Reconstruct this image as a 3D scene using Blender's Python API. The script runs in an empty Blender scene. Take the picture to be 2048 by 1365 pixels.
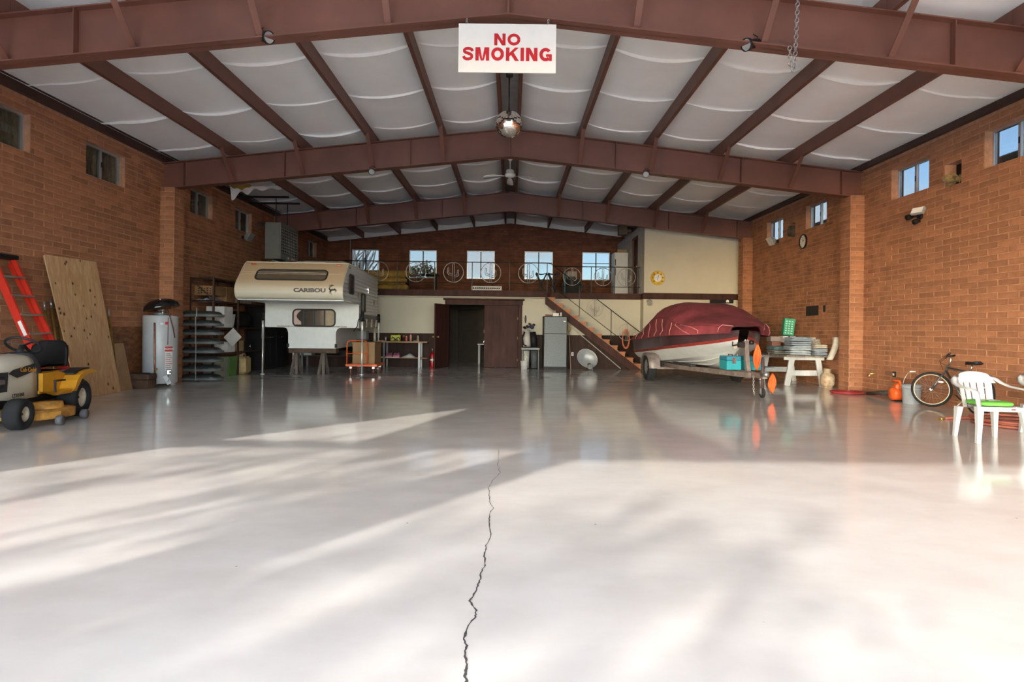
import bpy, bmesh, math, random
from mathutils import Vector, Matrix
rnd = random.Random(7)
scene = bpy.context.scene
COL = scene.collection
PI = math.pi
# ---------------------------------------------------------------- camera
F_PX = 1200.0; CX, CY = 1022.0, 660.0; ROLL = 0.012; EYE = 1.25
cam_d = bpy.data.cameras.new('camera'); cam = bpy.data.objects.new('camera', cam_d); COL.objects.link(cam)
cam.location = (0, 0, EYE)
cam.rotation_mode = 'XYZ'
cam.matrix_world = Matrix.Translation((0, 0, EYE)) @ Matrix.Rotation(PI/2, 4, 'X') @ Matrix.Rotation(ROLL, 4, 'Z')
cam_d.sensor_width = 36.0; cam_d.lens = 36.0 * F_PX / 2048.0
cam_d.shift_x = (1024 - CX) / 2048.0; cam_d.shift_y = -(682.5 - CY) / 2048.0
cam_d.clip_start = 0.05; cam_d.clip_end = 600
scene.camera = cam
# ---------------------------------------------------------------- view, sky, sun
vs = scene.view_settings
vs.view_transform = 'Standard'; vs.look = 'None'; vs.gamma = 1.0; vs.use_curve_mapping = False
vs.exposure = 2.36
SUN_AZ = math.radians(36); SUN_EL = math.radians(17.9)
SUN_DIR = Vector((math.sin(SUN_AZ)*math.cos(SUN_EL), math.cos(SUN_AZ)*math.cos(SUN_EL), -math.sin(SUN_EL)))
world = bpy.data.worlds.new('sky'); scene.world = world; world.use_nodes = True
wn = world.node_tree; wn.nodes.clear()
w_out = wn.nodes.new('ShaderNodeOutputWorld'); w_bg = wn.nodes.new('ShaderNodeBackground')
sky = wn.nodes.new('ShaderNodeTexSky'); sky.sky_type = 'NISHITA'; sky.sun_disc = False
sky.sun_elevation = SUN_EL; sky.sun_rotation = math.radians(180) + SUN_AZ
sky.air_density = 1.0; sky.dust_density = 1.2; sky.ozone_density = 1.5; sky.altitude = 900
w_tc = wn.nodes.new('ShaderNodeTexCoord'); w_map = wn.nodes.new('ShaderNodeMapping'); w_map.inputs['Scale'].default_value = (1.6, 1.6, 4.2)
w_noise = wn.nodes.new('ShaderNodeTexNoise'); w_noise.inputs['Scale'].default_value = 2.3; w_noise.inputs['Detail'].default_value = 7; w_noise.inputs['Roughness'].default_value = 0.58
w_ramp = wn.nodes.new('ShaderNodeValToRGB'); w_ramp.color_ramp.elements[0].position = 0.47; w_ramp.color_ramp.elements[1].position = 0.66
w_ramp.color_ramp.elements[1].color = (0.92, 0.92, 0.92, 1)
w_mix = wn.nodes.new('ShaderNodeMixRGB'); w_mix.inputs['Color2'].default_value = (4.4, 4.5, 4.6, 1)
L = wn.links
L.new(w_tc.outputs['Generated'], w_map.inputs['Vector']); L.new(w_map.outputs['Vector'], w_noise.inputs['Vector'])
L.new(w_noise.outputs['Fac'], w_ramp.inputs['Fac']); L.new(w_ramp.outputs['Color'], w_mix.inputs['Fac'])
L.new(sky.outputs['Color'], w_mix.inputs['Color1']); L.new(w_mix.outputs['Color'], w_bg.inputs['Color'])
w_bg.inputs['Strength'].default_value = 0.60
L.new(w_bg.outputs['Background'], w_out.inputs['Surface'])
sun_d = bpy.data.lights.new('sun', 'SUN'); sun_d.energy = 1.6; sun_d.angle = math.radians(0.5); sun_d.color = (1.0, 0.95, 0.88)
sun = bpy.data.objects.new('sun', sun_d); COL.objects.link(sun); sun.location = (-10, -14, 16)
sun.rotation_mode = 'QUATERNION'; sun.rotation_quaternion = SUN_DIR.to_track_quat('-Z', 'Y')
# ---------------------------------------------------------------- measures of the hall
W = 7.67            # half width, inner face of the side walls
Y0, YB = -5.0, 24.9  # front wall, back wall
XR = -0.08          # ridge line
FRAMES = [1.0, 7.3, 13.2, 19.25]
def beam_top(x): return 5.66 - 0.112 * abs(x - XR)
def roof_z(x): return 5.93 - 0.112 * abs(x - XR)
CH = 0.1016; BL = 0.4064
_c, _s = math.cos(ROLL), math.sin(ROLL)
def un(px, py):
    a, b = px - CX, py - CY
    return a*_c + b*_s, -a*_s + b*_c
# survey helpers: a sighted point at a known depth, on the floor, or on a plane of known x
def PY(px, py, Y):
    a, b = un(px, py); return Vector((a*Y/F_PX, Y, EYE - b*Y/F_PX))
def FL(px, py, z=0.0):
    a, b = un(px, py); Y = (EYE - z)*F_PX/b; return Vector((a*Y/F_PX, Y, z))
def PX(px, py, X):
    a, b = un(px, py); Y = X*F_PX/a; return Vector((X, Y, EYE - b*Y/F_PX))
# ---------------------------------------------------------------- materials
MATS = {}
def mat(name, col, rough=0.6, metal=0.0, var=0.12, scale=6.0, bump=0.0, bscale=None, spec=0.5, alpha=None, trans=0.0, stretch=(1,1,1), col2=None, coat=0.0, isl=0.0):
    """principled material with procedural colour variation and bump in object space"""
    if name in MATS: return MATS[name]
    m = bpy.data.materials.new(name); m.use_nodes = True; nt = m.node_tree; N = nt.nodes; K = nt.links
    b = N['Principled BSDF']
    b.inputs['Roughness'].default_value = rough; b.inputs['Metallic'].default_value = metal
    b.inputs['Specular IOR Level'].default_value = spec
    if coat: b.inputs['Coat Weight'].default_value = coat; b.inputs['Coat Roughness'].default_value = 0.08
    if trans: b.inputs['Transmission Weight'].default_value = trans
    tc = N.new('ShaderNodeTexCoord'); mp = N.new('ShaderNodeMapping'); mp.inputs['Scale'].default_value = stretch
    K.new(tc.outputs['Object'], mp.inputs['Vector'])
    nz = N.new('ShaderNodeTexNoise'); nz.inputs['Scale'].default_value = scale; nz.inputs['Detail'].default_value = 6; nz.inputs['Roughness'].default_value = 0.6
    K.new(mp.outputs['Vector'], nz.inputs['Vector'])
    rp = N.new('ShaderNodeValToRGB')
    c2 = col2 if col2 else tuple(max(0, c*(1-var*1.6)) for c in col)
    c1 = col if col2 else tuple(min(1, c*(1+var*0.6)) for c in col)
    rp.color_ramp.elements[0].position = 0.32; rp.color_ramp.elements[1].position = 0.68
    rp.color_ramp.elements[0].color = (*c2, 1); rp.color_ramp.elements[1].color = (*c1, 1)
    K.new(nz.outputs['Fac'], rp.inputs['Fac'])
    src = rp.outputs['Color']
    if isl:
        g = N.new('ShaderNodeNewGeometry'); oi = N.new('ShaderNodeObjectInfo')
        ad = N.new('ShaderNodeMath'); ad.operation = 'ADD'; K.new(g.outputs['Random Per Island'], ad.inputs[0]); K.new(oi.outputs['Random'], ad.inputs[1])
        fr = N.new('ShaderNodeMath'); fr.operation = 'FRACT'; K.new(ad.outputs[0], fr.inputs[0])
        mr = N.new('ShaderNodeMapRange'); mr.inputs['To Min'].default_value = 1-isl; mr.inputs['To Max'].default_value = 1+isl*0.7
        K.new(fr.outputs[0], mr.inputs['Value'])
        hs = N.new('ShaderNodeHueSaturation'); K.new(src, hs.inputs['Color']); K.new(mr.outputs['Result'], hs.inputs['Value']); src = hs.outputs['Color']
    K.new(src, b.inputs['Base Color'])
    if bump:
        n2 = N.new('ShaderNodeTexNoise'); n2.inputs['Scale'].default_value = bscale or scale*6; n2.inputs['Detail'].default_value = 4
        K.new(mp.outputs['Vector'], n2.inputs['Vector'])
        bp = N.new('ShaderNodeBump'); bp.inputs['Strength'].default_value = bump; bp.inputs['Distance'].default_value = 0.01
        K.new(n2.outputs['Fac'], bp.inputs['Height']); K.new(bp.outputs['Normal'], b.inputs['Normal'])
    MATS[name] = m; return m
def glass_mat(name, tint=(0.9, 0.95, 0.97), gloss=0.10):
    """thin pane: see-through in the given tint, with a faint mirror reflection"""
    if name in MATS: return MATS[name]
    m = bpy.data.materials.new(name); m.use_nodes = True; nt = m.node_tree; N = nt.nodes; K = nt.links
    N.clear(); o = N.new('ShaderNodeOutputMaterial'); t = N.new('ShaderNodeBsdfTransparent'); t.inputs['Color'].default_value = (*tint, 1)
    g = N.new('ShaderNodeBsdfGlossy'); g.inputs['Roughness'].default_value = 0.03
    nz = N.new('ShaderNodeTexNoise'); nz.inputs['Scale'].default_value = 3.0
    mr = N.new('ShaderNodeMapRange'); mr.inputs['To Min'].default_value = gloss*0.7; mr.inputs['To Max'].default_value = gloss*1.3
    mx = N.new('ShaderNodeMixShader'); K.new(nz.outputs['Fac'], mr.inputs['Value']); K.new(mr.outputs['Result'], mx.inputs['Fac'])
    K.new(t.outputs[0], mx.inputs[1]); K.new(g.outputs[0], mx.inputs[2]); K.new(mx.outputs[0], o.inputs['Surface'])
    MATS[name] = m; return m
# ---------------------------------------------------------------- mesh builder
class MB:
    def __init__(s): s.v = []; s.f = []; s.sm = []
    def add(s, vs, fs, smooth=False):
        o = len(s.v); s.v += [Vector(p) for p in vs]; s.f += [tuple(i+o for i in q) for q in fs]; s.sm += [smooth]*len(fs); return s
    def box(s, x0, x1, y0, y1, z0, z1, b=0.0):
        return s.obox(((x0+x1)/2, (y0+y1)/2, (z0+z1)/2), (abs(x1-x0), abs(y1-y0), abs(z1-z0)), b=b)
    def obox(s, c, d, M=None, b=0.0):
        """box of size d about c; b chamfers the 12 edges"""
        hx, hy, hz = d[0]/2, d[1]/2, d[2]/2
        c = Vector(c); M = M or Matrix.Identity(3)
        if b <= 0:
            P = [Vector((x*hx, y*hy, z*hz)) for z in (-1, 1) for y in (-1, 1) for x in (-1, 1)]
            return s.add([c + M @ p for p in P], [(0,2,3,1),(4,5,7,6),(0,1,5,4),(2,6,7,3),(0,4,6,2),(1,3,7,5)])
        b = min(b, hx*.98, hy*.98, hz*.98)
        P = []; idx = {}
        for ax in range(3):
            for z in (-1, 1):
                for y in (-1, 1):
                    for x in (-1, 1):
                        e = [hx-b, hy-b, hz-b]; e[ax] += b
                        idx[(ax, x, y, z)] = len(P); P.append(Vector((x*e[0], y*e[1], z*e[2])))
        Fc = []
        def q(*k): Fc.append(tuple(idx[i] for i in k))
        for sgn in (-1, 1):
            q(*[(0, sgn, y, z) for y, z in ((-1,-1),(1,-1),(1,1),(-1,1))][::sgn])
            q(*[(1, x, sgn, z) for x, z in ((-1,-1),(-1,1),(1,1),(1,-1))][::sgn])
            q(*[(2, x, y, sgn) for x, y in ((-1,-1),(1,-1),(1,1),(-1,1))][::sgn])
        for a in (-1, 1):
            for d2 in (-1, 1):
                q((0, a, d2, -1), (0, a, d2, 1), (1, a, d2, 1), (1, a, d2, -1))
                q((0, a, -1, d2), (0, a, 1, d2), (2, a, 1, d2), (2, a, -1, d2))
                q((1, -1, a, d2), (1, 1, a, d2), (2, 1, a, d2), (2, -1, a, d2))
                for e in (-1, 1): q((0, a, d2, e), (1, a, d2, e), (2, a, d2, e))
        return s.add([c + M @ p for p in P], Fc)
    def bar(s, p, q, w, h, up=(0, 0, 1), b=0.0):
        """rectangular bar from p to q; w across, h along up"""
        p, q = Vector(p), Vector(q); d = q-p; l = d.length; z = d.normalized()
        u = Vector(up); x = u.cross(z)
        if x.length < 1e-5: x = Vector((1, 0, 0)).cross(z)
        x.normalize(); y = z.cross(x)
        M = Matrix((x, y, z)).transposed()
        return s.obox((p+q)/2, (w, h, l), M, b)
    def cyl(s, p, q, r0, r1=None, n=16, caps=True, smooth=True):
        p, q = Vector(p), Vector(q); r1 = r0 if r1 is None else r1
        z = (q-p).normalized(); x = z.orthogonal().normalized(); y = z.cross(x)
        A = [p + r0*(math.cos(2*PI*i/n)*x + math.sin(2*PI*i/n)*y) for i in range(n)]
        B = [q + r1*(math.cos(2*PI*i/n)*x + math.sin(2*PI*i/n)*y) for i in range(n)]
        s.add(A+B, [(i, (i+1) % n, n+(i+1) % n, n+i) for i in range(n)], smooth)
        if caps: s.add(A, [tuple(range(n))[::-1]]); s.add(B, [tuple(range(n))])
        return s
    def tube(s, pts, r, n=8, closed=False, caps=True):
        """swept tube; r a number or a list"""
        P = [Vector(p) for p in pts]; m = len(P); R_ = r if isinstance(r, (list, tuple)) else [r]*m
        V = []; prev = None
        for i in range(m):
            if closed: t = P[(i+1) % m]-P[i-1]
            else: t = P[min(i+1, m-1)]-P[max(i-1, 0)]
            t.normalize()
            x = t.orthogonal() if prev is None else prev - t*prev.dot(t)
            if x.length < 1e-6: x = t.orthogonal()
            x.normalize(); prev = x; y = t.cross(x)
            V += [P[i] + R_[i]*(math.cos(2*PI*k/n)*x + math.sin(2*PI*k/n)*y) for k in range(n)]
        Fc = []
        for i in range(m if closed else m-1):
            a, b = i*n, ((i+1) % m)*n
            for k in range(n): Fc.append((a+k, a+(k+1) % n, b+(k+1) % n, b+k))
        s.add(V, Fc, True)
        if caps and not closed:
            s.add(V[:n], [tuple(range(n))[::-1]]); s.add(V[-n:], [tuple(range(n))])
        return s
    def lathe(s, prof, c=(0,0,0), M=None, n=24, smooth=True, arc=2*PI):
        """profile of (radius, height) turned about z (then M, c)"""
        c = Vector(c); M = M or Matrix.Identity(3); m = len(prof); full = arc >= 2*PI-1e-6; k = n if full else n+1
        V = [c + M @ Vector((r*math.cos(arc*i/n), r*math.sin(arc*i/n), z)) for i in range(k) for r, z in prof]
        Fc = []
        for i in range(n):
            j = (i+1) % k
            for a in range(m-1):
                if prof[a][0] < 1e-6 and prof[a+1][0] < 1e-6: continue
                Fc.append((i*m+a, j*m+a, j*m+a+1, i*m+a+1))
        return s.add(V, Fc, smooth)
    def prism(s, poly, depth, M=None, c=(0,0,0)):
        """polygon in local xy extruded along local z by depth"""
        c = Vector(c); M = M or Matrix.Identity(3); n = len(poly)
        V = [c + M @ Vector((x, y, 0)) for x, y in poly] + [c + M @ Vector((x, y, depth)) for x, y in poly]
        return s.add(V, [tuple(range(n))[::-1], tuple(range(n, 2*n))] + [(i, (i+1) % n, n+(i+1) % n, n+i) for i in range(n)])
    def grid(s, fn, nu, nv, smooth=True, cu=False):
        V = [fn(i/nu, j/nv) for i in range(nu + (0 if cu else 1)) for j in range(nv+1)]
        m = nv+1; k = nu if cu else nu+1
        return s.add(V, [(i*m+j, ((i+1) % k)*m+j, ((i+1) % k)*m+j+1, i*m+j+1) for i in range(nu) for j in range(nv)], smooth)
    def loft(s, rings, smooth=True, caps=True):
        """closed rings of equal length joined in order"""
        n = len(rings[0]); V = [p for r in rings for p in r]
        s.add(V, [(a*n+i, a*n+(i+1) % n, (a+1)*n+(i+1) % n, (a+1)*n+i) for a in range(len(rings)-1) for i in range(n)], smooth)
        if caps: s.add(rings[0], [tuple(range(n))[::-1]]); s.add(rings[-1], [tuple(range(n))])
        return s
    def mesh(s, name, m, origin=(0,0,0)):
        me = bpy.data.meshes.new(name); o = Vector(origin)
        me.from_pydata([tuple(v-o) for v in s.v], [], s.f); me.materials.append(m)
        me.polygons.foreach_set('use_smooth', s.sm)
        bm = bmesh.new(); bm.from_mesh(me); bmesh.ops.remove_doubles(bm, verts=bm.verts, dist=1e-5)
        bmesh.ops.recalc_face_normals(bm, faces=bm.faces); bm.to_mesh(me); bm.free(); me.update(); return me
    def build(s, name, m, parent=None, world=False):
        """link as ONE object; world=True means coordinates are in the hall's frame (parent unrotated)"""
        org = Vector((0,0,0))
        if world and parent is not None:
            p = parent
            while p is not None: org += p.location; p = p.parent
        ob = bpy.data.objects.new(name, s.mesh(name, m, org)); COL.objects.link(ob)
        if parent is not None: ob.parent = parent
        return ob
    def build_at(s, name, m, loc):
        """top-level mesh given in world coordinates with its origin moved to loc"""
        ob = bpy.data.objects.new(name, s.mesh(name, m, loc)); COL.objects.link(ob); ob.location = loc; return ob
def tag(o, label=None, cat=None, group=None, kind=None):
    if label: o['label'] = label
    if cat: o['category'] = cat
    if group: o['group'] = group
    if kind: o['kind'] = kind
    return o
def thing(name, label, cat, loc=(0,0,0), rz=0.0, group=None):
    o = bpy.data.objects.new(name, None); COL.objects.link(o); o.location = loc; o.rotation_euler = (0, 0, rz)
    o.empty_display_size = 0.1
    return tag(o, label, cat, group)
def dup(root, loc=None, rz=None, label=None):
    def cp(o, par):
        c = o.copy(); COL.objects.link(c); c.parent = par
        for ch in [x for x in KIDS.get(o.name, [])]: cp(ch, c)
        return c
    KIDS = {}
    for o in COL.objects:
        if o.parent is not None: KIDS.setdefault(o.parent.name, []).append(o)
    r = cp(root, None)
    if loc is not None: r.location = loc
    if rz is not None: r.rotation_euler = (0, 0, rz)
    if label: r['label'] = label
    return r
def text_mesh(mb_name, txt, size, m, parent, loc, rot=(PI/2, 0, 0), extrude=0.002, bold=0.0, spacing=1.0, xs=1.0):
    cu = bpy.data.curves.new(mb_name, 'FONT'); cu.body = txt; cu.size = size; cu.align_x = 'CENTER'; cu.align_y = 'CENTER'
    cu.extrude = extrude; cu.offset = bold; cu.space_character = spacing; cu.resolution_u = 4
    t = bpy.data.objects.new('tmp', cu); COL.objects.link(t)
    bpy.context.view_layer.update()
    me = bpy.data.meshes.new_from_object(t.evaluated_get(bpy.context.evaluated_depsgraph_get()))
    bpy.data.objects.remove(t); me.materials.clear(); me.materials.append(m)
    ob = bpy.data.objects.new(mb_name, me); COL.objects.link(ob); ob.parent = parent
    ob.location = loc; ob.rotation_euler = rot; ob.scale = (xs, 1, 1); return ob
def rotM(ax, ang): return Matrix.Rotation(ang, 3, ax)
def arc(c, r, a0, a1, n, plane='xz'):
    o = []
    for i in range(n+1):
        a = a0+(a1-a0)*i/n; u, v = r*math.cos(a), r*math.sin(a)
        o.append(Vector(c) + (Vector((u, 0, v)) if plane == 'xz' else Vector((u, v, 0)) if plane == 'xy' else Vector((0, u, v))))
    return o
# ================================================================ THE HALL
# ---- materials of the setting
def floor_material():
    m = bpy.data.materials.new('sealed_concrete'); m.use_nodes = True; nt = m.node_tree; N = nt.nodes; K = nt.links; b = N['Principled BSDF']
    tc = N.new('ShaderNodeTexCoord')
    def noise(scale, detail, st=(1,1,1), rough=0.6):
        mp = N.new('ShaderNodeMapping'); mp.inputs['Scale'].default_value = st; K.new(tc.outputs['Object'], mp.inputs['Vector'])
        n = N.new('ShaderNodeTexNoise'); n.inputs['Scale'].default_value = scale; n.inputs['Detail'].default_value = detail; n.inputs['Roughness'].default_value = rough
        K.new(mp.outputs['Vector'], n.inputs['Vector']); return n
    n1 = noise(0.55, 8); n2 = noise(2.2, 7, (0.8, 1.25, 1)); n3 = noise(45, 3)
    r1 = N.new('ShaderNodeValToRGB'); r1.color_ramp.elements[0].position = 0.3; r1.color_ramp.elements[1].position = 0.7
    r1.color_ramp.elements[0].color = (0.545, 0.515, 0.475, 1); r1.color_ramp.elements[1].color = (0.64, 0.615, 0.58, 1)
    K.new(n1.outputs['Fac'], r1.inputs['Fac'])
    r2 = N.new('ShaderNodeValToRGB'); r2.color_ramp.elements[0].position = 0.28; r2.color_ramp.elements[1].position = 0.62
    r2.color_ramp.elements[0].color = (0.90, 0.885, 0.875, 1); r2.color_ramp.elements[1].color = (1, 1, 1, 1)
    K.new(n2.outputs['Fac'], r2.inputs['Fac'])
    mx = N.new('ShaderNodeMixRGB'); mx.blend_type = 'MULTIPLY'; mx.inputs['Fac'].default_value = 1
    K.new(r1.outputs['Color'], mx.inputs['Color1']); K.new(r2.outputs['Color'], mx.inputs['Color2'])
    # small dark specks
    vo = N.new('ShaderNodeTexVoronoi'); vo.inputs['Scale'].default_value = 2.4; K.new(tc.outputs['Object'], vo.inputs['Vector'])
    r3 = N.new('ShaderNodeValToRGB'); r3.color_ramp.elements[0].position = 0.012; r3.color_ramp.elements[1].position = 0.022
    r3.color_ramp.elements[0].color = (0.35, 0.33, 0.31, 1); r3.color_ramp.elements[1].color = (1, 1, 1, 1)
    K.new(vo.outputs['Distance'], r3.inputs['Fac'])
    m2 = N.new('ShaderNodeMixRGB'); m2.blend_type = 'MULTIPLY'; m2.inputs['Fac'].default_value = 1
    K.new(mx.outputs['Color'], m2.inputs['Color1']); K.new(r3.outputs['Color'], m2.inputs['Color2'])
    K.new(m2.outputs['Color'], b.inputs['Base Color'])
    rr = N.new('ShaderNodeMapRange'); rr.inputs['From Min'].default_value = 0.3; rr.inputs['From Max'].default_value = 0.7
    rr.inputs['To Min'].default_value = 0.07; rr.inputs['To Max'].default_value = 0.13; K.new(n2.outputs['Fac'], rr.inputs['Value'])
    K.new(rr.outputs['Result'], b.inputs['Roughness'])
    b.inputs['Specular IOR Level'].default_value = 0.36
    bp = N.new('ShaderNodeBump'); bp.inputs['Strength'].default_value = 0.03; bp.inputs['Distance'].default_value = 0.002
    K.new(n3.outputs['Fac'], bp.inputs['Height']); K.new(bp.outputs['Normal'], b.inputs['Normal'])
    return m
M_FLOOR = floor_material()
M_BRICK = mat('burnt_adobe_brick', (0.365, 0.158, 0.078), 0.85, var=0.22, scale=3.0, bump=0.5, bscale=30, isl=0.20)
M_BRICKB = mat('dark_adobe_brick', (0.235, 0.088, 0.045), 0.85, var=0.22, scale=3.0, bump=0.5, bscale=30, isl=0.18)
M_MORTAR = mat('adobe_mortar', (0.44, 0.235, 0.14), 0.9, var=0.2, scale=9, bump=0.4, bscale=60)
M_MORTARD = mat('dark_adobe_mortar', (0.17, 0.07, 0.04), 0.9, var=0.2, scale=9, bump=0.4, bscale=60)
M_STEEL = mat('oxide_red_primer_steel', (0.165, 0.066, 0.045), 0.48, var=0.15, scale=1.2, bump=0.04)
M_EAVE = mat('dark_brown_steel', (0.055, 0.026, 0.020), 0.5, var=0.2, scale=3)
M_VINYL = mat('white_vinyl_insulation', (0.92, 0.945, 0.955), 0.42, var=0.04, scale=1.2, bump=0.12, bscale=5)
M_SEAM = mat('white_vinyl_seam', (0.90, 0.895, 0.88), 0.4, var=0.02)
M_CREAM = mat('cream_drywall', (0.53, 0.505, 0.41), 0.8, var=0.04, scale=1.5)
M_DARKWOOD = mat('dark_stained_wood', (0.062, 0.024, 0.019), 0.62, spec=0.22, var=0.3, scale=5, stretch=(1, 1, 0.2), bump=0.1)
M_ALU = mat('aluminium_frame', (0.62, 0.63, 0.64), 0.35, 0.8, var=0.06)
M_GLASS = glass_mat('window_glass', (0.20, 0.21, 0.215), 0.06)  # dark tint holds down the brightness of the sky behind the panes
M_CLEAR = glass_mat('clear_glass', (.85, .88, .88), .06)
M_BLACK = mat('black_plastic', (0.013, 0.013, 0.014), 0.5, var=0.2, spec=0.22)
M_GROUND = mat('dirt_ground', (0.52, 0.47, 0.39), 0.95, var=0.2, scale=0.4, bump=0.3)
# ---- floor
fb = MB(); fb.box(-W, W, Y0, YB, -0.12, 0.0); floor = tag(fb.build('floor', M_FLOOR), 'pale grey sealed concrete floor with a long crack', kind='structure')
ap = MB(); ap.box(-12, 12, -15, Y0, -0.12, -0.004); tag(ap.build('floor_apron', mat('apron_concrete', (0.66, 0.64, 0.60), 0.8, var=0.1, scale=2, bump=0.1)), 'concrete apron outside the door', kind='structure')
gb = MB()
for a in [(-160, -12, -160, 160), (12, 160, -160, 160), (-12, 12, -160, -15), (-12, 12, YB+0.3, 160)]: gb.box(a[0], a[1], a[2], a[3], -0.5, -0.13)
tag(gb.build('ground', M_GROUND), 'dry dirt ground around the building', kind='structure')
# crack running down the floor: a jagged ribbon with broken edges
ck = MB(); pts = [(998,900),(996,930),(1000,946),(985,962),(977,975),(979,992),(978,1005),(986,1016),(978,1034),(979,1052),(981,1072),(972,1092),(968,1110),(971,1128),(962,1146),(960,1162),(952,1180),(940,1203),(953,1222),(950,1235),(936,1252),(927,1278),(933,1292),(930,1310),(934,1330),(930,1350),(933,1365),(936,1400),(928,1440),(934,1490)]
cr = random.Random(3); Lp = []
for i in range(len(pts)-1):
    for k in range(5):
        t = k/5; Lp.append((pts[i][0]*(1-t)+pts[i+1][0]*t + cr.uniform(-1.6, 1.6), pts[i][1]*(1-t)+pts[i+1][1]*t))
vs_ = []
for i, p in enumerate(Lp):
    q = FL(*p); w = (0.0015 + 0.0035*min(1, i/len(Lp)*1.1))*cr.uniform(0.5, 1.5)
    vs_ += [Vector((q.x-w, q.y, 0.0008)), Vector((q.x+w, q.y, 0.0008))]
ck.add(vs_, [(2*i, 2*i+1, 2*i+3, 2*i+2) for i in range(len(Lp)-1)])
ck.build('floor_crack', mat('crack_dark', (0.05, 0.045, 0.04), 0.9), floor)
# ---- brick walls
def brick_mesh(l, h, d=0.011, b=0.007):
    mb = MB(); hl, hh = l/2, h/2
    A = [(-hl, 0, -hh), (hl, 0, -hh), (hl, 0, hh), (-hl, 0, hh)]; B = [(-hl+b, -d, -hh+b), (hl-b, -d, -hh+b), (hl-b, -d, hh-b), (-hl+b, -d, hh-b)]
    mb.add(A+B, [(4,5,6,7), (0,1,5,4), (1,2,6,5), (2,3,7,6), (3,0,4,7)]); return mb
def brick_face(parent, org, u, n, length, zmax, holes, mb_mat, keep=300, z0=0.0, u0=0.0):
    """running-bond blocks on a face; u along, n outward; holes as (u0,u1,z0,z1). The bricks that show largest are
    objects of their own, the rest one joined part."""
    org = Vector(org); u = Vector(u); n = Vector(n); G = 0.011; rows = []
    zm = zmax if callable(zmax) else (lambda uu: zmax)
    r = 0
    while z0 + (r+1)*CH <= max(zm(0), zm(length/2), zm(length)) + 1e-3:
        a, b = z0+r*CH, z0+(r+1)*CH
        cuts = [(h[0], h[1]) for h in holes if h[2] < b-0.03 and h[3] > a+0.03]
        x = -(BL/2 if r % 2 else 0) - u0
        while x < length:
            seg = [(max(0, x), min(length, x+BL))]
            for c0, c1 in cuts:
                ns = []
                for s0, s1 in seg:
                    if c1 <= s0 or c0 >= s1: ns.append((s0, s1)); continue
                    if s0 < c0: ns.append((s0, c0))
                    if c1 < s1: ns.append((c1, s1))
                seg = ns
            for s0, s1 in seg:
                if s1-s0 > 0.05 and b <= min(zm(s0), zm(s1)) + 1e-3: rows.append(((s0+s1)/2, (a+b)/2, s1-s0-G))
            x += BL
        r += 1
    def score(t):
        p = org + u*t[0]; p.z = t[1]
        if p.y < 0.5: return -1
        sx, sy = F_PX*p.x/p.y, F_PX*(p.z-EYE)/p.y
        if abs(sx) > 1010 or sy > 640 or sy < -680: return -1
        e = F_PX*(p + u*t[2]).x/(p + u*t[2]).y if abs(u.y) > .5 else sx + F_PX*t[2]/p.y
        return abs(e-sx)*F_PX*CH/p.y
    order = sorted(range(len(rows)), key=lambda i: -score(rows[i])); big = set(i for i in order[:keep] if score(rows[i]) > 0)
    Rm = Matrix((u, -n, Vector((0, 0, 1)))).transposed(); cache = {}; rest = MB()
    jr = random.Random(int(abs(org.x*100)+length*10))
    for i, (cu, cz, l) in enumerate(rows):
        p = org + u*cu; p.z = cz
        if i in big:
            k = round(l, 3)
            if k not in cache: cache[k] = brick_mesh(l, CH-G).mesh('brick', mb_mat)
            o = bpy.data.objects.new('brick', cache[k]); COL.objects.link(o); o.parent = parent
            o.location = p - n*jr.uniform(0, 0.004) - parent.location; o.rotation_euler = Rm.to_euler()
        else:
            bm_ = brick_mesh(l, CH-G); j = n*jr.uniform(0, 0.004)
            rest.add([p - j + Rm @ v for v in bm_.v], bm_.f)
    if rest.v: tag(rest.build('brick_courses', mb_mat, parent, world=True), kind='stuff')
def slab(face, holes, length_range, zmax, out, axis, name, m, label):
    """wall body with real openings, built from boxes; face is the inner plane, out the outer"""
    mb = MB(); a0, a1 = length_range
    def bx(u0, u1, z0, z1):
        if u1-u0 < 1e-4 or z1-z0 < 1e-4: return
        if axis == 'y': mb.box(min(face, out), max(face, out), u0, u1, z0, z1)
        else: mb.box(u0, u1, min(face, out), max(face, out), z0, z1)
    cols = sorted(set([a0, a1] + [h[0] for h in holes] + [h[1] for h in holes]))
    for i in range(len(cols)-1):
        c0, c1 = cols[i], cols[i+1]; hs = sorted([(h[2], h[3]) for h in holes if h[0] < (c0+c1)/2 < h[1]]); z = -0.1
        for q0, q1 in hs: bx(c0, c1, z, q0); z = q1
        bx(c0, c1, z, zmax)
    return tag(mb.build(name, m), label, kind='structure')
WZ0, WZ1 = 39*CH, 45*CH
LWIN = [(8.45, 9.52), (10.78, 11.85), (14.28, 15.32), (16.62, 17.65), (22.5, 23.55)]
RWIN = [(8.7, 9.76), (11.06, 12.14), (14.64, 15.67), (16.99, 18.06)]
HOLES_R = [(10.25, 10.66, 37.5*CH, 41.5*CH), (16.25, 16.66, 37.5*CH, 41.5*CH)]
WALLTOP = 47.5*CH
HL = [(a, b, WZ0, WZ1) for a, b in LWIN]; HR = [(a, b, WZ0, WZ1) for a, b in RWIN] + [(10.26, 10.65, 38*CH, 42*CH), (16.26, 16.65, 38*CH, 42*CH)]
YL = 1.0   # the left wall's courses start past the openings cut for the sun
wl = slab(-W, [h for h in HL if h[0] > YL+1.5], (YL, YB+0.25), WALLTOP, -W-0.24, 'y', 'wall_left', M_MORTAR, 'orange burnt adobe brick wall with small covered windows')
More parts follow.
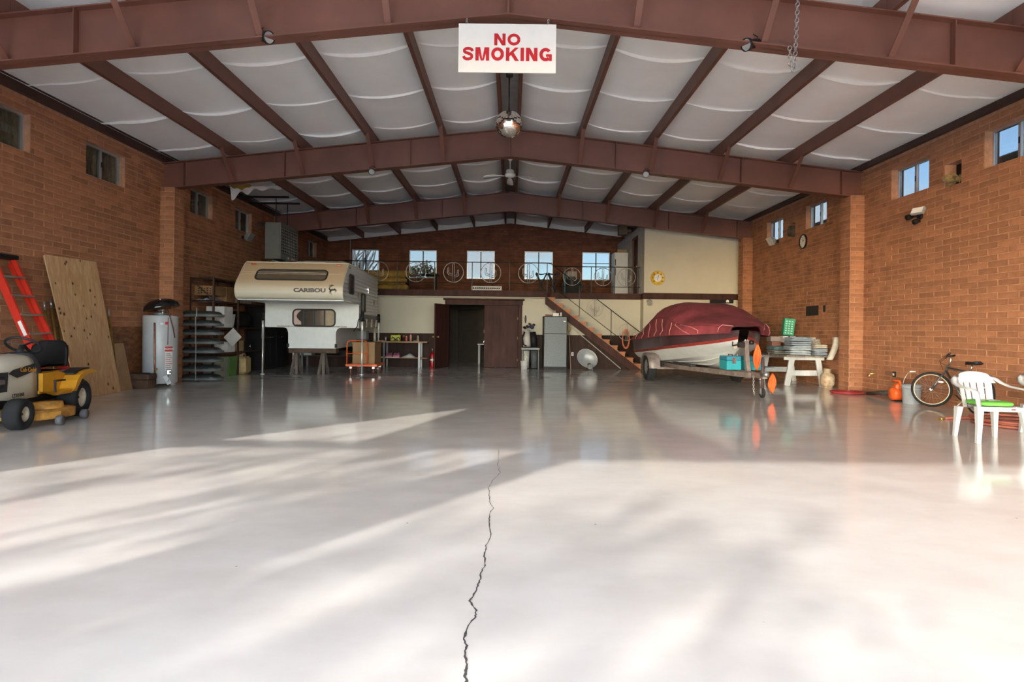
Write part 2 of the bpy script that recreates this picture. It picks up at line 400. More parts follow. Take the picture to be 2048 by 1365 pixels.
# unseen front bay wall, its openings cut to shape the sun patches
def in_poly(p, q):
    c = False; n = len(q)
    for i in range(n):
        a, b = q[i], q[i-1]
        if (a[1] > p[1]) != (b[1] > p[1]) and p[0] < (b[0]-a[0])*(p[1]-a[1])/(b[1]-a[1])+a[0]: c = not c
    return c
KX, KZ = math.tan(SUN_AZ), math.tan(SUN_EL)/math.cos(SUN_AZ)
SUNCUT_A = [(-4.9, 0.0), (0.42, 0.0), (0.42, 2.32), (-4.9, 4.45)]
SUNCUT_B = [(0.45, 2.45), (-0.20, 3.93), (-1.80, 3.34)]
sl = MB(); n_ = 70
for i in range(n_):
    ya, yb = Y0+(YL-Y0)*i/n_, Y0+(YL-Y0)*(i+1)/n_; ym = (ya+yb)/2; run = None; st = 0.03; z = 0.0
    while z < WALLTOP+.001:
        solid = not (in_poly((ym, z+st/2), SUNCUT_A) or in_poly((ym, z+st/2), SUNCUT_B)) and z+st <= WALLTOP
        if solid and run is None: run = z
        if not solid and run is not None: sl.box(-W-.06, -W, ya, yb, run, z); run = None
        z += st
    if run is not None: sl.box(-W-.06, -W, ya, yb, run, WALLTOP)
tag(sl.build('wall_left_front', M_MORTAR), 'unseen left wall of the front bay, openings cut to shape the sun patches', kind='structure')
brick_face(wl, (-W, YL, 0), (0, 1, 0), (1, 0, 0), YB-YL, WALLTOP, [(a-YL, b-YL, c, d) for a, b, c, d in HL if a > YL+1.5], M_BRICK, 300, u0=0.13)
wr = slab(W, HR, (Y0, YB+0.25), WALLTOP, W+0.24, 'y', 'wall_right', M_MORTAR, 'orange burnt adobe brick wall with small clear windows')
brick_face(wr, (W, YB, 0), (0, -1, 0), (-1, 0, 0), YB-Y0, WALLTOP, [(YB-b, YB-a, c, d) for a, b, c, d in HR], M_BRICK, 300)
# back wall with five square windows above the loft
BWIN = [(-6.66, -5.52), (-4.27, -3.12), (-1.87, -0.71), (0.53, 1.71), (2.92, 4.09)]
BZ0, BZ1 = 33*CH, 44.5*CH
HB = [(a, b, BZ0, BZ1) for a, b in BWIN]
def back_top(x): return 5.72 - 0.112*abs(x-XR)
wb = MB()
cols = sorted(set([-W-0.3, W+0.3, XR] + [v for h in HB for v in h[:2]]))
for i in range(len(cols)-1):
    c0, c1 = cols[i], cols[i+1]; hz = [h for h in HB if h[0] < (c0+c1)/2 < h[1]]
    lo = -0.1
    if hz: wb.box(c0, c1, YB, YB+0.25, -0.1, BZ0); lo = BZ1
    z0_, z1_ = back_top(c0), back_top(c1)
    wb.add([(c0, YB, lo), (c1, YB, lo), (c1, YB, z1_), (c0, YB, z0_), (c0, YB+.25, lo), (c1, YB+.25, lo), (c1, YB+.25, z1_), (c0, YB+.25, z0_)],
           [(0,1,2,3), (4,7,6,5), (0,4,5,1), (3,2,6,7), (0,3,7,4), (1,5,6,2)])
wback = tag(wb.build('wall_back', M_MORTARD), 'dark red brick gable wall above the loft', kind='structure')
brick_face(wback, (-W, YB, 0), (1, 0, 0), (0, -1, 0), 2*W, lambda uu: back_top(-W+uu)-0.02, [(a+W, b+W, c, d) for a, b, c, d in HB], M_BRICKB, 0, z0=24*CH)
# front wall: one wide door opening
fw = MB(); DOOR_H = 4.4; DX = 7.4
fw.box(-W-.3, -DX, Y0-.25, Y0, -.1, 4.95); fw.box(DX, W+.3, Y0-.25, Y0, -.1, 4.95); fw.box(-DX, DX, Y0-.25, Y0, DOOR_H, 4.95)
fw.add([(-W, Y0, 4.95), (W, Y0, 4.95), (W, Y0, roof_z(W)), (XR, Y0, roof_z(XR)), (-W, Y0, roof_z(-W))], [(0,1,2,3,4)])
tag(fw.build('wall_front', M_MORTAR), 'brick front wall around the wide door opening', kind='structure')
# pilasters carrying the steel frames
for (sx, yy, ztop) in [(-1, 13.06, 4.27), (1, 13.06, 4.27), (-1, 19.1, 4.27), (1, 19.1, 4.27), (-1, 7.16, 4.27), (1, 7.16, 4.27), (1, 0.86, 4.27)]:
    ztop = 42*CH; pj = 0.30; th = 0.41
    pb = MB(); x0, x1 = (-W, -W+pj) if sx < 0 else (W-pj, W); pb.box(x0, x1, yy, yy+th, 0, ztop)
    po = pb.build_at('wall_pilaster', M_MORTAR, Vector(((x0+x1)/2, yy+th/2, 0))); tag(po, 'brick pilaster carrying a steel roof frame on the ' + ('left' if sx < 0 else 'right') + ' wall', kind='structure')
    brick_face(po, (-W if sx < 0 else W-pj, yy, 0), (1, 0, 0), (0, -1, 0), pj, ztop, [], M_BRICK, 60, u0=0.1)
    if sx < 0: brick_face(po, (x1, yy, 0), (0, 1, 0), (1, 0, 0), th, ztop, [], M_BRICK, 60)
    else: brick_face(po, (x0, yy+th, 0), (0, -1, 0), (-1, 0, 0), th, ztop, [], M_BRICK, 60)
# ---- windows
M_BATT = mat('brown_batt_behind_glass', (0.21, 0.165, 0.105), 0.9, var=0.5, scale=9, stretch=(1, 2.0, 0.6), bump=0.4, bscale=40)
wn_i = [0]
def side_window(x, y0, y1, z0, z1, covered, outward):
    wn_i[0] += 1; nm = 'window_%d' % wn_i[0]
    root = bpy.data.objects.new(nm, None); COL.objects.link(root); root.location = (x, (y0+y1)/2, z0); root.empty_display_size = .1
    tag(root, ('small sliding window backed with brown insulation in the left wall' if covered else 'small sliding window showing the sky in the right wall'), kind='structure')
    xo = x + outward*(0.12 if covered else 0.15); t = 0.035
    f = MB(); f.box(xo-.03, xo+.03, y0, y1, z0, z0+t); f.box(xo-.03, xo+.03, y0, y1, z1-t, z1); f.box(xo-.03, xo+.03, y0, y0+t, z0+t, z1-t); f.box(xo-.03, xo+.03, y1-t, y1, z0+t, z1-t)
    f.build('window_frame', M_ALU, root, True)
    ym = (y0+y1)/2
    mm = MB(); mm.box(xo-.035, xo+.02, ym-.022, ym+.022, z0+t, z1-t); mu = mm.build('mullion', M_ALU, root, True)
    lt = MB(); lt.box(xo-outward*.037-.006, xo-outward*.037+.006, ym-.012, ym+.012, (z0+z1)/2-.05, (z0+z1)/2+.05); lt.build('latch', M_BLACK, mu, True)
    for a, b, dx in ((y0+t, ym-.022, 0.008), (ym+.022, y1-t, -0.008)):
        g = MB(); g.box(xo+dx-.002, xo+dx+.002, a, b, z0+t, z1-t); g.build('pane', M_CLEAR if covered else M_GLASS, root, True)
    if covered:
        c = MB(); c.box(xo+outward*.05, xo+outward*.10, y0, y1, z0, z1); c.build('insulation_batt', M_BATT, root, True)
for a, b in LWIN: side_window(-W, a, b, WZ0, WZ1, True, -1)
for a, b in RWIN: side_window(W, a, b, WZ0, WZ1, False, 1)
M_BRONZE = mat('dark_bronze_frame', (0.055, 0.05, 0.048), 0.4, 0.5, var=0.1)
for a, b in BWIN:
    wn_i[0] += 1; root = bpy.data.objects.new('window_%d' % wn_i[0], None); COL.objects.link(root); root.location = ((a+b)/2, YB, BZ0); root.empty_display_size = .1
    tag(root, 'square four-pane window in the dark brick gable wall above the loft', kind='structure')
    yy = YB+.12; f = MB(); t = .035
    f.box(a, b, yy-.03, yy+.03, BZ0, BZ0+t); f.box(a, b, yy-.03, yy+.03, BZ1-t, BZ1); f.box(a, a+t, yy-.03, yy+.03, BZ0+t, BZ1-t); f.box(b-t, b, yy-.03, yy+.03, BZ0+t, BZ1-t)
    f.build('window_frame', M_ALU, root, True)
    xm = (a+b)/2; zm_ = BZ0 + (BZ1-BZ0)*0.60
    m1 = MB(); m1.box(xm-.02, xm+.02, yy-.028, yy+.028, BZ0+t, BZ1-t); m1.build('mullion', M_BRONZE, root, True)
    m1 = MB(); m1.box(a+t, xm-.02, yy-.02, yy+.02, zm_-.012, zm_+.012); m1.box(xm+.02, b-t, yy-.02, yy+.02, zm_-.012, zm_+.012); m1.build('muntin', M_BRONZE, root, True)
    for p, q in ((a+t, xm-.02), (xm+.02, b-t)):
        for z0_, z1_ in ((BZ0+t, zm_-.012), (zm_+.012, BZ1-t)):
            g = MB(); g.box(p, q, yy-.002, yy+.002, z0_, z1_); g.build('pane', M_GLASS, root, True)
# ---- steel frames
def sag_line(x, off): return beam_top(x) - off
for fi, yf in enumerate(FRAMES):
    root = bpy.data.objects.new('rafter_frame', None); COL.objects.link(root); root.location = (0, yf, 4.3); root.empty_display_size = .2
    tag(root, ['brown steel rafter frame above the front bay', 'brown steel rafter frame the red lettered sign hangs from', 'brown steel rafter frame behind the mirror ball', 'brown steel rafter frame over the edge of the loft'][fi], kind='structure')
    def zb(x): return beam_top(x) - (0.62 - 0.05*abs(x-XR)/7.6)
    for sx in (-1, 1):
        xe = sx*(W-0.005); xs_ = [XR, xe]
        wm = MB(); t = .008
        wm.add([(XR, yf-t, beam_top(XR)), (xe, yf-t, beam_top(xe)), (xe, yf-t, zb(xe)), (XR, yf-t, zb(XR)), (XR, yf+t, beam_top(XR)), (xe, yf+t, beam_top(xe)), (xe, yf+t, zb(xe)), (XR, yf+t, zb(XR))],
               [(0,3,2,1), (4,5,6,7), (0,1,5,4), (3,7,6,2), (0,4,7,3), (1,2,6,5)]); wm.build('web', M_STEEL, root, True)
        for fn, th, nm in ((beam_top, -.016, 'top_flange'), (zb, .018, 'bottom_flange')):
            fm = MB(); w = .105
            P = [(XR, yf-w, fn(XR)), (xe, yf-w, fn(xe)), (xe, yf+w, fn(xe)), (XR, yf+w, fn(XR))]
            fm.add([(p[0], p[1], p[2]) for p in P] + [(p[0], p[1], p[2]-th*(-1) if nm == 'bottom_flange' else p[2]+th) for p in P], [(0,3,2,1), (4,5,6,7), (0,1,5,4), (1,2,6,5), (2,3,7,6), (3,0,4,7)])
            fm.build(nm, M_STEEL, root, True)
        for xk in ([5.3, 7.15] if fi == 1 else [2.25, 5.0, 7.2]):
            sm_ = MB(); x = sx*xk; sm_.box(x-.006, x+.006, yf-.1, yf-.009, zb(x)+.02, beam_top(x)-.02); sm_.box(x-.006, x+.006, yf+.009, yf+.1, zb(x)+.02, beam_top(x)-.02); sm_.build('stiffener', M_STEEL, root, True)
        for xk in (1.5, 3.04, 4.57, 6.1):
            x = sx*xk + XR*.5
            for s2 in (-1, 1):
                bm_ = MB(); bm_.bar((x, yf+s2*.62, beam_top(x)+.03), (x, yf+s2*.06, zb(x)+.03), .012, .055, up=(1, 0, 0)); bm_.bar((x+.025, yf+s2*.62, beam_top(x)+.03), (x+.025, yf+s2*.06, zb(x)+.03), .05, .008, up=(0, 1, 0)); bm_.build('fly_brace', M_STEEL, root, True)
    kp = MB(); kp.box(XR-.012, XR+.012, yf-.11, yf+.11, zb(XR)-.005, beam_top(XR)); kp.build('ridge_splice_plate', M_STEEL, root, True)
# ---- purlins and eave struts: each spans one bay
BAYS = [Y0, 1.0, 7.3, 13.2, 19.25, YB]
PX_L = [-6.14, -4.61, -3.08, -1.54, -0.25, 0.09, 1.46, 3.0, 4.53, 6.06]
for k in range(5):
    a, b = BAYS[k]+.002, BAYS[k+1]-.002
    for x in PX_L:
        z = beam_top(x); sgn = 1 if x > XR else -1
        pm = MB(); pm.box(x-.005, x+.005, a, b, z, z+.265); pm.box(x-.06 if sgn < 0 else x, x if sgn < 0 else x+.06, a, b, z, z+.008); pm.box(x if sgn < 0 else x-.06, x+.06 if sgn < 0 else x, a, b, z+.257, z+.265)
        pm.box((x-.06 if sgn < 0 else x+.054), (x-.054 if sgn < 0 else x+.06), a, b, z, z+.022)
        tag(pm.build_at('purlin', M_STEEL, Vector((x, (a+b)/2, z))), 'brown steel roof purlin between two rafter frames', kind='structure')
    for sx in (-1, 1):
        em = MB(); x = sx*W
        em.box(min(x, x-sx*.09), max(x, x-sx*.09), a, b, WALLTOP, WALLTOP+.012); em.box(min(x-sx*.004, x-sx*.012), max(x-sx*.004, x-sx*.012), a, b, WALLTOP+.012, 5.06)
        em.box(min(x, x-sx*.09), max(x, x-sx*.09), a, b, 5.0, 5.012)
        for i in range(int((b-a)/.42)):
            yy = a+.2+i*.42; em.cyl((x-sx*.012, yy, 4.93), (x-sx*.024, yy, 4.93), .012, n=6)
        tag(em.build_at('eave_strut', M_EAVE, Vector((x, (a+b)/2, WALLTOP))), 'dark steel eave strut along the top of the brick wall', kind='structure')
# ---- ceiling: vinyl-faced insulation blankets sagging between the purlins
rs = MB()
def roof_quad(x0, x1, y0, y1): rs.add([(x0, y0, roof_z(x0)+.05), (x1, y0, roof_z(x1)+.05), (x1, y1, roof_z(x1)+.05), (x0, y1, roof_z(x0)+.05)], [(0,1,2,3)])
roof_quad(XR, W+.45, Y0-.3, YB+.4); roof_quad(-W-.45, XR, Y0-.3, YB+.4)
ceil_o = tag(rs.build('ceiling', mat('steel_roof_deck', (0.5, 0.5, 0.5), 0.5, 0.3)), 'low gabled roof lined with white vinyl insulation', kind='structure')
SEAMS = [Y0, -4.36, -2.64, -0.92, 0.80, 2.52, 4.24, 5.96, 7.68, 9.40, 11.12, 12.84, 14.56, 16.28, 18.0, 19.72, 21.44, 23.16, YB]
EDG = [-W+.005, -6.14, -4.61, -3.08, -1.54, -0.25, 0.09, 1.46, 3.0, 4.53, 6.06, W-.005]
jr = random.Random(11)
TORN = (-7.67, 16.3)
for i in range(len(EDG)-1):
    x0, x1 = EDG[i], EDG[i+1]
    if x1-x0 < .5: continue
    for k in range(len(SEAMS)-1):
        y0, y1 = SEAMS[k], SEAMS[k+1]
        sg = jr.uniform(.075, .115); tw = jr.uniform(-.012, .012); ph = jr.uniform(0, 6)
        def zz(x, y, sg=sg, tw=tw, ph=ph):
            u = (x-x0)/(x1-x0); v = (y-y0)/(y1-y0); base = (roof_z(x0)*(1-u) + roof_z(x1)*u) - .022 - (.06*max(0, 1-u*4) if x0 < -7 else .06*max(0, 1-(1-u)*4) if x1 > 7 else 0)
            return base - (sg*4*u*(1-u))*(0.80+0.20*abs(2*v-1)**3) - .006*math.sin(9*u+ph)*math.sin(PI*v)*4*u*(1-u) + tw*(v-.5)*math.sin(PI*u)
        pm = MB(); pm.grid(lambda a, b: Vector((x0+.006+(x1-x0-.012)*a, y0+(y1-y0)*b, zz(x0+(x1-x0)*a, y0+(y1-y0)*b))), 12, 8)
        po = pm.build('insulation_panel', M_VINYL, ceil_o)
        if y1 < YB-.1:
            sm_ = MB(); dl = jr.uniform(.022, .05); lean = jr.uniform(-.02, .03)
            fn = lambda a, b: Vector((x0+.01+(x1-x0-.02)*a, y1+.001+lean*b, zz(x0+(x1-x0)*a, y1) - b*dl*(0.25+0.75*math.sin(PI*min(1, max(0, a)))**.6)))
            sm_.grid(fn, 12, 1); sm_.grid(lambda a, b: fn(a, b)+Vector((0, .006, 0)), 12, 1); sm_.build('seam_flap', M_SEAM, po)
tr = MB()
for x0, x1 in ((-W, XR), (XR, W)):
    tr.add([(x0, YB-.01, back_top(x0)-.05), (x1, YB-.01, back_top(x1)-.05), (x1, YB-.01, roof_z(x1)+.04), (x0, YB-.01, roof_z(x0)+.04), (x0, YB+.1, back_top(x0)-.05), (x1, YB+.1, back_top(x1)-.05), (x1, YB+.1, roof_z(x1)+.04), (x0, YB+.1, roof_z(x0)+.04)], [(0,1,2,3), (4,7,6,5), (0,4,5,1), (3,2,6,7)])
tag(tr.build('trim_1', M_SEAM), 'white vinyl closure strip along the top of the gable wall', kind='structure')
rg = MB(); rg.box(-.245, .085, Y0, YB, 5.87, 5.89); tag(rg.build('trim_2', mat('grey_ridge_liner', (0.3, 0.29, 0.28), .5)), 'grey liner strip above the twin ridge purlins', kind='structure')
# ================================================================ LOFT, STAIRS, DOORS
M_WAINS0 = None
M_TREAD = mat('orange_brown_tread', (0.43, 0.165, 0.065), 0.6, var=0.2, scale=4)
M_IRON = mat('wrought_iron', (0.032, 0.026, 0.024), 0.45, 0.6, var=0.2)
M_STEELB = mat('highlit_ring_steel', (.42, .40, .38), .35, .6, var=.15)  # paler than the iron rails, carries the highlights along the rings
M_BLACKIN = mat('dark_room_paint', (0.035, 0.028, 0.024), 0.8, var=0.2)
M_WHITE = mat('white_paint', (0.78, 0.78, 0.76), 0.5, var=0.04)
M_BRASS = mat('brass', (0.7, 0.48, 0.18), 0.3, 0.9, var=0.1)
LZ = 2.52; YL1, YL2, YL3 = 19.5, 20.3, 19.85; XS, XRM = 1.15, 4.38
lf = MB(); lf.box(-W, XS, YL1+.03, YB, LZ-.2, LZ); lf.box(XS, XRM, YL2+.03, YB, LZ-.2, LZ); lf.box(XRM, W, YL3+.03, YB, LZ-.2, LZ)
tag(lf.build('floor_loft', M_DARKWOOD), 'dark wooden loft floor behind the iron railing', kind='structure')
def trim(n, x0, x1, y0, y1, z0, z1, m, label):
    t = MB(); t.box(x0, x1, y0, y1, z0, z1, b=.006); return tag(t.build('trim_%d' % n, m), label, kind='structure')
trim(3, -W, XS, YL1-.005, YL1+.03, LZ-.19, LZ+.005, M_DARKWOOD, 'dark fascia board along the loft edge left of the stairs')
trim(4, XS, XRM, YL2-.005, YL2+.03, LZ-.19, LZ+.005, M_DARKWOOD, 'dark fascia board of the loft behind the stairs')
trim(5, XRM-.04, W-.31, YL3-.03, YL3+.03, LZ-.19, LZ+.005, M_DARKWOOD, 'dark fascia board under the cream loft room')
trim(6, -W, XS, YL1+.035, YL1+.2, LZ-.235, LZ-.2, M_CREAM, 'cream soffit strip under the loft edge')
# lower wall under the loft (cream above, dark boards below)
YW = 19.7; DX0, DX1, DZ = -2.03, 0.24, 2.06
wlo = MB(); wlo.box(-W, DX0, YW, YW+.12, 0, LZ-.2); wlo.box(DX1, 1.3, YW, YW+.12, 0, LZ-.2); wlo.box(DX0, DX1, YW, YW+.12, DZ, LZ-.2)
# triangular wall under the stairs
wlo.add([(1.3, YW, 0), (4.3, YW, 0), (4.3, YW, .02), (1.3, YW, 2.28), (1.3, YW+.06, 0), (4.3, YW+.06, 0), (4.3, YW+.06, .02), (1.3, YW+.06, 2.28)], [(0,1,2,3), (4,7,6,5), (0,4,5,1), (2,6,7,3), (3,7,4,0), (1,5,6,2)])
wlo_o = tag(wlo.build('wall_under_loft', M_CREAM), 'cream wall with dark board wainscot under the loft', kind='structure')
def stair_top(x): return 2.28 - (x-1.3)*2.26/3.0
M_WAINS = mat('dark_wainscot_board', (0.042, 0.021, 0.016), 0.65, spec=0.2, var=0.35, scale=6, stretch=(1, 1, 0.15), bump=0.1)
def wains(x0, x1, y, parent, topf=lambda x: 1.1):
    bk_ = MB(); n_ = 24; xs_ = [x0+(x1-x0)*i/n_ for i in range(n_+1)]
    bk_.add([Vector((x, y-.005, z)) for x in xs_ for z in (0, max(.01, topf(x)-.01))], [(2*i, 2*i+2, 2*i+3, 2*i+1) for i in range(n_)]); bk_.build('wainscot_backing', M_BLACKIN, parent)
    x = x0
    while x < x1-.02:
        e = min(x+.2, x1); a, b = topf(x+.004), topf(e-.004)
        if max(a, b) > .05:
            t = MB(); t.add([(x+.003, y-.014, 0), (e-.003, y-.014, 0), (e-.003, y-.014, max(.02, b)), (x+.003, y-.014, max(.02, a)), (x+.003, y-.001, 0), (e-.003, y-.001, 0), (e-.003, y-.001, max(.02, b)), (x+.003, y-.001, max(.02, a))], [(0,1,2,3), (4,7,6,5), (0,4,5,1), (1,5,6,2), (2,6,7,3), (3,7,4,0)])
            t.build('wainscot_board', M_WAINS, parent)
        x = e
wains(-W+.0, DX0-.12, YW, wlo_o); wains(DX1+.12, 4.25, YW, wlo_o, lambda x: min(1.1, stair_top(x)-.03) if x > 1.3 else 1.1)
wst = MB(); wst.box(1.3, XRM, YL2+.06, YL2+.16, 0, LZ-.2); wst_o = tag(wst.build('wall_behind_stairs', M_CREAM), 'cream wall behind the stairs', kind='structure'); wains(2.4, XRM, YL2+.06, wst_o)
wrm = MB(); wrm.box(XRM, W, YL3+.05, YL3+.15, 0, LZ-.2); wrm.box(XRM, XRM+.1, YL3+.15, YL2+.06, 0, LZ-.2); wrm_o = tag(wrm.build('wall_behind_boat', M_CREAM), 'cream wall behind the covered boat', kind='structure'); wains(XRM, W-.31, YL3+.05, wrm_o)
# cream room on the loft: front wall follows the rafter
rm = MB()
def ztop(x): return beam_top(x) - .30
rm.add([(XRM, YL3, LZ), (W-.02, YL3, LZ), (W-.02, YL3, ztop(W)), (XRM, YL3, ztop(XRM)), (XRM, YL3+.1, LZ), (W-.02, YL3+.1, LZ), (W-.02, YL3+.1, ztop(W)), (XRM, YL3+.1, ztop(XRM))], [(0,1,2,3), (4,7,6,5), (0,4,5,1), (1,5,6,2), (2,6,7,3), (3,7,4,0)])
tag(rm.build('wall_loft_room', M_CREAM), 'cream front wall of the room on the loft', kind='structure')
rs2 = MB(); dy0, dy1, dzt = 20.9, 21.75, LZ+2.03; zt = ztop(XRM)
rs2.box(XRM, XRM+.1, YL3+.1, dy0, LZ, zt); rs2.box(XRM, XRM+.1, dy1, YB, LZ, zt); rs2.box(XRM, XRM+.1, dy0, dy1, dzt, zt)
tag(rs2.build('wall_loft_room_side', mat('grey_white_wall', (0.62, 0.62, 0.6), .8)), 'pale side wall of the loft room with a brown door', kind='structure')
d2 = bpy.data.objects.new('door_2', None); COL.objects.link(d2); d2.location = (XRM, dy0, LZ); tag(d2, 'narrow brown door in the side of the loft room', kind='structure')
t = MB(); t.box(XRM+.03, XRM+.07, dy0+.02, dy1-.02, LZ+.01, dzt-.02, b=.004); t.build('door_leaf', M_DARKWOOD, d2, True)
t = MB(); t.box(XRM-.015, XRM+.1, dy0-.06, dy0+.02, LZ, dzt+.05); t.box(XRM-.015, XRM+.1, dy1-.02, dy1+.06, LZ, dzt+.05); t.box(XRM-.015, XRM+.1, dy0+.02, dy1-.02, dzt-.02, dzt+.05); t.build('casing', mat('brown_casing', (.13, .055, .03), .5), d2, True)
t = MB(); t.lathe([(0, 0), (.03, .005), (.035, .03), (.02, .05), (.012, .06)], (XRM-.03, dy0+.12, LZ+1.0), rotM('Y', PI/2), 12); t.build('knob', M_BRASS, d2, True)
# double door under the loft, its left leaf standing open
d1 = bpy.data.objects.new('door_1', None); COL.objects.link(d1); d1.location = ((DX0+DX1)/2, YW, 0); tag(d1, 'dark wooden double door with one leaf open under the loft', kind='structure')
t = MB(); t.box(DX0-.12, DX0, YW-.05, YW+.12, 0, DZ); t.box(DX1, DX1+.12, YW-.05, YW+.12, 0, DZ); t.build('jamb', M_DARKWOOD, d1, True)
t = MB(); t.box(DX0-.14, DX1+.14, YW-.06, YW+.0, DZ, DZ+.14); t.box(DX0-.2, DX1+.2, YW-.1, YW+.0, DZ+.14, DZ+.2, b=.02); t.build('header', M_DARKWOOD, d1, True)
t = MB(); t.box(-0.88, DX1-.01, YW+.0, YW+.045, .012, DZ-.01, b=.004); lf_o = t.build('door_leaf', M_DARKWOOD, d1, True)
for z in (1.62, .98, .25):
    t = MB(); t.cyl((DX1-.02, YW-.012, z-.05), (DX1-.02, YW-.012, z+.05), .012, n=8); t.build('hinge', M_BRASS, lf_o, True)
hinge = Vector((DX0, YW-.06, 0)); ang = math.radians(-108); R3 = rotM('Z', ang)
t = MB(); t.obox(hinge + R3 @ Vector((.52, -.0225, DZ/2)), (1.04, .045, DZ-.03), R3, b=.004); lf2 = t.build('door_leaf', M_DARKWOOD, d1, True)
for sy in (-1, 1):
    t = MB(); p = hinge + R3 @ Vector((.96, -.0225+sy*.03, 1.0)); q = hinge + R3 @ Vector((.96, -.0225+sy*.085, 1.0)); t.cyl(p, q, .012, n=8); t.lathe([(0, -.03), (.024, -.02), (.03, 0), (.024, .02), (0, .03)], q, n=12); t.build('knob', M_BRASS, lf2, True)
# store room behind the door, its dimness put into near-black wall colour
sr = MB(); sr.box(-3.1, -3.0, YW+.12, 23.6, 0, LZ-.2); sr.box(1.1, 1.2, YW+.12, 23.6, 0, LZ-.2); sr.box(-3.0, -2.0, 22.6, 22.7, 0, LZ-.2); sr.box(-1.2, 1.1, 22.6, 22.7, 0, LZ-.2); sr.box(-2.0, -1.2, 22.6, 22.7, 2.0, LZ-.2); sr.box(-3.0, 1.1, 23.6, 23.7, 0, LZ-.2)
tag(sr.build('wall_store_room', mat('store_room_gloom', (.045, .035, .026), .85)), 'inner walls of the store room behind the double door, coloured near black for its dimness', kind='structure')
tb = thing('side_table', 'small pale table just inside the open double door', 'table', (-.95, 21.9, 0))
t = MB(); t.box(-1.2, -.5, 21.5, 22.2, .70, .73, b=.005); t.build('table_top', M_WHITE, tb, True)
for x in (-1.15, -.55):
    for y in (21.55, 22.15):
        t = MB(); t.box(x-.02, x+.02, y-.02, y+.02, 0, .70); t.build('leg', mat('grey_leg', (.35, .36, .36), .5), tb, True)
fr = thing('picture_frame', 'black framed board leaning on the table inside the double door', 'frame', (-.85, 21.9, .73))
t = MB(); A = rotM('Y', .38)
t.obox((-.85, 21.9, 1.08), (.03, .5, .68), A, b=.004); t.build('board', M_BLACK, fr, True)
t = MB(); t.obox(Vector((-.85, 21.9, 1.08))+A @ Vector((-.018, -.24, 0)), (.012, .02, .68), A); t.obox(Vector((-.85, 21.9, 1.08))+A @ Vector((-.018, 0, .33)), (.012, .48, .02), A); t.build('rim', M_ALU, fr, True)
t = MB(); t.box(-1.02, -.92, 22.575, 22.598, 1.12, 1.24, b=.004); tag(t.build_at('light_switch', M_WHITE, Vector((-.97, 22.6, 1.12))), 'white light switch on the wall inside the double door', 'switch')
# ---- stairs
st = bpy.data.objects.new('stairs', None); COL.objects.link(st); st.location = (1.2, 19.9, 0); tag(st, 'dark stringer stairs with orange brown treads up to the loft', kind='structure')
NR = 13; RISE = LZ/NR; RUN = .2575; X0s = 1.15
for k in range(NR):
    z = LZ - (k+1)*RISE; x0 = X0s + k*RUN
    if k < NR-1:
        t = MB(); t.box(x0, x0+RUN+.025, YL1+.05, YL2+.05, z-.035, z, b=.006); t.build('tread', M_TREAD, st, True)
    t = MB(); t.box(x0-.02, x0, YL1+.06, YL2+.05, z, z+RISE-.036); t.build('riser', M_TREAD, st, True)
    t = MB(); t.box(x0-RUN, x0-.0, YL1+.035, YL1+.05, z-.0, z+RISE-.002) if k else t.box(x0-.03, x0, YL1+.035, YL1+.05, z, z+RISE); t.build('end_panel', M_TREAD, st, True)
sl_ = RISE/RUN
def strl(x): return LZ - (x-X0s)*sl_
t = MB(); xa = X0s-.05; xt, xu = X0s+(LZ-.19)/sl_, X0s+(LZ-.46)/sl_; xb = xu
SP = [(xa, LZ-.0), (X0s+.02, LZ-.0), (X0s+.02, strl(X0s+.02)-.19), (xt, 0.0), (xu, 0.0), (xa, strl(xa)-.46)]
n6 = len(SP); t.add([(x, YL1, z) for x, z in SP] + [(x, YL1+.035, z) for x, z in SP], [tuple(range(n6))[::-1], tuple(range(n6, 2*n6))] + [(i, (i+1) % n6, n6+(i+1) % n6, n6+i) for i in range(n6)]); t.build('stringer', M_DARKWOOD, st, True)
t = MB(); t.bar((xa+.1, YL1+.1, strl(xa+.1)-.49), (xb-.3, YL1+.1, .03), .12, .02, up=(1, 0, 1)); t.build('soffit_strip', mat('stair_soffit', (.42, .40, .36), .7), st, True)
# ---- railings with saguaro medallions
def medallion(c, r, parent, tilt=0.0, tr=.011):
    """ring with an outlined saguaro, in the xz plane"""
    c = Vector(c); t = MB(); t.tube([c + Vector((r*math.cos(a), 0, r*math.sin(a))) for a in [2*PI*i/36 for i in range(36)]], tr, 6, closed=True); ring = t.build('medallion_ring', M_STEELB, parent, True)
    t = MB()
    def P(*q): return [c + Vector((x*r, 0, z*r)) for x, z in q]
    t.tube(P((-.09, -.99), (-.09, .82), (-.05, .92), (.05, .92), (.09, .82), (.09, -.99)), tr, 6)
    t.tube(P((-.09, -.18), (-.42, -.08), (-.47, .05), (-.47, .42), (-.53, .5), (-.6, .42), (-.6, -.02), (-.5, -.24), (-.09, -.36)), tr, 6)
    t.tube(P((.09, -.5), (.38, -.42), (.5, -.28), (.53, .18), (.47, .26), (.4, .18), (.36, -.18), (.3, -.26), (.09, -.3)), tr, 6)
    t.build('saguaro', M_STEELB, ring, True)
rl = thing('railing', 'black iron loft railing with round saguaro medallions along the loft edge', 'railing', (-3.2, YL1+.06, LZ)); yy = YL1+.06
ZT, ZL = 3.44, 2.76
t = MB(); t.tube([(-W+.02, yy, ZT), (1.16, yy, ZT), (1.28, yy, ZT-.02), (1.36, yy, ZT-.08)], .015, 8); t.build('top_rail', M_IRON, rl, True)
t = MB(); t.tube([(-W+.02, yy, ZL), (1.16, yy, ZL), (1.26, yy, ZL-.03)], .010, 8); t.build('bottom_rail', M_IRON, rl, True)
px_ = [-7.4 + i*1.2225 for i in range(8)]
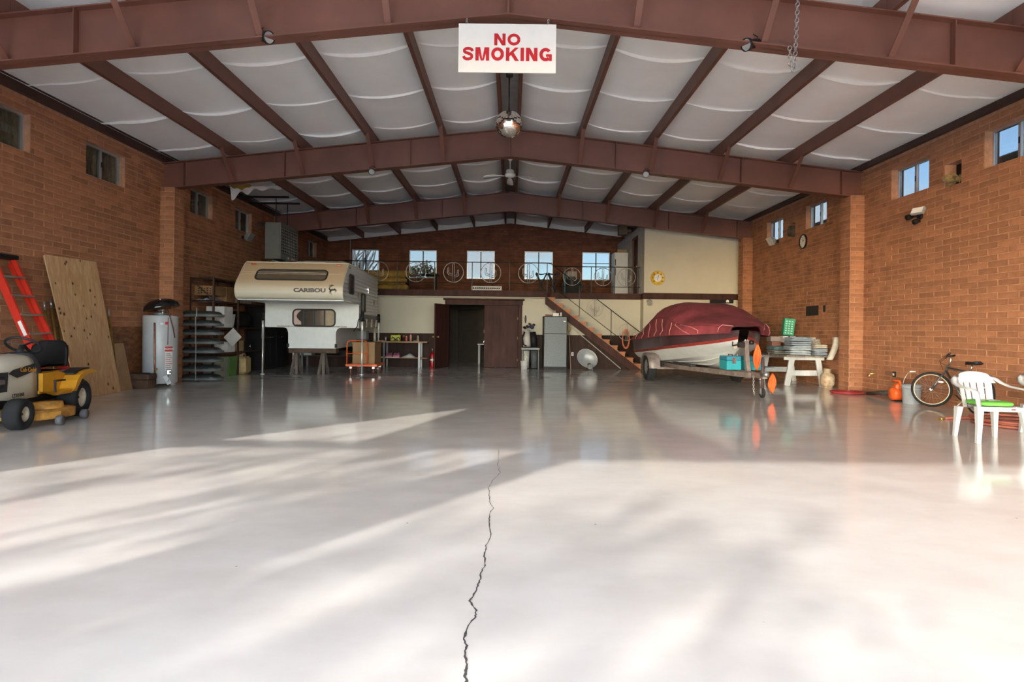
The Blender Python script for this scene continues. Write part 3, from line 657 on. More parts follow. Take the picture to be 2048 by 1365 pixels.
for x in px_: t = MB(); t.box(x-.012, x+.012, yy-.012, yy+.012, LZ, ZT); t.build('post', M_IRON, rl, True)
for i in range(7): medallion((px_[i]+.611, yy, 3.10), .325, rl)
rl2 = thing('railing', 'black iron stair railing sloping down along the orange treads', 'railing', (2.6, YL1+.02, 0)); yy = YL1+.06
def dz(x, z0_): return z0_ - (x-1.36)*sl_
t = MB(); t.tube([(1.37, yy, ZT-.09), (4.25, yy, dz(4.25, ZT-.08))], .014, 8); t.build('top_rail', M_IRON, rl2, True)
t = MB(); t.tube([(1.27, yy, ZL-.035), (4.25, yy, dz(4.25, ZL-.1))], .010, 8); t.build('bottom_rail', M_IRON, rl2, True)
for x in (2.22, 3.26, 4.22): t = MB(); t.box(x-.011, x+.011, yy-.011, yy+.011, strl(x)+.0, dz(x, ZT-.08)); t.build('post', M_IRON, rl2, True)
for x in (2.74, 3.77): medallion((x, yy, dz(x, (ZT+ZL)/2-.07)), .27, rl2)
rl3 = thing('railing', 'black iron railing on the loft behind the stairwell', 'railing', (2.8, YL2+.06, LZ)); yy = YL2+.06
for z, r in ((3.42, .014), (2.74, .010)): t = MB(); t.tube([(1.38, yy, z), (XRM-.02, yy, z)], r, 8); t.build('top_rail' if z > 3 else 'bottom_rail', M_IRON, rl3, True)
for x in (1.40, 2.70, 3.50, 4.30): t = MB(); t.box(x-.011, x+.011, yy-.011, yy+.011, LZ, 3.42); t.build('post', M_IRON, rl3, True)
for x in (2.05, 3.1, 3.9): medallion((x, yy, 3.08), .3, rl3)
# ---- things on the loft
M_MUST = mat('mustard_cloth', (0.36, 0.22, 0.05), 0.9, var=0.25, bump=0.3)
for i, (z, x1) in enumerate(((2.64, -3.55), (2.87, -3.6), (3.10, -3.5))):
    t = MB(); t.cyl((-5.6, 20.35, z), (x1-.02, 20.35, z), .115, n=20); t.cyl((x1-.02, 20.35, z), (x1+.05, 20.35, z), .085, .06, n=16)
    tag(t.build_at('rolled_rug', M_MUST, Vector((-4.6, 20.35, z-.115))), ['mustard roll of padding at the bottom of the loft stack', 'mustard roll of padding in the middle of the loft stack', 'mustard roll of padding on top of the loft stack'][i], 'roll', 'mustard rolls stacked on the loft')
cf = thing('coffee_table', 'dark bench silhouetted below the second loft window', 'table', (-3.6, 23.6, LZ))
t = MB(); t.box(-4.2, -2.85, 23.3, 23.9, 3.34, 3.40, b=.01); t.build('table_top', M_BLACK, cf, True)
for x in (-4.1, -2.98):
    for y in (23.4, 23.8): t = MB(); t.box(x-.03, x+.03, y-.03, y+.03, LZ, 3.34); t.build('leg', M_BLACK, cf, True)
t = MB(); t.box(-1.32, -.32, YL1+.10, YL1+.125, LZ+.006, LZ+.155, b=.004); vg = t.build_at('floor_register', mat('register_grey', (.30, .28, .25), .5, .4), Vector((-.82, YL1+.11, LZ+.006))); tag(vg, 'long grey vent grille with a row of holes at the loft edge', 'vent')
for i in range(13):
    t = MB(); c = Vector((-1.24+i*.07, YL1+.0985, LZ+.08)); t.lathe([(.0, 0), (.026, 0), (.026, .004), (0, .004)], c, rotM('X', PI/2), 10); t.build('vent_hole', M_BLACK, vg, True)
def xstool(x, y, label):
    r = thing('folding_stool', label, 'stool', (x, y, LZ))
    for s in (-1, 1):
        for dy in (-.2, .2):
            t = MB(); t.bar((x-s*.2, y+dy, LZ), (x+s*.2, y+dy, 3.36), .045, .035, up=(0, 1, 0)); t.build('leg', M_BLACK, r, True)
    t = MB(); t.grid(lambda a, b: Vector((x-.2+.4*a, y-.22+.44*b, 3.37-.06*math.sin(PI*a))), 8, 2); t.build('seat', M_BLACK, r, True)
xstool(1.1, 22.2, 'black cross-legged folding stool under the fourth loft window'); xstool(1.55, 22.2, 'black cross-legged folding stool beside the stair head')
dr = thing('bass_drum', 'dark drum with a pale box on it behind the stair head', 'drum', (2.25, 22.4, LZ))
t = MB(); t.cyl((2.25, 22.2, LZ+.36), (2.25, 22.6, LZ+.36), .36, n=28); t.build('shell', mat('dark_drum', (.02, .025, .025), .7, spec=.15), dr, True)
t = MB(); t.tube([(2.25+.36*math.cos(a), 22.19, LZ+.36+.36*math.sin(a)) for a in [2*PI*i/28 for i in range(28)]], .016, 6, closed=True); t.build('hoop', mat('drum_hoop', (.07, .09, .085), .5), dr, True)
t = MB(); t.cyl((2.25, 22.185, LZ+.36), (2.25, 22.2, LZ+.36), .33, n=28); t.build('head', mat('drum_head', (.03, .032, .032), .7, spec=.15), dr, True)
t = MB(); t.box(2.08, 2.42, 22.25, 22.55, LZ+.722, LZ+.93, b=.01); tag(t.build_at('carton', mat('pale_carton', (.4, .36, .27), .8), Vector((2.25, 22.4, LZ+.722))), 'pale carton standing on the dark drum on the loft', 'box')
t = MB(); t.tube([(1.93, 21.75, LZ), (1.93, 21.75, LZ+.62), (1.93, 21.75, LZ+.7), (1.93, 21.75, LZ+1.05)], [.03, .03, .055, .012], 12); tag(t.build_at('patio_umbrella', mat('teal_canvas', (.10, .24, .25), .8), Vector((1.93, 21.75, LZ))), 'furled teal umbrella standing beside the drum on the loft', 'umbrella')
# loft refrigerator
fg = thing('refrigerator', 'white refrigerator standing on the loft', 'refrigerator', (4.06, 22.6, LZ))
M_FRW = mat('white_enamel', (.60, .62, .62), .3, var=.03)
t = MB(); t.box(3.80, 4.34, 22.36, 22.9, LZ+.02, LZ+1.66, b=.015); t.build('body', mat('grey_blue_enamel', (.33, .40, .46), .35), fg, True)
t = MB(); t.box(3.81, 4.33, 22.30, 22.36, LZ+1.12, LZ+1.65, b=.015); dd = t.build('freezer_door', M_FRW, fg, True); t = MB(); t.box(3.83, 3.86, 22.26, 22.3, LZ+1.16, LZ+1.4, b=.005); t.build('handle', M_BLACK, dd, True)
t = MB(); t.box(3.81, 4.33, 22.30, 22.36, LZ+.06, LZ+1.10, b=.015); dd = t.build('door', M_FRW, fg, True); t = MB(); t.box(3.83, 3.86, 22.26, 22.3, LZ+.8, LZ+1.06, b=.005); t.build('handle', M_BLACK, dd, True)
t = MB(); t.box(3.95, 4.3, 22.45, 22.75, LZ+1.662, LZ+1.78, b=.005); tag(t.build_at('carton', mat('tan_carton', (.38, .27, .13), .85), Vector((4.1, 22.6, LZ+1.662))), 'flat tan carton lying on the loft refrigerator', 'box')
# spray cooler duct at the corner of the room and lamp on its wall
t = MB(); t.box(3.9, 4.2, 21.9, 22.2, LZ+2.25, LZ+2.75, b=.01); t.cyl((4.05, 22.05, LZ+2.4), (4.37, 22.05, LZ+2.4), .07, n=14); tag(t.build_at('speaker_box', mat('weathered_box', (.16, .12, .08), .8), Vector((4.05, 22.05, LZ+2.25))), 'weathered box bracketed high on the side wall of the loft room', 'box')
def flood(name, loc, aim, label, group=None, r=.07, m=None, l=.16):
    """can spotlight: yoke, body, lens"""
    loc = Vector(loc); root = thing(name, label, 'spotlight', loc, group=group); aim = Vector(aim).normalized(); Q = aim.to_track_quat('Z', 'Y').to_matrix()
    c = loc + Vector((0, 0, -.12))
    t = MB(); t.lathe([(0, -l*.55), (r*.6, -l*.55), (r*.72, -l*.35), (r*.72, l*.25), (r, l*.32), (r*1.05, l*.5), (r*.92, l*.5)], c, Q, 16); t.build('housing', m or M_BLACK, root, True)
    t = MB(); t.lathe([(0, l*.46), (r*.9, l*.47)], c, Q, 16); t.build('lens', mat('lamp_glass', (.5, .52, .52), .12, .3), root, True)
    x = Q @ Vector((1, 0, 0)); t = MB(); t.tube([c + x*r*.78, c + x*r*1.0 + Vector((0, 0, .05)), loc, c - x*r*1.0 + Vector((0, 0, .05)), c - x*r*.78], .008, 6); t.build('yoke', M_IRON, root, True)
    return root
# wall dial on the cream room
dl = thing('wall_dial', 'large yellow round wall thermometer on the cream loft room', 'thermometer', (4.83, YL3-.01, 3.02))
c = Vector((4.83, YL3-.002, 3.02)); t = MB(); t.lathe([(0, .02), (.10, .02), (.215, .018), (.235, .03), (.24, .0)], c, rotM('X', PI/2), 32); t.build('rim', mat('dial_yellow', (.62, .40, .03), .4), dl, True)
t = MB(); t.lathe([(0, .024), (.125, .022)], c, rotM('X', PI/2), 28); t.build('face', mat('dial_face', (.72, .72, .70), .4), dl, True)
t = MB(); t.bar(c+Vector((-.02, -.03, -.06)), c+Vector((.035, -.03, .10)), .014, .004, up=(0, 1, 0)); t.build('pointer', mat('pointer_blue', (.05, .07, .2), .4), dl, True)
for k, num in enumerate(('-20', '0', '20', '40', '60', '80', '100')):
    a = math.radians(220 - k*43); text_mesh('numeral', num, .055, M_BLACK, dl, (.17*math.cos(a), -.018, .17*math.sin(a)), extrude=.001, bold=.002)
flood('spotlight', (4.30, 19.7, 4.92), (-.7, -.5, -.4), 'small spotlight on the corner of the cream loft room', r=.08)
flood('spotlight', (4.55, YL3-.06, LZ-.2), (0, -.8, -.6), 'clear glass lamp under the cream loft room', r=.085, m=mat('pale_lamp', (.5, .48, .42), .3), l=.12)
t = MB(); t.box(6.55, 7.33, YL3-.06, YL3-.031, LZ-.31, LZ-.2, b=.004); ho = t.build_at('sign_plate', M_BLACK, Vector((6.9, YL3-.05, LZ-.31))); tag(ho, 'black plate with a small white house emblem under the loft room', 'sign')
t = MB(); t.add([(7.08, YL3-.063, LZ-.28), (7.18, YL3-.063, LZ-.28), (7.18, YL3-.063, LZ-.225), (7.13, YL3-.063, LZ-.19), (7.08, YL3-.063, LZ-.225)], [(0,1,2,3,4)]); t.build('emblem', M_WHITE, ho, True)

t = MB(); t.tube([(-6.12, 22.7, 4.99), (-6.12, 22.7, 3.3)], .005, 5); t.lathe([(0, -.04), (.014, -.03), (.014, 0), (0, .01)], (-6.12, 22.7, 3.3), None, 8); tag(t.build_at('pull_cord', M_WHITE, Vector((-6.12, 22.7, 3.26))), 'thin pale pull cord hanging from a purlin beside the first loft window', 'cord')
# ================================================================ LEFT SIDE
M_RUBBER = mat('tyre_rubber', (0.022, 0.023, 0.025), 0.8, var=0.2, bump=0.2, spec=0.2)
M_YEL = mat('yellow_machine_paint', (0.62, 0.29, 0.018), 0.35, var=0.12, scale=4)
M_DECK = mat('worn_yellow_deck', (0.52, 0.25, 0.045), 0.6, var=0.35, scale=7)
M_BONE = mat('bone_hood', (0.58, 0.55, 0.45), 0.35, var=0.05)
M_SEATB = mat('black_vinyl', (0.010, 0.010, 0.011), 0.6, var=0.2, bump=0.1, spec=0.18)
M_PLASTIC = mat('dark_grey_plastic', (0.028, 0.030, 0.034), 0.5, var=0.15, spec=0.25)
M_RIM = mat('bone_wheel_rim', (0.48, 0.43, 0.33), 0.5, var=0.2, scale=14)
M_CHROME = mat('chrome', (0.75, 0.76, 0.77), 0.16, 1.0, var=0.05)
M_GALV = mat('galvanised', (0.45, 0.47, 0.48), 0.35, 0.85, var=0.15)
M_RED = mat('red_fibreglass', (0.62, 0.035, 0.018), 0.4, var=0.12)
M_ORANGE = mat('orange_red_paint', (0.72, 0.12, 0.02), 0.4, var=0.1)
M_CARD = mat('cardboard', (0.33, 0.20, 0.10), 0.9, var=0.12, scale=3)
M_TEXTB = mat('black_print', (0.015, 0.013, 0.012), 0.6)
def wheel(parent, c, r, w, axis, rim_r, rm, tread=True, name='wheel', lugs=0):
    """tyre as a part, rim as its sub-part; axis is the direction of the outer face"""
    c = Vector(c); Q = Vector(axis).normalized().to_track_quat('Z', 'Y').to_matrix(); h = w/2; t = MB()
    prof = [(rim_r, -h*.75), (rim_r*1.08, -h*.95), (r*.80, -h), (r*.93, -h*.9), (r, -h*.6), (r, h*.6), (r*.93, h*.9), (r*.80, h), (rim_r*1.08, h*.95), (rim_r, h*.75)]
    t.lathe(prof, c, Q, 32)
    for k in range(lugs):
        a = 2*PI*k/lugs
        for s in (-1, 1):
            p = c + Q @ Vector((r*math.cos(a+.05*s), r*math.sin(a+.05*s), s*h*.33)); u = Q @ Vector((math.cos(a), math.sin(a), 0)); v = Q @ Vector((-math.sin(a), math.cos(a), 0)); ww = Q @ Vector((0, 0, 1))
            t.obox(p, (r*.07, r*.09, h*.5), Matrix((u, v, ww)).transposed())
    ty = t.build(name, M_RUBBER, parent)
    t = MB(); t.lathe([(0, h*.30), (rim_r*.28, h*.32), (rim_r*.30, h*.1), (rim_r*.72, h*.12), (rim_r*.86, h*.6), (rim_r*1.04, h*.78), (rim_r*1.04, -h*.78), (rim_r*.8, -h*.5), (0, -h*.4)], c, Q, 24); t.build('rim', rm, ty)
    t = MB(); t.lathe([(0, h*.5), (rim_r*.13, h*.48), (rim_r*.15, h*.25)], c, Q, 12); t.build('hub_cap', M_IRON, ty)
    return ty
# ---- riding mower (local: x forward, y its left side)
mw = thing('riding_mower', 'yellow and bone riding lawn mower with a black seat', 'mower', (-6.36, 8.18, 0), math.radians(-79.5))
for sy in (-1, 1):
    wheel(mw, (0, sy*.37, .25), .25, .25, (0, sy, 0), .13, M_RIM, lugs=22)
    wheel(mw, (1.20, sy*.36, .185), .185, .18, (0, sy, 0), .09, M_RIM)
t = MB(); t.bar((1.2, -.30, .175), (1.2, .30, .175), .05, .05); t.bar((.1, -.2, .3), (1.35, -.2, .3), .05, .09); t.bar((.1, .2, .3), (1.35, .2, .3), .05, .09); t.bar((0, -.26, .235), (0, .26, .235), .12, .12); t.build('chassis', M_IRON, mw)
# hood: lofted
def ring(x, hw, z0, z1, n=10, pinch=.75):
    P = []
    for i in range(n+1):
        a = PI*i/n; P.append(Vector((x, hw*(abs(math.cos(a))**.45)*(1 if math.cos(a) > 0 else -1)*-1*(1 if True else pinch), z0+(z1-z0)*(math.sin(a)**.55))))
    return P + [Vector((x, hw, z0-.0)), Vector((x, -hw, z0))][::1] if False else P
t = MB(); t.loft([ring(.62, .25, .33, .86), ring(.75, .255, .33, .88), ring(1.05, .245, .33, .85), ring(1.32, .225, .36, .78), ring(1.46, .19, .40, .68), ring(1.52, .15, .44, .60)]); hd = t.build('hood', M_BONE, mw)
t = MB(); t.add([(.70, .262, .66), (1.05, .257, .60), (1.20, .25, .66), (1.12, .252, .70), (.70, .262, .76)], [(0,1,2,3,4)]); t.add([(.70, .264, .66), (1.05, .259, .60), (1.20, .252, .66), (1.12, .254, .70), (.70, .264, .76)], [(4,3,2,1,0)]); t.build('side_vent', M_PLASTIC, hd)
o = text_mesh('lettering', 'Cub Cadet', .075, mat('orange_decal', (.75, .33, .04), .5), hd, (.84, .268, .685), (PI/2, 0.06, PI), .001, .001)
o = text_mesh('lettering', 'LTX1050', .06, M_TEXTB, hd, (1.03, .262, .39), (PI/2, 0, PI), .001, .001)
t = MB(); t.add([(1.22, .252, .45), (1.42, .222, .45), (1.42, .212, .62), (1.34, .225, .68), (1.20, .25, .68)], [(0,1,2,3,4)]); t.box(1.22, 1.40, .225, .245, .5, .64, b=.01); t.build('headlamp_bezel', M_PLASTIC, hd)
t = MB(); t.box(1.25, 1.36, .24, .252, .54, .60, b=.008); t.build('headlamp', M_CHROME, hd)
t = MB(); t.loft([ring(.50, .24, .33, .87), ring(.56, .25, .33, .9), ring(.63, .255, .33, .885)]); t.build('dash', M_PLASTIC, mw)
t = MB(); t.cyl((.58, 0, .85), (.48, 0, .96), .035, n=10); sw_c = Vector((.46, 0, .975)); Q = Vector((-.55, 0, .84)).to_track_quat('Z', 'Y').to_matrix()
t.tube([sw_c + Q @ Vector((.19*math.cos(a), .19*math.sin(a), 0)) for a in [2*PI*i/28 for i in range(28)]], .017, 8, closed=True)
for a in (.5, 2.6, 4.7): t.bar(sw_c, sw_c + Q @ Vector((.18*math.cos(a), .18*math.sin(a), 0)), .04, .012)
t.build('steering_wheel', M_PLASTIC, mw)
t = MB(); t.box(-.08, .62, -.27, .27, .36, .40); t.add([(.62, .44, .34), (.15, .46, .34), (.05, .48, .40), (.62, .47, .36), (.62, .24, .40), (.05, .24, .40)], [(0,1,2,3), (3,2,5,4), (0,4,5,1)]); t.build('footrest', M_YEL, mw)
t = MB()
for s in (-1, 1): t.loft([[Vector((x, s*y, z)) for y, z in ((.20, a), (.30, a), (.30, b), (.20, b))] for x, a, b in ((.60, .38, .62), (.3, .38, .63), (.12, .38, .60), (.0, .42, .58))], smooth=False)
t.build('side_panel', M_YEL, mw)
for s in (-1, 1):   # rear fender arches over the wheel
    t = MB(); pr = [(.30, .36), (.22, .40), (.16, .50), (.08, .565), (-.06, .61), (-.22, .625), (-.33, .60), (-.35, .57), (-.22, .575), (-.08, .555), (.04, .51), (.11, .44), (.16, .36)]
    rings = [[Vector((x, s*y, z)) for x, z in pr] for y in (.22, .30, .46, .49)]
    t.loft(rings, smooth=False); t.build('rear_fender', M_YEL, mw)
    t = MB(); t.loft([[Vector((x, s*y, z)) for y, z in ((.26, zz), (.42, zz), (.42, zz+.02), (.26, zz+.02))] for x, zz in ((.10, .572), (0, .605), (-.15, .63), (-.30, .625))], smooth=False); t.build('fender_pad', M_PLASTIC, mw)
t = MB(); t.box(.02, .30, -.2, .2, .60, .63); t.cyl((.2, .15, .5), (.2, .15, .62), .012, n=8); t.cyl((.2, -.15, .5), (.2, -.15, .62), .012, n=8); t.build('seat_bracket', M_YEL, mw)
seat = MB()
seat.grid(lambda a, b: Vector((-.10+.44*a, -.235+.47*b, .665 + .05*(abs(2*b-1)**3) + .02*math.sin(PI*a)*math.sin(PI*b) + (.02 if a > .9 else 0))), 8, 10)
seat.grid(lambda a, b: Vector((-.10+.44*a, -.225+.45*b, .635)), 2, 2)
st_o = seat.build('seat', M_SEATB, mw)
bk = MB()
def backp(a, b, off=0.0):
    z = .67+.36*a; wv = .235*(1-.22*a**3); return Vector((-.10-.09*a - off + .05*abs(2*b-1)**2.5, -wv+2*wv*b, z - (.05*abs(2*b-1)**4 if a > .8 else 0)))
bk.grid(lambda a, b: backp(a, b), 10, 12); bk.grid(lambda a, b: backp(a, b, .05), 10, 12)
bk.grid(lambda a, b: backp(1, b, .05*a), 1, 12); bk.grid(lambda a, b: backp(a, 0, .05*b), 10, 1); bk.grid(lambda a, b: backp(a, 1, .05*b), 10, 1); bk.build('backrest', M_SEATB, mw)
t = MB(); t.bar((.52, .40, .36), (.52, .40, .52), .02, .02); t.bar((.52, .40, .52), (.36, .42, .52), .05, .02); t.build('pedal', M_PLASTIC, mw)
dk = MB(); Pk = [(.26, .52), (.5, .62), (.78, .60), (.98, .46), (1.0, -.46), (.78, -.60), (.5, -.62), (.24, -.5)]
dk.loft([[Vector((x*1, y, .075)) for x, y in Pk], [Vector((x, y, .16)) for x, y in Pk], [Vector((.62+(x-.62)*.9, y*.9, .185)) for x, y in Pk]], smooth=False); dko = dk.build('mower_deck', M_DECK, mw)
for y in (.33, -.33): t = MB(); t.lathe([(.20, .18), (.185, .265), (.0, .27)], (.60, y, 0), None, 20); t.build('spindle_cover', M_DECK, dko)
for x, y in ((.30, .60), (.88, .60)):
    t = MB(); t.lathe([(0, -.035), (.055, -.035), (.06, -.02), (.06, .02), (.055, .035), (0, .035)], (x, y+.04, .062), rotM('X', -PI/2), 16); t.build('gauge_wheel', mat('grey_rubber', (.10, .10, .11), .7), dko)
t = MB(); t.box(-.32, -.24, -.06, .06, .25, .29); t.cyl((-.34, 0, .2), (-.34, 0, .34), .02, n=8); t.build('hitch', M_IRON, mw)
# ---- step ladder leaning on the wall
ld = thing('step_ladder', 'red fibreglass step ladder leaning on the brick wall', 'ladder', (-6.5, 8.95, 0))
YN, YF = 8.62, 9.14; B_, T_ = Vector((-6.48, 0, 0)), Vector((-7.54, 0, 2.22))
def lp(f, y): p = B_.lerp(T_, f); return Vector((p.x, y, p.z))
def ly(f, near): return (YN+.07*f) if near else (YF-.07*f)
for near in (True, False):
    t = MB(); a, b = lp(0.02, ly(0, near)), lp(1, ly(1, near)); d = (b-a).normalized(); up = Vector((0, 1, 0)).cross(d)
    s = 1 if near else -1
    t.bar(a, b, .008, .085, up=up); n_ = up*.04
    t.bar(a+n_+Vector((0, s*.015, 0)), b+n_+Vector((0, s*.015, 0)), .032, .007, up=up); t.bar(a-n_+Vector((0, s*.015, 0)), b-n_+Vector((0, s*.015, 0)), .032, .007, up=up)
    t.build('front_rail', M_RED, ld, True)
    t = MB(); off = Vector((-.10, 0, 0)); a2, b2 = lp(0.03, ly(0, near)+s*.03)+Vector((-.09, 0, .06)), lp(.97, ly(1, near)+s*.03)+Vector((-.06, 0, 0))
    t.bar(a2, b2, .03, .05, up=up); t.build('rear_rail', M_RED, ld, True)
    t = MB(); p = lp(.015, ly(0, near)); t.obox(p, (.09, .05, .05)); t.build('foot', M_BLACK, ld, True)
for k in range(1, 8):
    f = k*.125; t = MB(); p0, p1 = lp(f, ly(f, True)+.01), lp(f, ly(f, False)-.01); t.bar(p0+Vector((.02, 0, 0)), p1+Vector((.02, 0, 0)), .085, .025); t.bar(p0+Vector((.0, 0, -.02)), p0+Vector((.0, .12, -.09))+Vector((0, -.10, 0)), .02, .004)
    t.build('step', M_GALV, ld, True)
t = MB(); c = lp(1.0, (YN+YF)/2); t.obox(c+Vector((-.02, 0, .03)), (.17, .46, .07), None, b=.012); t.build('top_cap', M_BLACK, ld, True)
t = MB(); p = lp(.52, ly(.52, True)-.006); t.obox(p, (.05, .002, .30), rotM('Y', math.atan2(-1.06, 2.22))); t.build('label_plate', M_WHITE, ld, True)
# ---- plywood, cardboard, panelling and poles against the wall
def leaning_sheet(name, bl, br, tl, tr, th, m, label, cat):
    bl, br, tl, tr = map(Vector, (bl, br, tl, tr)); n = (br-bl).cross(tl-bl).normalized()*th
    t = MB(); t.add([bl, br, tr, tl, bl+n, br+n, tr+n, tl+n], [(0,3,2,1), (4,5,6,7), (0,1,5,4), (1,2,6,5), (2,3,7,6), (3,0,4,7)]); o = t.build_at(name, m, (bl+br)/2); return tag(o, label, cat)
def plywood_mat():
    m = bpy.data.materials.new('fir_plywood'); m.use_nodes = True; nt = m.node_tree; N = nt.nodes; K = nt.links; b = N['Principled BSDF']; b.inputs['Roughness'].default_value = .65
    tc = N.new('ShaderNodeTexCoord'); mp = N.new('ShaderNodeMapping'); mp.inputs['Scale'].default_value = (6, 6, .7); K.new(tc.outputs['Object'], mp.inputs['Vector'])
    n1 = N.new('ShaderNodeTexNoise'); n1.inputs['Scale'].default_value = 2.2; n1.inputs['Detail'].default_value = 8; n1.inputs['Distortion'].default_value = 1.6; K.new(mp.outputs['Vector'], n1.inputs['Vector'])
    r1 = N.new('ShaderNodeValToRGB'); r1.color_ramp.elements[0].position = .35; r1.color_ramp.elements[1].position = .65; r1.color_ramp.elements[0].color = (.44, .26, .12, 1); r1.color_ramp.elements[1].color = (.58, .38, .21, 1); K.new(n1.outputs['Fac'], r1.inputs['Fac'])
    vo = N.new('ShaderNodeTexVoronoi'); vo.inputs['Scale'].default_value = 6.0; mp2 = N.new('ShaderNodeMapping'); mp2.inputs['Scale'].default_value = (1, 1, .8); K.new(tc.outputs['Object'], mp2.inputs['Vector']); K.new(mp2.outputs['Vector'], vo.inputs['Vector'])
    r2 = N.new('ShaderNodeValToRGB'); r2.color_ramp.elements[0].position = .10; r2.color_ramp.elements[1].position = .17; r2.color_ramp.elements[0].color = (.12, .05, .02, 1); r2.color_ramp.elements[1].color = (1, 1, 1, 1); K.new(vo.outputs['Distance'], r2.inputs['Fac'])
    mx = N.new('ShaderNodeMixRGB'); mx.blend_type = 'MULTIPLY'; mx.inputs['Fac'].default_value = 1; K.new(r1.outputs['Color'], mx.inputs['Color1']); K.new(r2.outputs['Color'], mx.inputs['Color2']); K.new(mx.outputs['Color'], b.inputs['Base Color']); return m
ply = leaning_sheet('plywood_sheet', (-7.22, 10.02, 0.0), (-7.30, 11.22, 0.0), (-7.60, 9.72, 2.38), (-7.62, 10.98, 2.40), .018, plywood_mat(), 'tall knotty plywood sheet leaning on the brick wall', 'plywood')
t = MB(); pv = Vector((-7.22, 10.02, 0))
for k in range(26):
    f = .22+.6*k/26; c = Vector((-7.22, 10.02, 0)).lerp(Vector((-7.60, 9.72, 2.38)), f).lerp(Vector((-7.30, 11.22, 0)).lerp(Vector((-7.62, 10.98, 2.40)), f), .50); t.obox(c+Vector((.022, 0, 0)), (.001, .014, .022 if k % 5 else .05))
tag(t.build('grade_stamp', M_TEXTB, ply, True), kind='stuff')
leaning_sheet('cardboard_sheet', (-7.33, 11.27, 0), (-7.37, 11.70, 0), (-7.45, 11.26, .90), (-7.47, 11.56, .90), .008, M_CARD, 'plain brown cardboard sheet leaning beside the plywood', 'cardboard')
M_OAK = mat('figured_oak_panel', (0.20, 0.075, 0.026), 0.55, var=0.45, scale=2.2, stretch=(1, 2.2, 6), bump=0.05)
t = MB(); t.box(-7.658, -7.645, 11.55, 13.0, .0, 1.22, b=.003); tag(t.build_at('wood_sheet', M_OAK, Vector((-7.63, 12.2, 0))), 'dark figured wood panel standing against the wall by the water heater', 'wood sheet')
M_SCAF = mat('mustard_scaffold_tube', (0.24, 0.14, 0.028), 0.45, 0.3, var=0.25)
for i, (y, zt, lab) in enumerate(((9.78, 1.62, 'mustard scaffold pole with a silver tip nearest the ladder'), (9.92, 1.66, 'mustard scaffold pole with a silver tip second from the ladder'), (10.06, 1.60, 'mustard scaffold pole with a silver tip half behind the plywood'), (11.34, 1.55, 'mustard scaffold pole leaning past the far edge of the plywood'), (11.42, 1.05, 'short mustard scaffold pole behind the cardboard sheet'))):
    r = thing('scaffold_pole', lab, 'pole', (-7.48, y+.1, 0), group='mustard scaffold poles')
    t = MB(); t.cyl((-7.44-.03*(i > 2), y+.1, 0), (-7.60, y, zt-.14), .023, n=12); t.build('tube', M_SCAF, r, True)
    t = MB(); t.cyl((-7.60, y, zt-.14), (-7.612, y-.006, zt), .017, n=12); t.build('coupling_pin', M_GALV, r, True)
# ---- old trunk
tk = thing('trunk', 'small old brown trunk beside the water heater', 'trunk', (-7.35, 11.98, 0))
t = MB(); t.box(-7.58, -7.12, 11.78, 12.08, 0.0, .17, b=.012); t.build('body', mat('old_brown_leather', (.085, .045, .028), .7, var=.35, bump=.3), tk, True)
t = MB(); t.box(-7.59, -7.11, 11.775, 12.085, .172, .29, b=.02); t.build('lid', mat('old_brown_leather', (.085, .045, .028)), tk, True)
t = MB(); t.box(-7.50, -7.18, 11.86, 11.96, .292, .31, b=.003); t.build('strap', M_BLACK, tk, True)
# ---- water heater
wh = thing('water_heater', 'grey tank water heater with a red and white propane label', 'water heater', (-7.30, 12.50, 0)); C = Vector((-7.30, 12.50, 0)); rW = .325
M_WH = mat('grey_enamel', (0.40, 0.42, 0.44), 0.32, var=0.05)
t = MB(); t.lathe([(0, .06), (rW-.01, .06), (rW, .08), (rW, 1.43), (rW-.012, 1.455), (0, 1.47)], C, None, 40); t.build('tank', M_WH, wh, True)
for a in (.4, 2.5, 4.6): t = MB(); t.obox(C+Vector((.24*math.cos(a), .24*math.sin(a), .03)), (.07, .07, .06)); t.build('foot', M_WH, wh, True)
def on(a, z, r=rW): return C + Vector((r*math.cos(a), r*math.sin(a), z))
af = math.atan2(-12.5, 7.3)    # the side turned to the hall
def patch(a0, a1, z0, z1, m, name, off=.003, par=None):
    t = MB(); t.grid(lambda u, v: on(a0+(a1-a0)*u, z0+(z1-z0)*v, rW+off), 8, 1); return t.build(name, m, par or wh, True)
# label column (right of the middle as seen) in strips
la0, la1 = af+.26, af+.72
patch(la0, la1, .72, .82, mat('label_red', (.55, .04, .04), .5), 'label_header'); patch(la0, la1, .32, .715, mat('label_white', (.72, .71, .70), .5), 'label')
for k in range(9): patch(la0+.02, la1-.03-.05*(k % 3), .345+.04*k, .358+.04*k, mat('label_print', (.25, .2, .2), .6) if k not in (3, 5) else mat('label_red', (.55, .04, .04)), 'label_line', .005)
am = (la0+la1)/2; p = on(am, .77, rW+.006); text_mesh('label_lettering', 'PROPANE', .045, M_WHITE, wh, p-C, (PI/2, 0, am+PI/2), .001, .001)
patch(af-.02, af+.13, 1.27, 1.30, M_WHITE, 'maker_plate'); patch(af+.24, af+.42, 1.27, 1.33, mat('label_red', (.55, .04, .04)), 'maker_badge')
t = MB(); t.tube([on(af-.32, 1.30, rW+.02), on(af-.30, 1.28, rW+.035), on(af-.28, .5, rW+.035), on(af-.25, .08, rW+.03)], .016, 8); t.build('drain_pipe', mat('copper', (.32, .13, .075), .4, .8, var=.3, scale=12), wh, True)
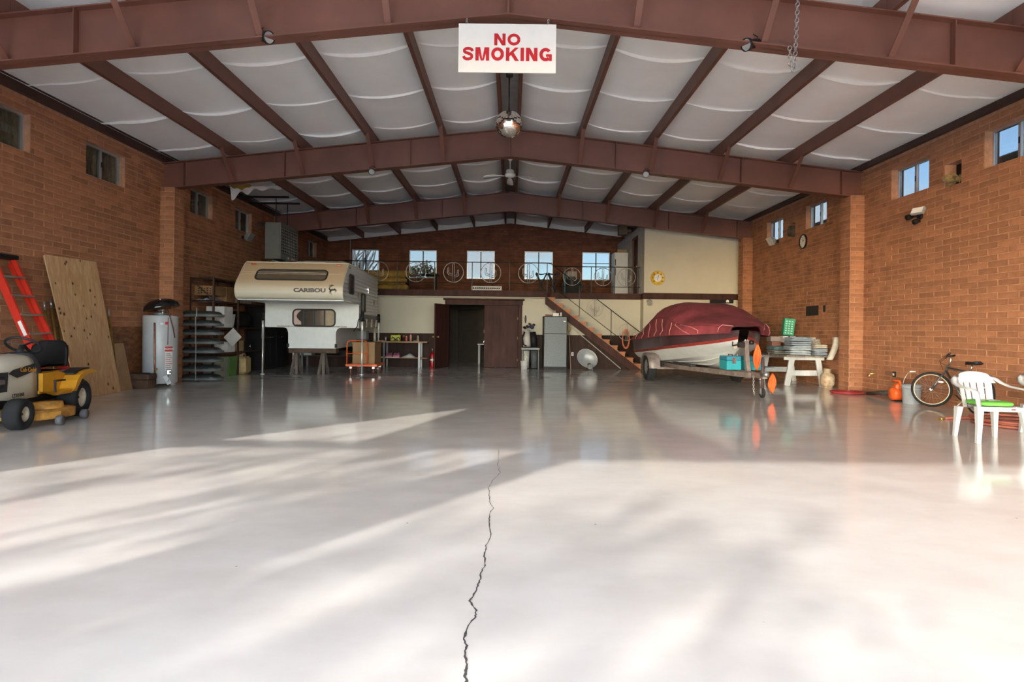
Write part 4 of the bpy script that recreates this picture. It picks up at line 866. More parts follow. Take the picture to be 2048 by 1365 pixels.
t = MB(); t.lathe([(0, 0), (.025, 0), (.025, .03), (.012, .035), (.012, .06), (0, .06)], on(af-.2, .36, rW), Vector((math.cos(af-.2), math.sin(af-.2), 0)).to_track_quat('Z', 'Y').to_matrix(), 12); t.build('drain_valve', M_BRASS, wh, True)
t = MB(); p = on(af+.45, .30, rW+.04); t.obox(p, (.09, .09, .10), rotM('Z', af), b=.012); t.cyl(p, p+Vector((math.cos(af+.45)*.07, math.sin(af+.45)*.07, 0)), .025, n=12); t.tube([p+Vector((0, 0, -.05)), p+Vector((.01, -.01, -.14)), p+Vector((-.01, -.02, -.2))], .010, 6); t.build('gas_valve', M_GALV, wh, True)
t = MB(); p = on(af+.36, .14, rW+.03); t.obox(p, (.02, .09, .20), rotM('Z', af) @ rotM('X', .5), b=.004); t.build('burner_door', M_WH, wh, True)
for k, a in enumerate((2.2, 5.4)):
    t = MB(); q = C+Vector((.2*math.cos(a), .2*math.sin(a), 1.465)); t.cyl(q, q+Vector((0, 0, .10)), .022, n=10); t.cyl(q+Vector((0, 0, .095)), q+Vector((0, 0, .115)), .045, n=8); t.build('water_nipple', M_GALV, wh, True)
t = MB(); t.lathe([(.10, 1.47), (.10, 1.48), (.16, 1.50), (.16, 1.51), (.06, 1.53), (.0, 1.53)], C, None, 20); t.build('draft_hood', M_GALV, wh, True)
t = MB(); t.tube([C+Vector((.2, -.12, 1.60)), C+Vector((.27, -.17, 1.50)), C+Vector((.33, -.12, 1.2)), C+Vector((.345, -.08, 1.0))], .012, 6); t.tube([on(af+.42, 1.42), on(af+.41, 1.2, rW+.012), on(af+.40, .86, rW+.012)], .006, 6); t.build('gas_line', mat('dark_red_hose', (.12, .03, .025), .5), wh, True)
# black plastic dome leaning over the heater against the wall
dm = thing('plastic_dome', 'shiny black oval plastic dome resting on top of the water heater', 'dome', (-7.28, 12.55, 1.64)); A = rotM('Y', -.22) @ rotM('X', .06)
t = MB(); t.lathe([(.0, .20), (.12, .19), (.24, .15), (.32, .08), (.35, .0), (.34, -.015), (.30, -.01), (0, .02)], (0, 0, 0), None, 36); t.v = [Vector((-7.26, 12.52, 1.675)) + A @ Vector((v.x*.95, v.y*1.1, v.z)) for v in t.v]; t.v = [v + Vector((-.06, .05, -.06)) for v in t.v]; t.build('shell', mat('gloss_black', (.008, .008, .009), .12, var=.1), dm, True)
t = MB(); t.obox(Vector((-7.22, 12.34, 1.79)), (.03, .002, .02)); t.build('sticker', M_WHITE, dm, True)
# ---- stack of grey trays
M_TRAY = mat('grey_green_plastic', (0.105, 0.118, 0.118), 0.42, var=0.12)
tr_labels = ['grey moulded plastic trough, %s of the stack beside the water heater' % s for s in ('lowest', 'second from the bottom', 'third from the bottom', 'fourth from the bottom', 'fifth from the bottom', 'sixth from the bottom', 'second from the top', 'topmost')]
def tray_shell(t):
    n = 28; rings = []
    def rr(hx, hy, z, p=4): return [Vector((hx*abs(math.cos(a))**(2/p)*(1 if math.cos(a) >= 0 else -1), hy*abs(math.sin(a))**(2/p)*(1 if math.sin(a) >= 0 else -1), z)) for a in [2*PI*i/n for i in range(n)]]
    t.loft([rr(.455, .265, .0), rr(.46, .27, .0), rr(.46, .27, .055), rr(.425, .235, .06)])
    d_ = MB(); d_.loft([rr(.43, .24, .045), rr(.41, .225, .08), rr(.37, .19, .118), rr(.27, .12, .135), rr(.12, .05, .138)]); return d_
ty0 = thing('plastic_trough', tr_labels[0], 'trough', (-7.12, 13.82, 0.012), .05, group='stacked grey troughs')
t = MB(); d_ = tray_shell(t); t.build('rim', M_TRAY, ty0); d_.build('dome', mat('charcoal_plastic', (.030, .034, .036), .35, var=.15), ty0)
for x in (-.27, -.13, 0, .13, .27):
    t = MB(); t.grid(lambda a, b: Vector((x-.008+.016*b, -.272+.16*a, .055+.080*math.sin(a*PI/2)**.8)), 6, 1); t.build('rib', mat('rib_dark', (.055, .06, .062), .4), ty0)
t = MB(); t.box(-.012, .012, -.279, -.268, .0, .20); t.build('latch', M_GALV, ty0)
for k in range(1, 8):
    dup(ty0, (-7.12 + rnd.uniform(-.012, .012), 13.82, .012 + k*.207), .05 + rnd.uniform(-.03, .03), tr_labels[k])
# ---- steel rack
rk = thing('storage_rack', 'rusty brown angle-iron storage rack along the left wall', 'rack', (-7.36, 15.8, 0))
M_RUST = mat('rust_brown_iron', (0.065, 0.032, 0.025), 0.6, 0.3, var=0.3)
for y in (14.25, 15.55, 17.2):
    for x in (-7.62, -7.08): t = MB(); t.box(x-.02, x+.02, y-.004, y+.004, 0, 2.42); t.box(x-.02 if x < -7.3 else x+.014, x-.014 if x < -7.3 else x+.02, y, y+.04, 0, 2.42); t.build('post', M_RUST, rk, True)
for z in (.60, 1.22, 1.86, 2.40):
    t = MB(); t.box(-7.60, -7.10, 14.26, 17.23, z-.012, z); t.box(-7.10, -7.09, 14.26, 17.23, z-.04, z); t.box(-7.61, -7.09, 14.26, 14.27, z-.04, z); t.build('shelf', M_RUST, rk, True)
t = MB(); t.bar((-7.62, 14.25, 2.36), (-7.1, 14.25, 1.9), .03, .006, up=(0, 1, 0)); t.build('brace', M_RUST, rk, True)
def carton(name, x0, x1, y0, y1, z0, z1, m, label, cat='box', group=None, flaps=True):
    r = thing(name, label, cat, ((x0+x1)/2, (y0+y1)/2, z0), group=group)
    t = MB(); t.box(x0, x1, y0, y1, z0+.001, z1, b=.006); t.build('carton', m, r, True)
    if flaps:
        t = MB(); xm = (x0+x1)/2; t.box(xm-.03, xm+.03, y0-.002, y1+.002, z1-.0005, z1+.0015); t.build('tape', mat('packing_tape', (.42, .32, .18), .3), r, True)
    return r
M_BROWNC = mat('brown_carton', (0.26, 0.135, 0.055), 0.85, var=0.15)
g_ = 'cartons on the top rack shelf'
c1 = carton('carton', -7.58, -7.12, 14.35, 14.95, 1.86+.13, 2.22, M_BROWNC, 'wide brown carton with black print on the top rack shelf', group=g_)
for k in range(3):
    t = MB()
    for j in range(5): t.box(-7.119, -7.1165, 14.45+.085*j, 14.50+.085*j, 2.02+.06*k, 2.05+.06*k) if False else t.box(-7.50+.07*j, -7.46+.07*j, 14.347, 14.3495, 2.03+.055*k, 2.055+.055*k+.012*(j % 2))
    tag(t.build('print', M_TEXTB, c1, True), kind='stuff')
t = MB(); t.grid(lambda a, b: Vector((-7.56+.44*a, 14.36+.55*b, 1.87+.055*math.sin(PI*a)**.4*math.sin(PI*b)**.4*(1+.5*math.sin(14*a+6*b)))), 16, 16); tag(t.build_at('plastic_bag', mat('blue_white_bag', (.30, .36, .48), .3, var=.6, scale=14), Vector((-7.34, 14.6, 1.86))), 'flat blue and white plastic bag under the wide carton', 'bag')
carton('carton', -7.56, -7.12, 15.0, 15.45, 1.86, 2.24, M_BROWNC, 'square brown carton with a tall black mark on the top rack shelf', group=g_)
for k in range(3): carton('carton', -7.5, -7.11, 15.66+.27*k, 15.90+.27*k, 1.86, 2.13-.02*k, mat('wrapped_pack', (.46, .36, .30), .5, var=.2, scale=10), 'pale shrink-wrapped pack on the top rack shelf, %s' % ('beside the middle post', 'between two like packs', 'next to the small brown carton')[k], group='shrink-wrapped packs', flaps=False)
carton('carton', -7.56, -7.12, 16.52, 16.95, 1.86, 2.18, M_BROWNC, 'small brown carton at the far end of the top rack shelf', group=g_)
carton('carton', -7.50, -7.05, 14.75, 15.20, 1.22, 1.74, mat('white_carton', (.62, .62, .62), .7), 'tall white carton on the middle rack shelf behind the troughs')
t = MB(); t.lathe([(0, 0), (.10, 0), (.14, .34), (.13, .34), (.09, .02)], (-7.22, 15.38, 1.221), None, 20); tag(t.build_at('waste_basket', mat('grey_white_plastic', (.5, .52, .55), .5), Vector((-7.22, 15.38, 1.221))), 'pale tapered wastebasket on the middle rack shelf', 'basket')
t = MB(); t.grid(lambda a, b: Vector((-7.34+.22*math.cos(2*PI*a)*math.sin(PI*b)**.5, 16.2+.5*math.sin(2*PI*a)*math.sin(PI*b)**.5, 1.222+.40*(1-math.cos(PI*b))/2*(1+.12*math.sin(7*a*2*PI)))), 20, 10, cu=True); tag(t.build_at('duffel_bag', M_BLACK, Vector((-7.34, 16.2, 1.22))), 'bulky black bag slumped on the middle rack shelf', 'bag')
bx_ = thing('carton', 'white carton with its flap hanging open on the low rack shelf', 'box', (-7.24, 15.2, .6)); M_WC = mat('white_carton', (.62, .62, .62))
t = MB(); t.box(-7.45, -7.08, 15.0, 15.4, .601, .86, b=.004); t.build('carton', M_WC, bx_, True); t = MB(); t.bar((-7.07, 15.0, .86), (-6.90, 15.14, 1.10), .40, .006, up=(1, 0, .3)); t.build('flap', M_WC, bx_, True)
carton('carton', -7.48, -7.10, 15.62, 15.95, .60, .88, mat('tan_carton', (.45, .33, .18), .8), 'tan carton on the low rack shelf', flaps=False)
sp_ = thing('stereo', 'black stereo with a silver knob on the low rack shelf', 'stereo', (-7.3, 16.3, .6)); t = MB(); t.box(-7.5, -7.12, 16.05, 16.55, .602, .86, b=.01); t.build('case', M_BLACK, sp_, True); t = MB(); t.cyl((-7.12, 16.4, .72), (-7.10, 16.4, .72), .05, n=16); t.build('dial', M_CHROME, sp_, True)
def tote(x0, x1, y0, y1, h, m, label):
    r = thing('storage_tote', label, 'tote', ((x0+x1)/2, (y0+y1)/2, 0)); cx_, cy_ = (x0+x1)/2, (y0+y1)/2; hx, hy = (x1-x0)/2, (y1-y0)/2
    t = MB(); t.loft([[Vector((cx_+sx*hx*k, cy_+sy*hy*k, z)) for sx, sy in ((-1,-1),(1,-1),(1,1),(-1,1))] for k, z in ((.86, .002), (.97, h-.03))], smooth=False); t.build('tub', m, r, True)
    t = MB(); t.box(x0, x1, y0, y1, h-.03, h, b=.008); t.build('lid', m, r, True)
    t = MB(); t.box(x1-.002, x1+.012, cy_-.07, cy_+.07, h-.10, h-.02, b=.004); t.box(cx_-.07, cx_+.07, y0-.012, y0+.002, h-.10, h-.02, b=.004); t.build('handle', m, r, True)
tote(-7.5, -7.03, 14.58, 14.98, .50, mat('grey_green_tote', (.25, .27, .22), .5), 'grey green storage tote on the floor under the rack')
tote(-7.5, -7.03, 15.02, 15.48, .50, mat('leaf_green_tote', (.09, .20, .05), .5), 'leaf green storage tote on the floor under the rack')
jg = thing('jerry_can', 'tan plastic jug standing on the floor under the rack', 'jug', (-7.0, 15.95, 0)); M_JUG = mat('tan_plastic', (.42, .31, .15), .45, var=.15)
t = MB(); t.obox((-7.08, 15.86, .235), (.30, .42, .46), None, b=.06); t.build('body', M_JUG, jg, True); t = MB(); t.cyl((-7.08, 15.72, .465), (-7.08, 15.72, .52), .04, n=12); t.build('cap', M_JUG, jg, True); t = MB(); t.tube([(-7.08, 15.80, .46), (-7.08, 15.84, .52), (-7.08, 15.98, .52), (-7.08, 16.02, .46)], .018, 8); t.build('handle', M_JUG, jg, True)
# ---- black cabinets
for i, y in enumerate((17.30, 18.17)):
    r = thing('storage_cabinet', ['tall black two-door cabinet beside the rusty rack', 'tall black two-door cabinet against the wall under the loft'][i], 'cabinet', (-7.4, y+.42, 0), group='black cabinets')
    t = MB(); t.box(-7.65, -7.12, y, y+.84, 0, 1.82); t.build('body', M_BLACK, r, True)
    for k in range(2):
        t = MB(); y0 = y+.008+k*.415; t.box(-7.118, -7.095, y0, y0+.408, .06, 1.80, b=.003); d_ = t.build('door', M_BLACK, r, True)
        t = MB(); yh = y+.42+(-.07 if k == 0 else .07); t.cyl((-7.095, yh, .95), (-7.06, yh, .95), .008, n=8); t.bar((-7.058, yh-.045, .95), (-7.058, yh+.045, .95), .014, .014); t.build('handle', M_CHROME, d_, True)
# ================================================================ TRUCK CAMPER AND WHAT STANDS ROUND IT
CA = thing('truck_camper', 'cream and white truck camper standing on chrome jacks', 'camper', (-5.22, 15.75, 0), .055)
def camper_cap_mat():
    m = bpy.data.materials.new('camper_cap_paint'); m.use_nodes = True; nt = m.node_tree; N = nt.nodes; K = nt.links; b = N['Principled BSDF']; b.inputs['Roughness'].default_value = .4
    tc = N.new('ShaderNodeTexCoord'); sp = N.new('ShaderNodeSeparateXYZ'); K.new(tc.outputs['Object'], sp.inputs[0])
    nz = N.new('ShaderNodeTexNoise'); nz.inputs['Scale'].default_value = 2.5; K.new(tc.outputs['Object'], nz.inputs['Vector'])
    ad = N.new('ShaderNodeMath'); ad.operation = 'MULTIPLY_ADD'; ad.inputs[1].default_value = .12; K.new(nz.outputs['Fac'], ad.inputs[0]); K.new(sp.outputs['Z'], ad.inputs[2])
    mr = N.new('ShaderNodeMapRange'); mr.inputs['From Min'].default_value = 2.10; mr.inputs['From Max'].default_value = 2.42; K.new(ad.outputs[0], mr.inputs['Value'])
    mx = N.new('ShaderNodeMixRGB'); mx.inputs['Color1'].default_value = (.58, .55, .45, 1); mx.inputs['Color2'].default_value = (.56, .41, .255, 1); K.new(mr.outputs['Result'], mx.inputs['Fac']); K.new(mx.outputs['Color'], b.inputs['Base Color']); return m
M_CAP = camper_cap_mat()
M_SIDING = mat('white_ribbed_aluminium', (.72, .75, .77), .30, .45, var=.05, scale=2)
M_CWHITE = mat('camper_white', (.63, .66, .66), .45, var=.05)
M_TRIM = mat('camper_trim', (.58, .52, .42), .4)
M_DKRUB = mat('window_rubber', (.022, .021, .02), .6)
M_TINT = mat('tinted_pane', (.045, .038, .032), .12, var=.15, spec=.35)
HWc = 1.21
nose = [(-1.30, 2.80), (-1.45, 2.70), (-1.90, 2.27), (-1.97, 2.14), (-1.97, 2.02), (-1.90, 1.92), (-1.78, 1.89)]
def smooth_pts(P, n=4):
    o = []
    for i in range(len(P)-1):
        p0, p1, p2, p3 = P[max(0, i-1)], P[i], P[i+1], P[min(len(P)-1, i+2)]
        for k in range(n):
            t = k/n; o.append(tuple(.5*((2*p1[j])+(-p0[j]+p2[j])*t+(2*p0[j]-5*p1[j]+4*p2[j]-p3[j])*t*t+(-p0[j]+3*p1[j]-3*p2[j]+p3[j])*t**3) for j in range(2)))
    return o + [P[-1]]
NP = smooth_pts(nose, 3)
t = MB(); t.grid(lambda a, b: Vector((-HWc+2*HWc*b, *NP[int(round(a*(len(NP)-1)))])), len(NP)-1, 6); cap = t.build('nose_cap', M_CAP, CA)
t = MB(); y_, z_ = -1.68, 2.476
for dz in (0, .035): t.bar((-HWc+.05, -1.685-.0+dz*.9, 2.50+dz), (HWc-.05, -1.685+dz*.9, 2.50+dz), .006, .006)
t.build('crease', M_TRIM, cap)
# roof and floor of the overcab
t = MB(); t.box(-HWc, HWc, -1.32, 2.95, 2.78, 2.82, b=.01); t.build('roof', mat('camper_roof', (.55, .48, .38), .6), CA)
t = MB(); t.box(-HWc, HWc, -1.80, .0, 1.87, 1.895); t.build('overcab_floor', M_CWHITE, CA)
# ribbed side walls
def side_wall(s):
    t = MB(); prof = NP + [(0.0, 1.89), (.0, 1.66)] ; rows = 46
    def ylim(z):
        if z >= 1.89:
            best = 0.0
            for i in range(len(NP)-1):
                (ya, za), (yb, zb) = NP[i], NP[i+1]
                if (za-z)*(zb-z) <= 0 and abs(za-zb) > 1e-6: best = min(best, ya+(yb-ya)*(za-z)/(za-zb))
            return best
        return 0.0
    N_ = 96; V = []
    for i in range(N_+1):
        z = 1.62+(2.80-1.62)*i/N_; off = .020*(abs(math.sin(PI*i/8))**.7)
        y0 = ylim(z); V += [Vector((s*(HWc-.020+off), y0, z)), Vector((s*(HWc-.020+off), 2.95, z))]
    t.add(V, [(2*i, 2*i+1, 2*i+3, 2*i+2) for i in range(N_)], False); return t.build('side_wall', M_SIDING, CA)
sw_r = side_wall(1); sw_l = side_wall(-1)
for s in (-1, 1):
    t = MB(); t.tube([Vector((s*(HWc+.004), y, z)) for y, z in NP], .012, 6); t.tube([Vector((s*(HWc+.004), -1.30, 2.80)), Vector((s*(HWc+.004), 2.95, 2.80))], .012, 6); t.tube([Vector((s*(HWc+.004), -1.78, 1.89)), Vector((s*(HWc+.004), 0, 1.89))], .010, 6); t.build('edge_trim', M_TRIM, CA)
t = MB(); t.box(-HWc+.02, HWc-.02, 2.93, 2.95, 1.24, 2.80); t.build('rear_wall', M_CWHITE, CA)
# front wall of the body: ribbed panel full width, then the narrow tub, joined by rounded cut-outs
def front_poly():
    P = [(-HWc, 1.89), (-HWc, 1.25)]
    for s in (-1, 1):
        cx_ = s*.615; A = [(cx_ + s*.11*(1-math.sin(a)), 1.25-.11*(1-math.cos(a))) for a in [PI/2*k/5 for k in range(6)]]
        seq = [(cx_ + s*.13, 1.25), (cx_+s*.05, 1.22), (cx_+s*.01, 1.15), (cx_, 1.08), (cx_, .70)]
        P += seq if s < 0 else seq[::-1]
    return P + [(HWc, 1.25), (HWc, 1.89)]
t = MB(); poly = front_poly(); t.add([Vector((x, 0, z)) for x, z in poly] + [Vector((x, .03, z)) for x, z in poly], [tuple(range(len(poly))), tuple(range(len(poly), 2*len(poly)))[::-1]] + [(i, (i+1) % len(poly), len(poly)+(i+1) % len(poly), len(poly)+i) for i in range(len(poly))]); fwl = t.build('front_wall', M_CWHITE, CA)
for k in range(13):
    z = .78+.085*k; hw = .60 if z < 1.24 else 1.2
    t = MB(); t.bar((-hw, -.002, z), (hw, -.002, z), .004, .008); t.build('siding_rib', M_CWHITE, fwl)
t = MB(); t.box(-.90, .90, -.012, .0, 1.262, 1.285); t.build('drip_moulding', mat('old_sealant', (.36, .33, .27), .8, var=.5, scale=20), fwl)
t = MB(); t.box(-.615, .615, .03, 2.7, .70, 1.25); t.build('tub', M_CWHITE, CA)
t = MB(); t.box(-HWc+.02, HWc-.02, .03, 2.93, 1.24, 1.27); t.build('wing_floor', mat('camper_underside', (.28, .25, .2), .8), CA)
for s in (-1, 1):
    t = MB(); t.box(s*HWc-.015, s*HWc+.0, .03, 2.93, 1.25, 1.62); wg = t.build('wing_side', mat('grey_beige_plywood', (.40, .37, .29), .7, var=.2), CA)
    t = MB(); t.box(s*(HWc+.002)-.008, s*(HWc+.002)+.008, .12, 2.9, 1.42, 1.60); t.build('grey_band', mat('grey_skirt', (.22, .215, .21), .6), wg)
    for y in (.18, .95, 1.75, 2.5):
        t = MB(); t.box(s*(HWc+.02)-.02, s*(HWc+.02)+.02, y, y+.14, 1.27, 1.50, b=.006); t.build('cleat', mat('pale_cleat', (.52, .48, .38), .7), wg)
for s in (-1, 1):
    t = MB(); t.box(s*.62-.03, s*.62+.03, -.02, .02, .72, .82, b=.005); t.build('bumper_block', M_BLACK, CA)
t = MB(); t.loft([[Vector((HWc-.06, y, z)), Vector((HWc+.0, y, z)), Vector((HWc+.0, y+.12, z)), Vector((HWc-.06, y+.12, z))] for y, z in ((2.6, 1.25), (2.62, .9), (2.7, .6), (2.78, .5))], smooth=False); t.build('rear_skirt', mat('weathered_skirt', (.42, .40, .33), .8, var=.3), CA)
# rounded windows
def rrect(w, h, r, n=5):
    P = []
    for cx_, cy_, a0 in ((w/2-r, h/2-r, 0), (-w/2+r, h/2-r, PI/2), (-w/2+r, -h/2+r, PI), (w/2-r, -h/2+r, 1.5*PI)):
        P += [(cx_+r*math.cos(a0+PI/2*k/n), cy_+r*math.sin(a0+PI/2*k/n)) for k in range(n+1)]
    return P
def rwindow(c, M, w, h, r, name='window', pane=None, bars=0):
    c = Vector(c); P = rrect(w, h, r); n = len(P); o = [c + M @ Vector((x, y, .018)) for x, y in P]
    t = MB(); t.tube(o, .020, 8, closed=True); wr_ = t.build(name, M_DKRUB, CA)
    t = MB(); t.prism(P, .010, M, c + M @ Vector((0, 0, .004))); t.build('pane', pane or M_TINT, wr_)
    for k in range(bars):
        x = -w/2 + w*(k+1)/(bars+1); t = MB(); t.obox(c + M @ Vector((x, 0, .017)), (.036, h-.02, .016), M); t.build('window_bar', M_DKRUB, wr_)
    return wr_
sl_d = Vector((0, .45, .43)).normalized(); Mx = Matrix((Vector((1, 0, 0)), sl_d, Vector((1, 0, 0)).cross(sl_d))).transposed()
rwindow((-.02, -1.70, 2.461), Mx, 1.62, .36, .10, pane=mat('brown_pane', (.15, .115, .078), .15, var=.1, spec=.35))
Mf = Matrix((Vector((1, 0, 0)), Vector((0, 0, 1)), Vector((0, -1, 0)))).transposed()
wf = rwindow((.05, 0, 1.50), Mf, 1.08, .44, .11, bars=3)
t = MB(); t.grid(lambda a, b: Vector((-.48+(.20-.12*math.sin(PI*min(1, b*1.25)))*a, -.0165, 1.70-.38*b+.006*math.sin(18*a))), 8, 10); t.build('curtain', mat('pink_curtain', (.55, .40, .37), .8), wf)
t = MB(); t.obox((.46, -.017, 1.50), (.20, .004, .40)); t.build('blind', mat('tan_blind', (.36, .28, .19), .7), wf)
Ms = Matrix((Vector((0, 1, 0)), Vector((0, 0, 1)), Vector((1, 0, 0)))).transposed()
rwindow((HWc-.004, -1.02, 2.32), Ms, .46, .46, .06); rwindow((HWc-.004, .52, 1.93), Ms, .50, .48, .06, bars=0)
for y, z in ((-.12, 2.12), (2.25, 2.02)):
    t = MB(); t.prism([(.0, .06), (.06, .045), (.07, 0), (.035, -.06), (0, -.09), (-.035, -.06), (-.07, 0), (-.06, .045)], .012, Ms, (HWc, y, z)); t.build('shield_badge', mat('badge_bronze', (.45, .27, .13), .4, .3), CA)
t = MB(); t.box(HWc, HWc+.02, 1.3, 1.36, 2.24, 2.40, b=.005); t.build('door_latch', M_CHROME, CA)
for y in (-1.22, 2.86):
    t = MB(); t.box(HWc, HWc+.03, y-.03, y+.03, 2.68, 2.74, b=.01); t.build('side_marker', mat('green_grey_lamp', (.14, .2, .15), .3), CA)
for x in (-1.0, 1.0):
    t = MB(); t.obox((x, -1.425, 2.745), (.12, .035, .035), None, b=.01); t.build('marker_lamp', mat('amber_lens', (.55, .10, .015), .2), cap)
o = text_mesh('lettering', 'CARIBOU', .125, mat('brown_black_decal', (.03, .015, .013), .4), cap, (.47, -1.985, 2.10), (PI/2+.0, 0, 0), .003, .006, xs=1.35)
# leaping deer emblem beside the lettering
t = MB(); ec = Vector((.99, -1.985, 2.12))
def E2(x, z): return ec + Vector((x, -.002, z))
t.tube([E2(-.05, -.02), E2(-.02, .0), E2(.03, .0), E2(.055, .025)], [.014, .024, .022, .012], 6); t.tube([E2(-.045, -.02), E2(-.075, -.055), E2(-.06, -.09)], [.012, .006, .004], 5); t.tube([E2(-.035, -.02), E2(-.04, -.07), E2(-.02, -.10)], [.012, .006, .004], 5); t.tube([E2(.045, .01), E2(.07, -.03), E2(.05, -.06)], [.010, .005, .004], 5); t.tube([E2(.05, .02), E2(.085, .0), E2(.095, -.03)], [.010, .005, .004], 5)
t.tube([E2(-.05, -.01), E2(-.075, .035), E2(-.095, .03)], [.015, .012, .005], 5)
for dx in (0, .03): t.tube([E2(-.078+dx*.3, .04), E2(-.06+dx, .08), E2(-.03+dx, .10), E2(.01+dx, .105)], .004, 5); t.tube([E2(-.06+dx, .08), E2(-.075+dx, .11)], .0035, 5); t.tube([E2(-.03+dx, .10), E2(-.03+dx, .13)], .0035, 5)
t.v = [Vector((v.x, ec.y + (v.y-ec.y)*.15 - .003, v.z)) for v in t.v]; t.build('deer_emblem', mat('brown_black_decal', (.03, .015, .013)), cap)
# roof fittings
t = MB(); t.loft([[Vector((.35+hx*sx, .1+hy*sy, z)) for sx, sy in ((-1,-1),(1,-1),(1,1),(-1,1))] for hx, hy, z in ((.62, .45, 2.822), (.60, .43, 2.92), (.45, .3, 2.98), (.2, .12, 3.0))], smooth=False); t.build('roof_pod', mat('roof_pod_tan', (.45, .37, .28), .6), CA)
t = MB(); t.box(-.15, .55, -.95, -.5, 2.822, 2.87, b=.01); t.build('roof_vent', M_WHITE, CA)
t = MB(); t.tube([(-.5, -.9, 2.86), (.0, -.9, 2.86)], .012, 6); t.cyl((-.45, -.9, 2.82), (-.45, -.9, 2.92), .02, n=8); t.build('roof_bar', M_BLACK, CA)
# corner jacks
for x, y in ((-1.30, .10), (1.28, .10), (1.28, 2.72), (-1.30, 2.72)):
    t = MB(); t.cyl((x, y, .0), (x, y, .02), .055, n=14); t.cyl((x, y, .02), (x, y, .95), .021, n=14); t.cyl((x, y, .95), (x, y, 1.58), .030, n=14); jk = t.build('jack', mat('bright_jack_steel', (.78, .79, .80), .30, .55, var=.05), CA)
    t = MB(); t.cyl((x, y, 1.42), (x, y, 1.68), .045, n=12); t.box(min(x, x-(.1 if x > 0 else -.1)), max(x, x-(.1 if x > 0 else -.1)), y-.05, y+.05, 1.44, 1.62, b=.008); t.build('jack_bracket', M_BLACK, jk)
t = MB(); t.tube([(1.28, .02, 1.6), (1.2, -.04, 1.45), (1.18, -.04, 1.3), (1.08, -.03, 1.16)], .012, 6); t.tube([(1.30, .1, 1.5), (1.36, .1, 1.42), (1.38, .12, 1.30)], .012, 6); t.build('power_cable', M_BLACK, CA)
# ---- bench under the camper's tub
sh = thing('sawhorse', 'brown plank sawhorse bench under the front of the camper', 'sawhorse', (-5.25, 15.95, 0))
t = MB(); t.box(-5.87, -4.62, 15.85, 16.12, .57, .695, b=.006); t.build('plank', mat('weathered_plank', (.10, .062, .04), .8, var=.3, bump=.3), sh, True)
M_SHL = mat('sawhorse_leg', (.14, .115, .095), .8, var=.3)
for x in (-5.70, -4.98):
    for sx, sy in ((-.06, -.14), (.05, -.14), (-.06, .14), (.05, .14)):
        t = MB(); t.bar((x+sx*1.2, 15.985+sy*1.5, 0), (x+sx*.2, 15.985+sy*.5, .57), .07, .035); t.build('leg', M_SHL, sh, True)
# ---- orange platform truck
ct = thing('platform_cart', 'orange hand truck platform with a hoop handle', 'cart', (-4.05, 16.75, 0))
t = MB(); t.box(-4.48, -3.62, 16.28, 17.30, .20, .265, b=.01); t.build('platform', M_ORANGE, ct, True)
t = MB(); hp = [(-4.45, 16.31, .25), (-4.45, 16.31, .80), (-4.43, 16.31, .87), (-4.37, 16.31, .905), (-3.98, 16.31, .905), (-3.92, 16.31, .87), (-3.90, 16.31, .80), (-3.90, 16.31, .25)]; t.tube(hp, .017, 8); t.tube([(-4.45, 16.31, .55), (-3.90, 16.31, .55)], .013, 8); t.build('handle', M_ORANGE, ct, True)
for x, y in ((-4.36, 16.40), (-3.74, 16.40), (-4.36, 17.18), (-3.74, 17.18)):
    r_ = MB(); r_.obox((x, y, .17), (.07, .09, .06)); cs = r_.build('caster', M_GALV, ct, True)
    t = MB(); t.lathe([(0, -.02), (.055, -.02), (.068, -.012), (.068, .012), (.055, .02), (0, .02)], (x, y, .069), rotM('Y', PI/2), 18); t.build('caster_wheel', mat('caster_tread', (.23, .07, .04), .5), cs, True)
cb = thing('wooden_crate', 'tan wooden box riding on the orange cart', 'crate', (-4.05, 16.8, .265))
M_CRT = mat('tan_fibreboard', (.30, .18, .085), .75, var=.12, scale=3)
t = MB(); t.box(-4.33, -3.72, 16.42, 17.20, .267, .86, b=.005); t.build('box', M_CRT, cb, True); t = MB(); t.box(-4.34, -3.71, 16.41, 17.21, .80, .865, b=.004); t.build('lid', M_CRT, cb, True)
# ================================================================ ALONG THE BACK WALL
M_BUTCH = mat('orange_maple_top', (.32, .155, .06), .5, var=.2, scale=4, stretch=(.3, 3, 3))
M_LEGG = mat('grey_steel_leg', (.17, .17, .18), .45, .5, var=.1)
def bench(x0, x1, y0, y1, zt, zl, label, name='workbench', top=None):
    r = thing(name, label, 'workbench', ((x0+x1)/2, (y0+y1)/2, 0))
    t = MB(); t.box(x0, x1, y0, y1, zt-.045, zt, b=.005); t.build('worktop', top or M_BUTCH, r, True)
    t = MB(); t.box(x0+.02, x1-.02, y0+.08, y1-.02, zl-.025, zl); t.build('lower_shelf', top or M_BUTCH, r, True)
    for x in (x0+.32, x1-.25):
        for y in (y0+.03, y1-.05): t = MB(); t.box(x-.03, x+.03, y-.02, y+.02, 0, zt-.045); t.build('leg', M_LEGG, r, True)
        t = MB(); t.box(x-.02, x+.02, y0+.05, y1-.07, zl-.06, zl-.025); t.build('stretcher', M_LEGG, r, True)
    return r
bench(-4.35, -2.66, 19.05, 19.62, .84, .32, 'orange topped workbench left of the double door')
bench(-6.95, -4.55, 19.05, 19.62, .88, .36, 'long dark workbench under the loft behind the camper', top=mat('dark_bench_top', (.09, .06, .045), .6))
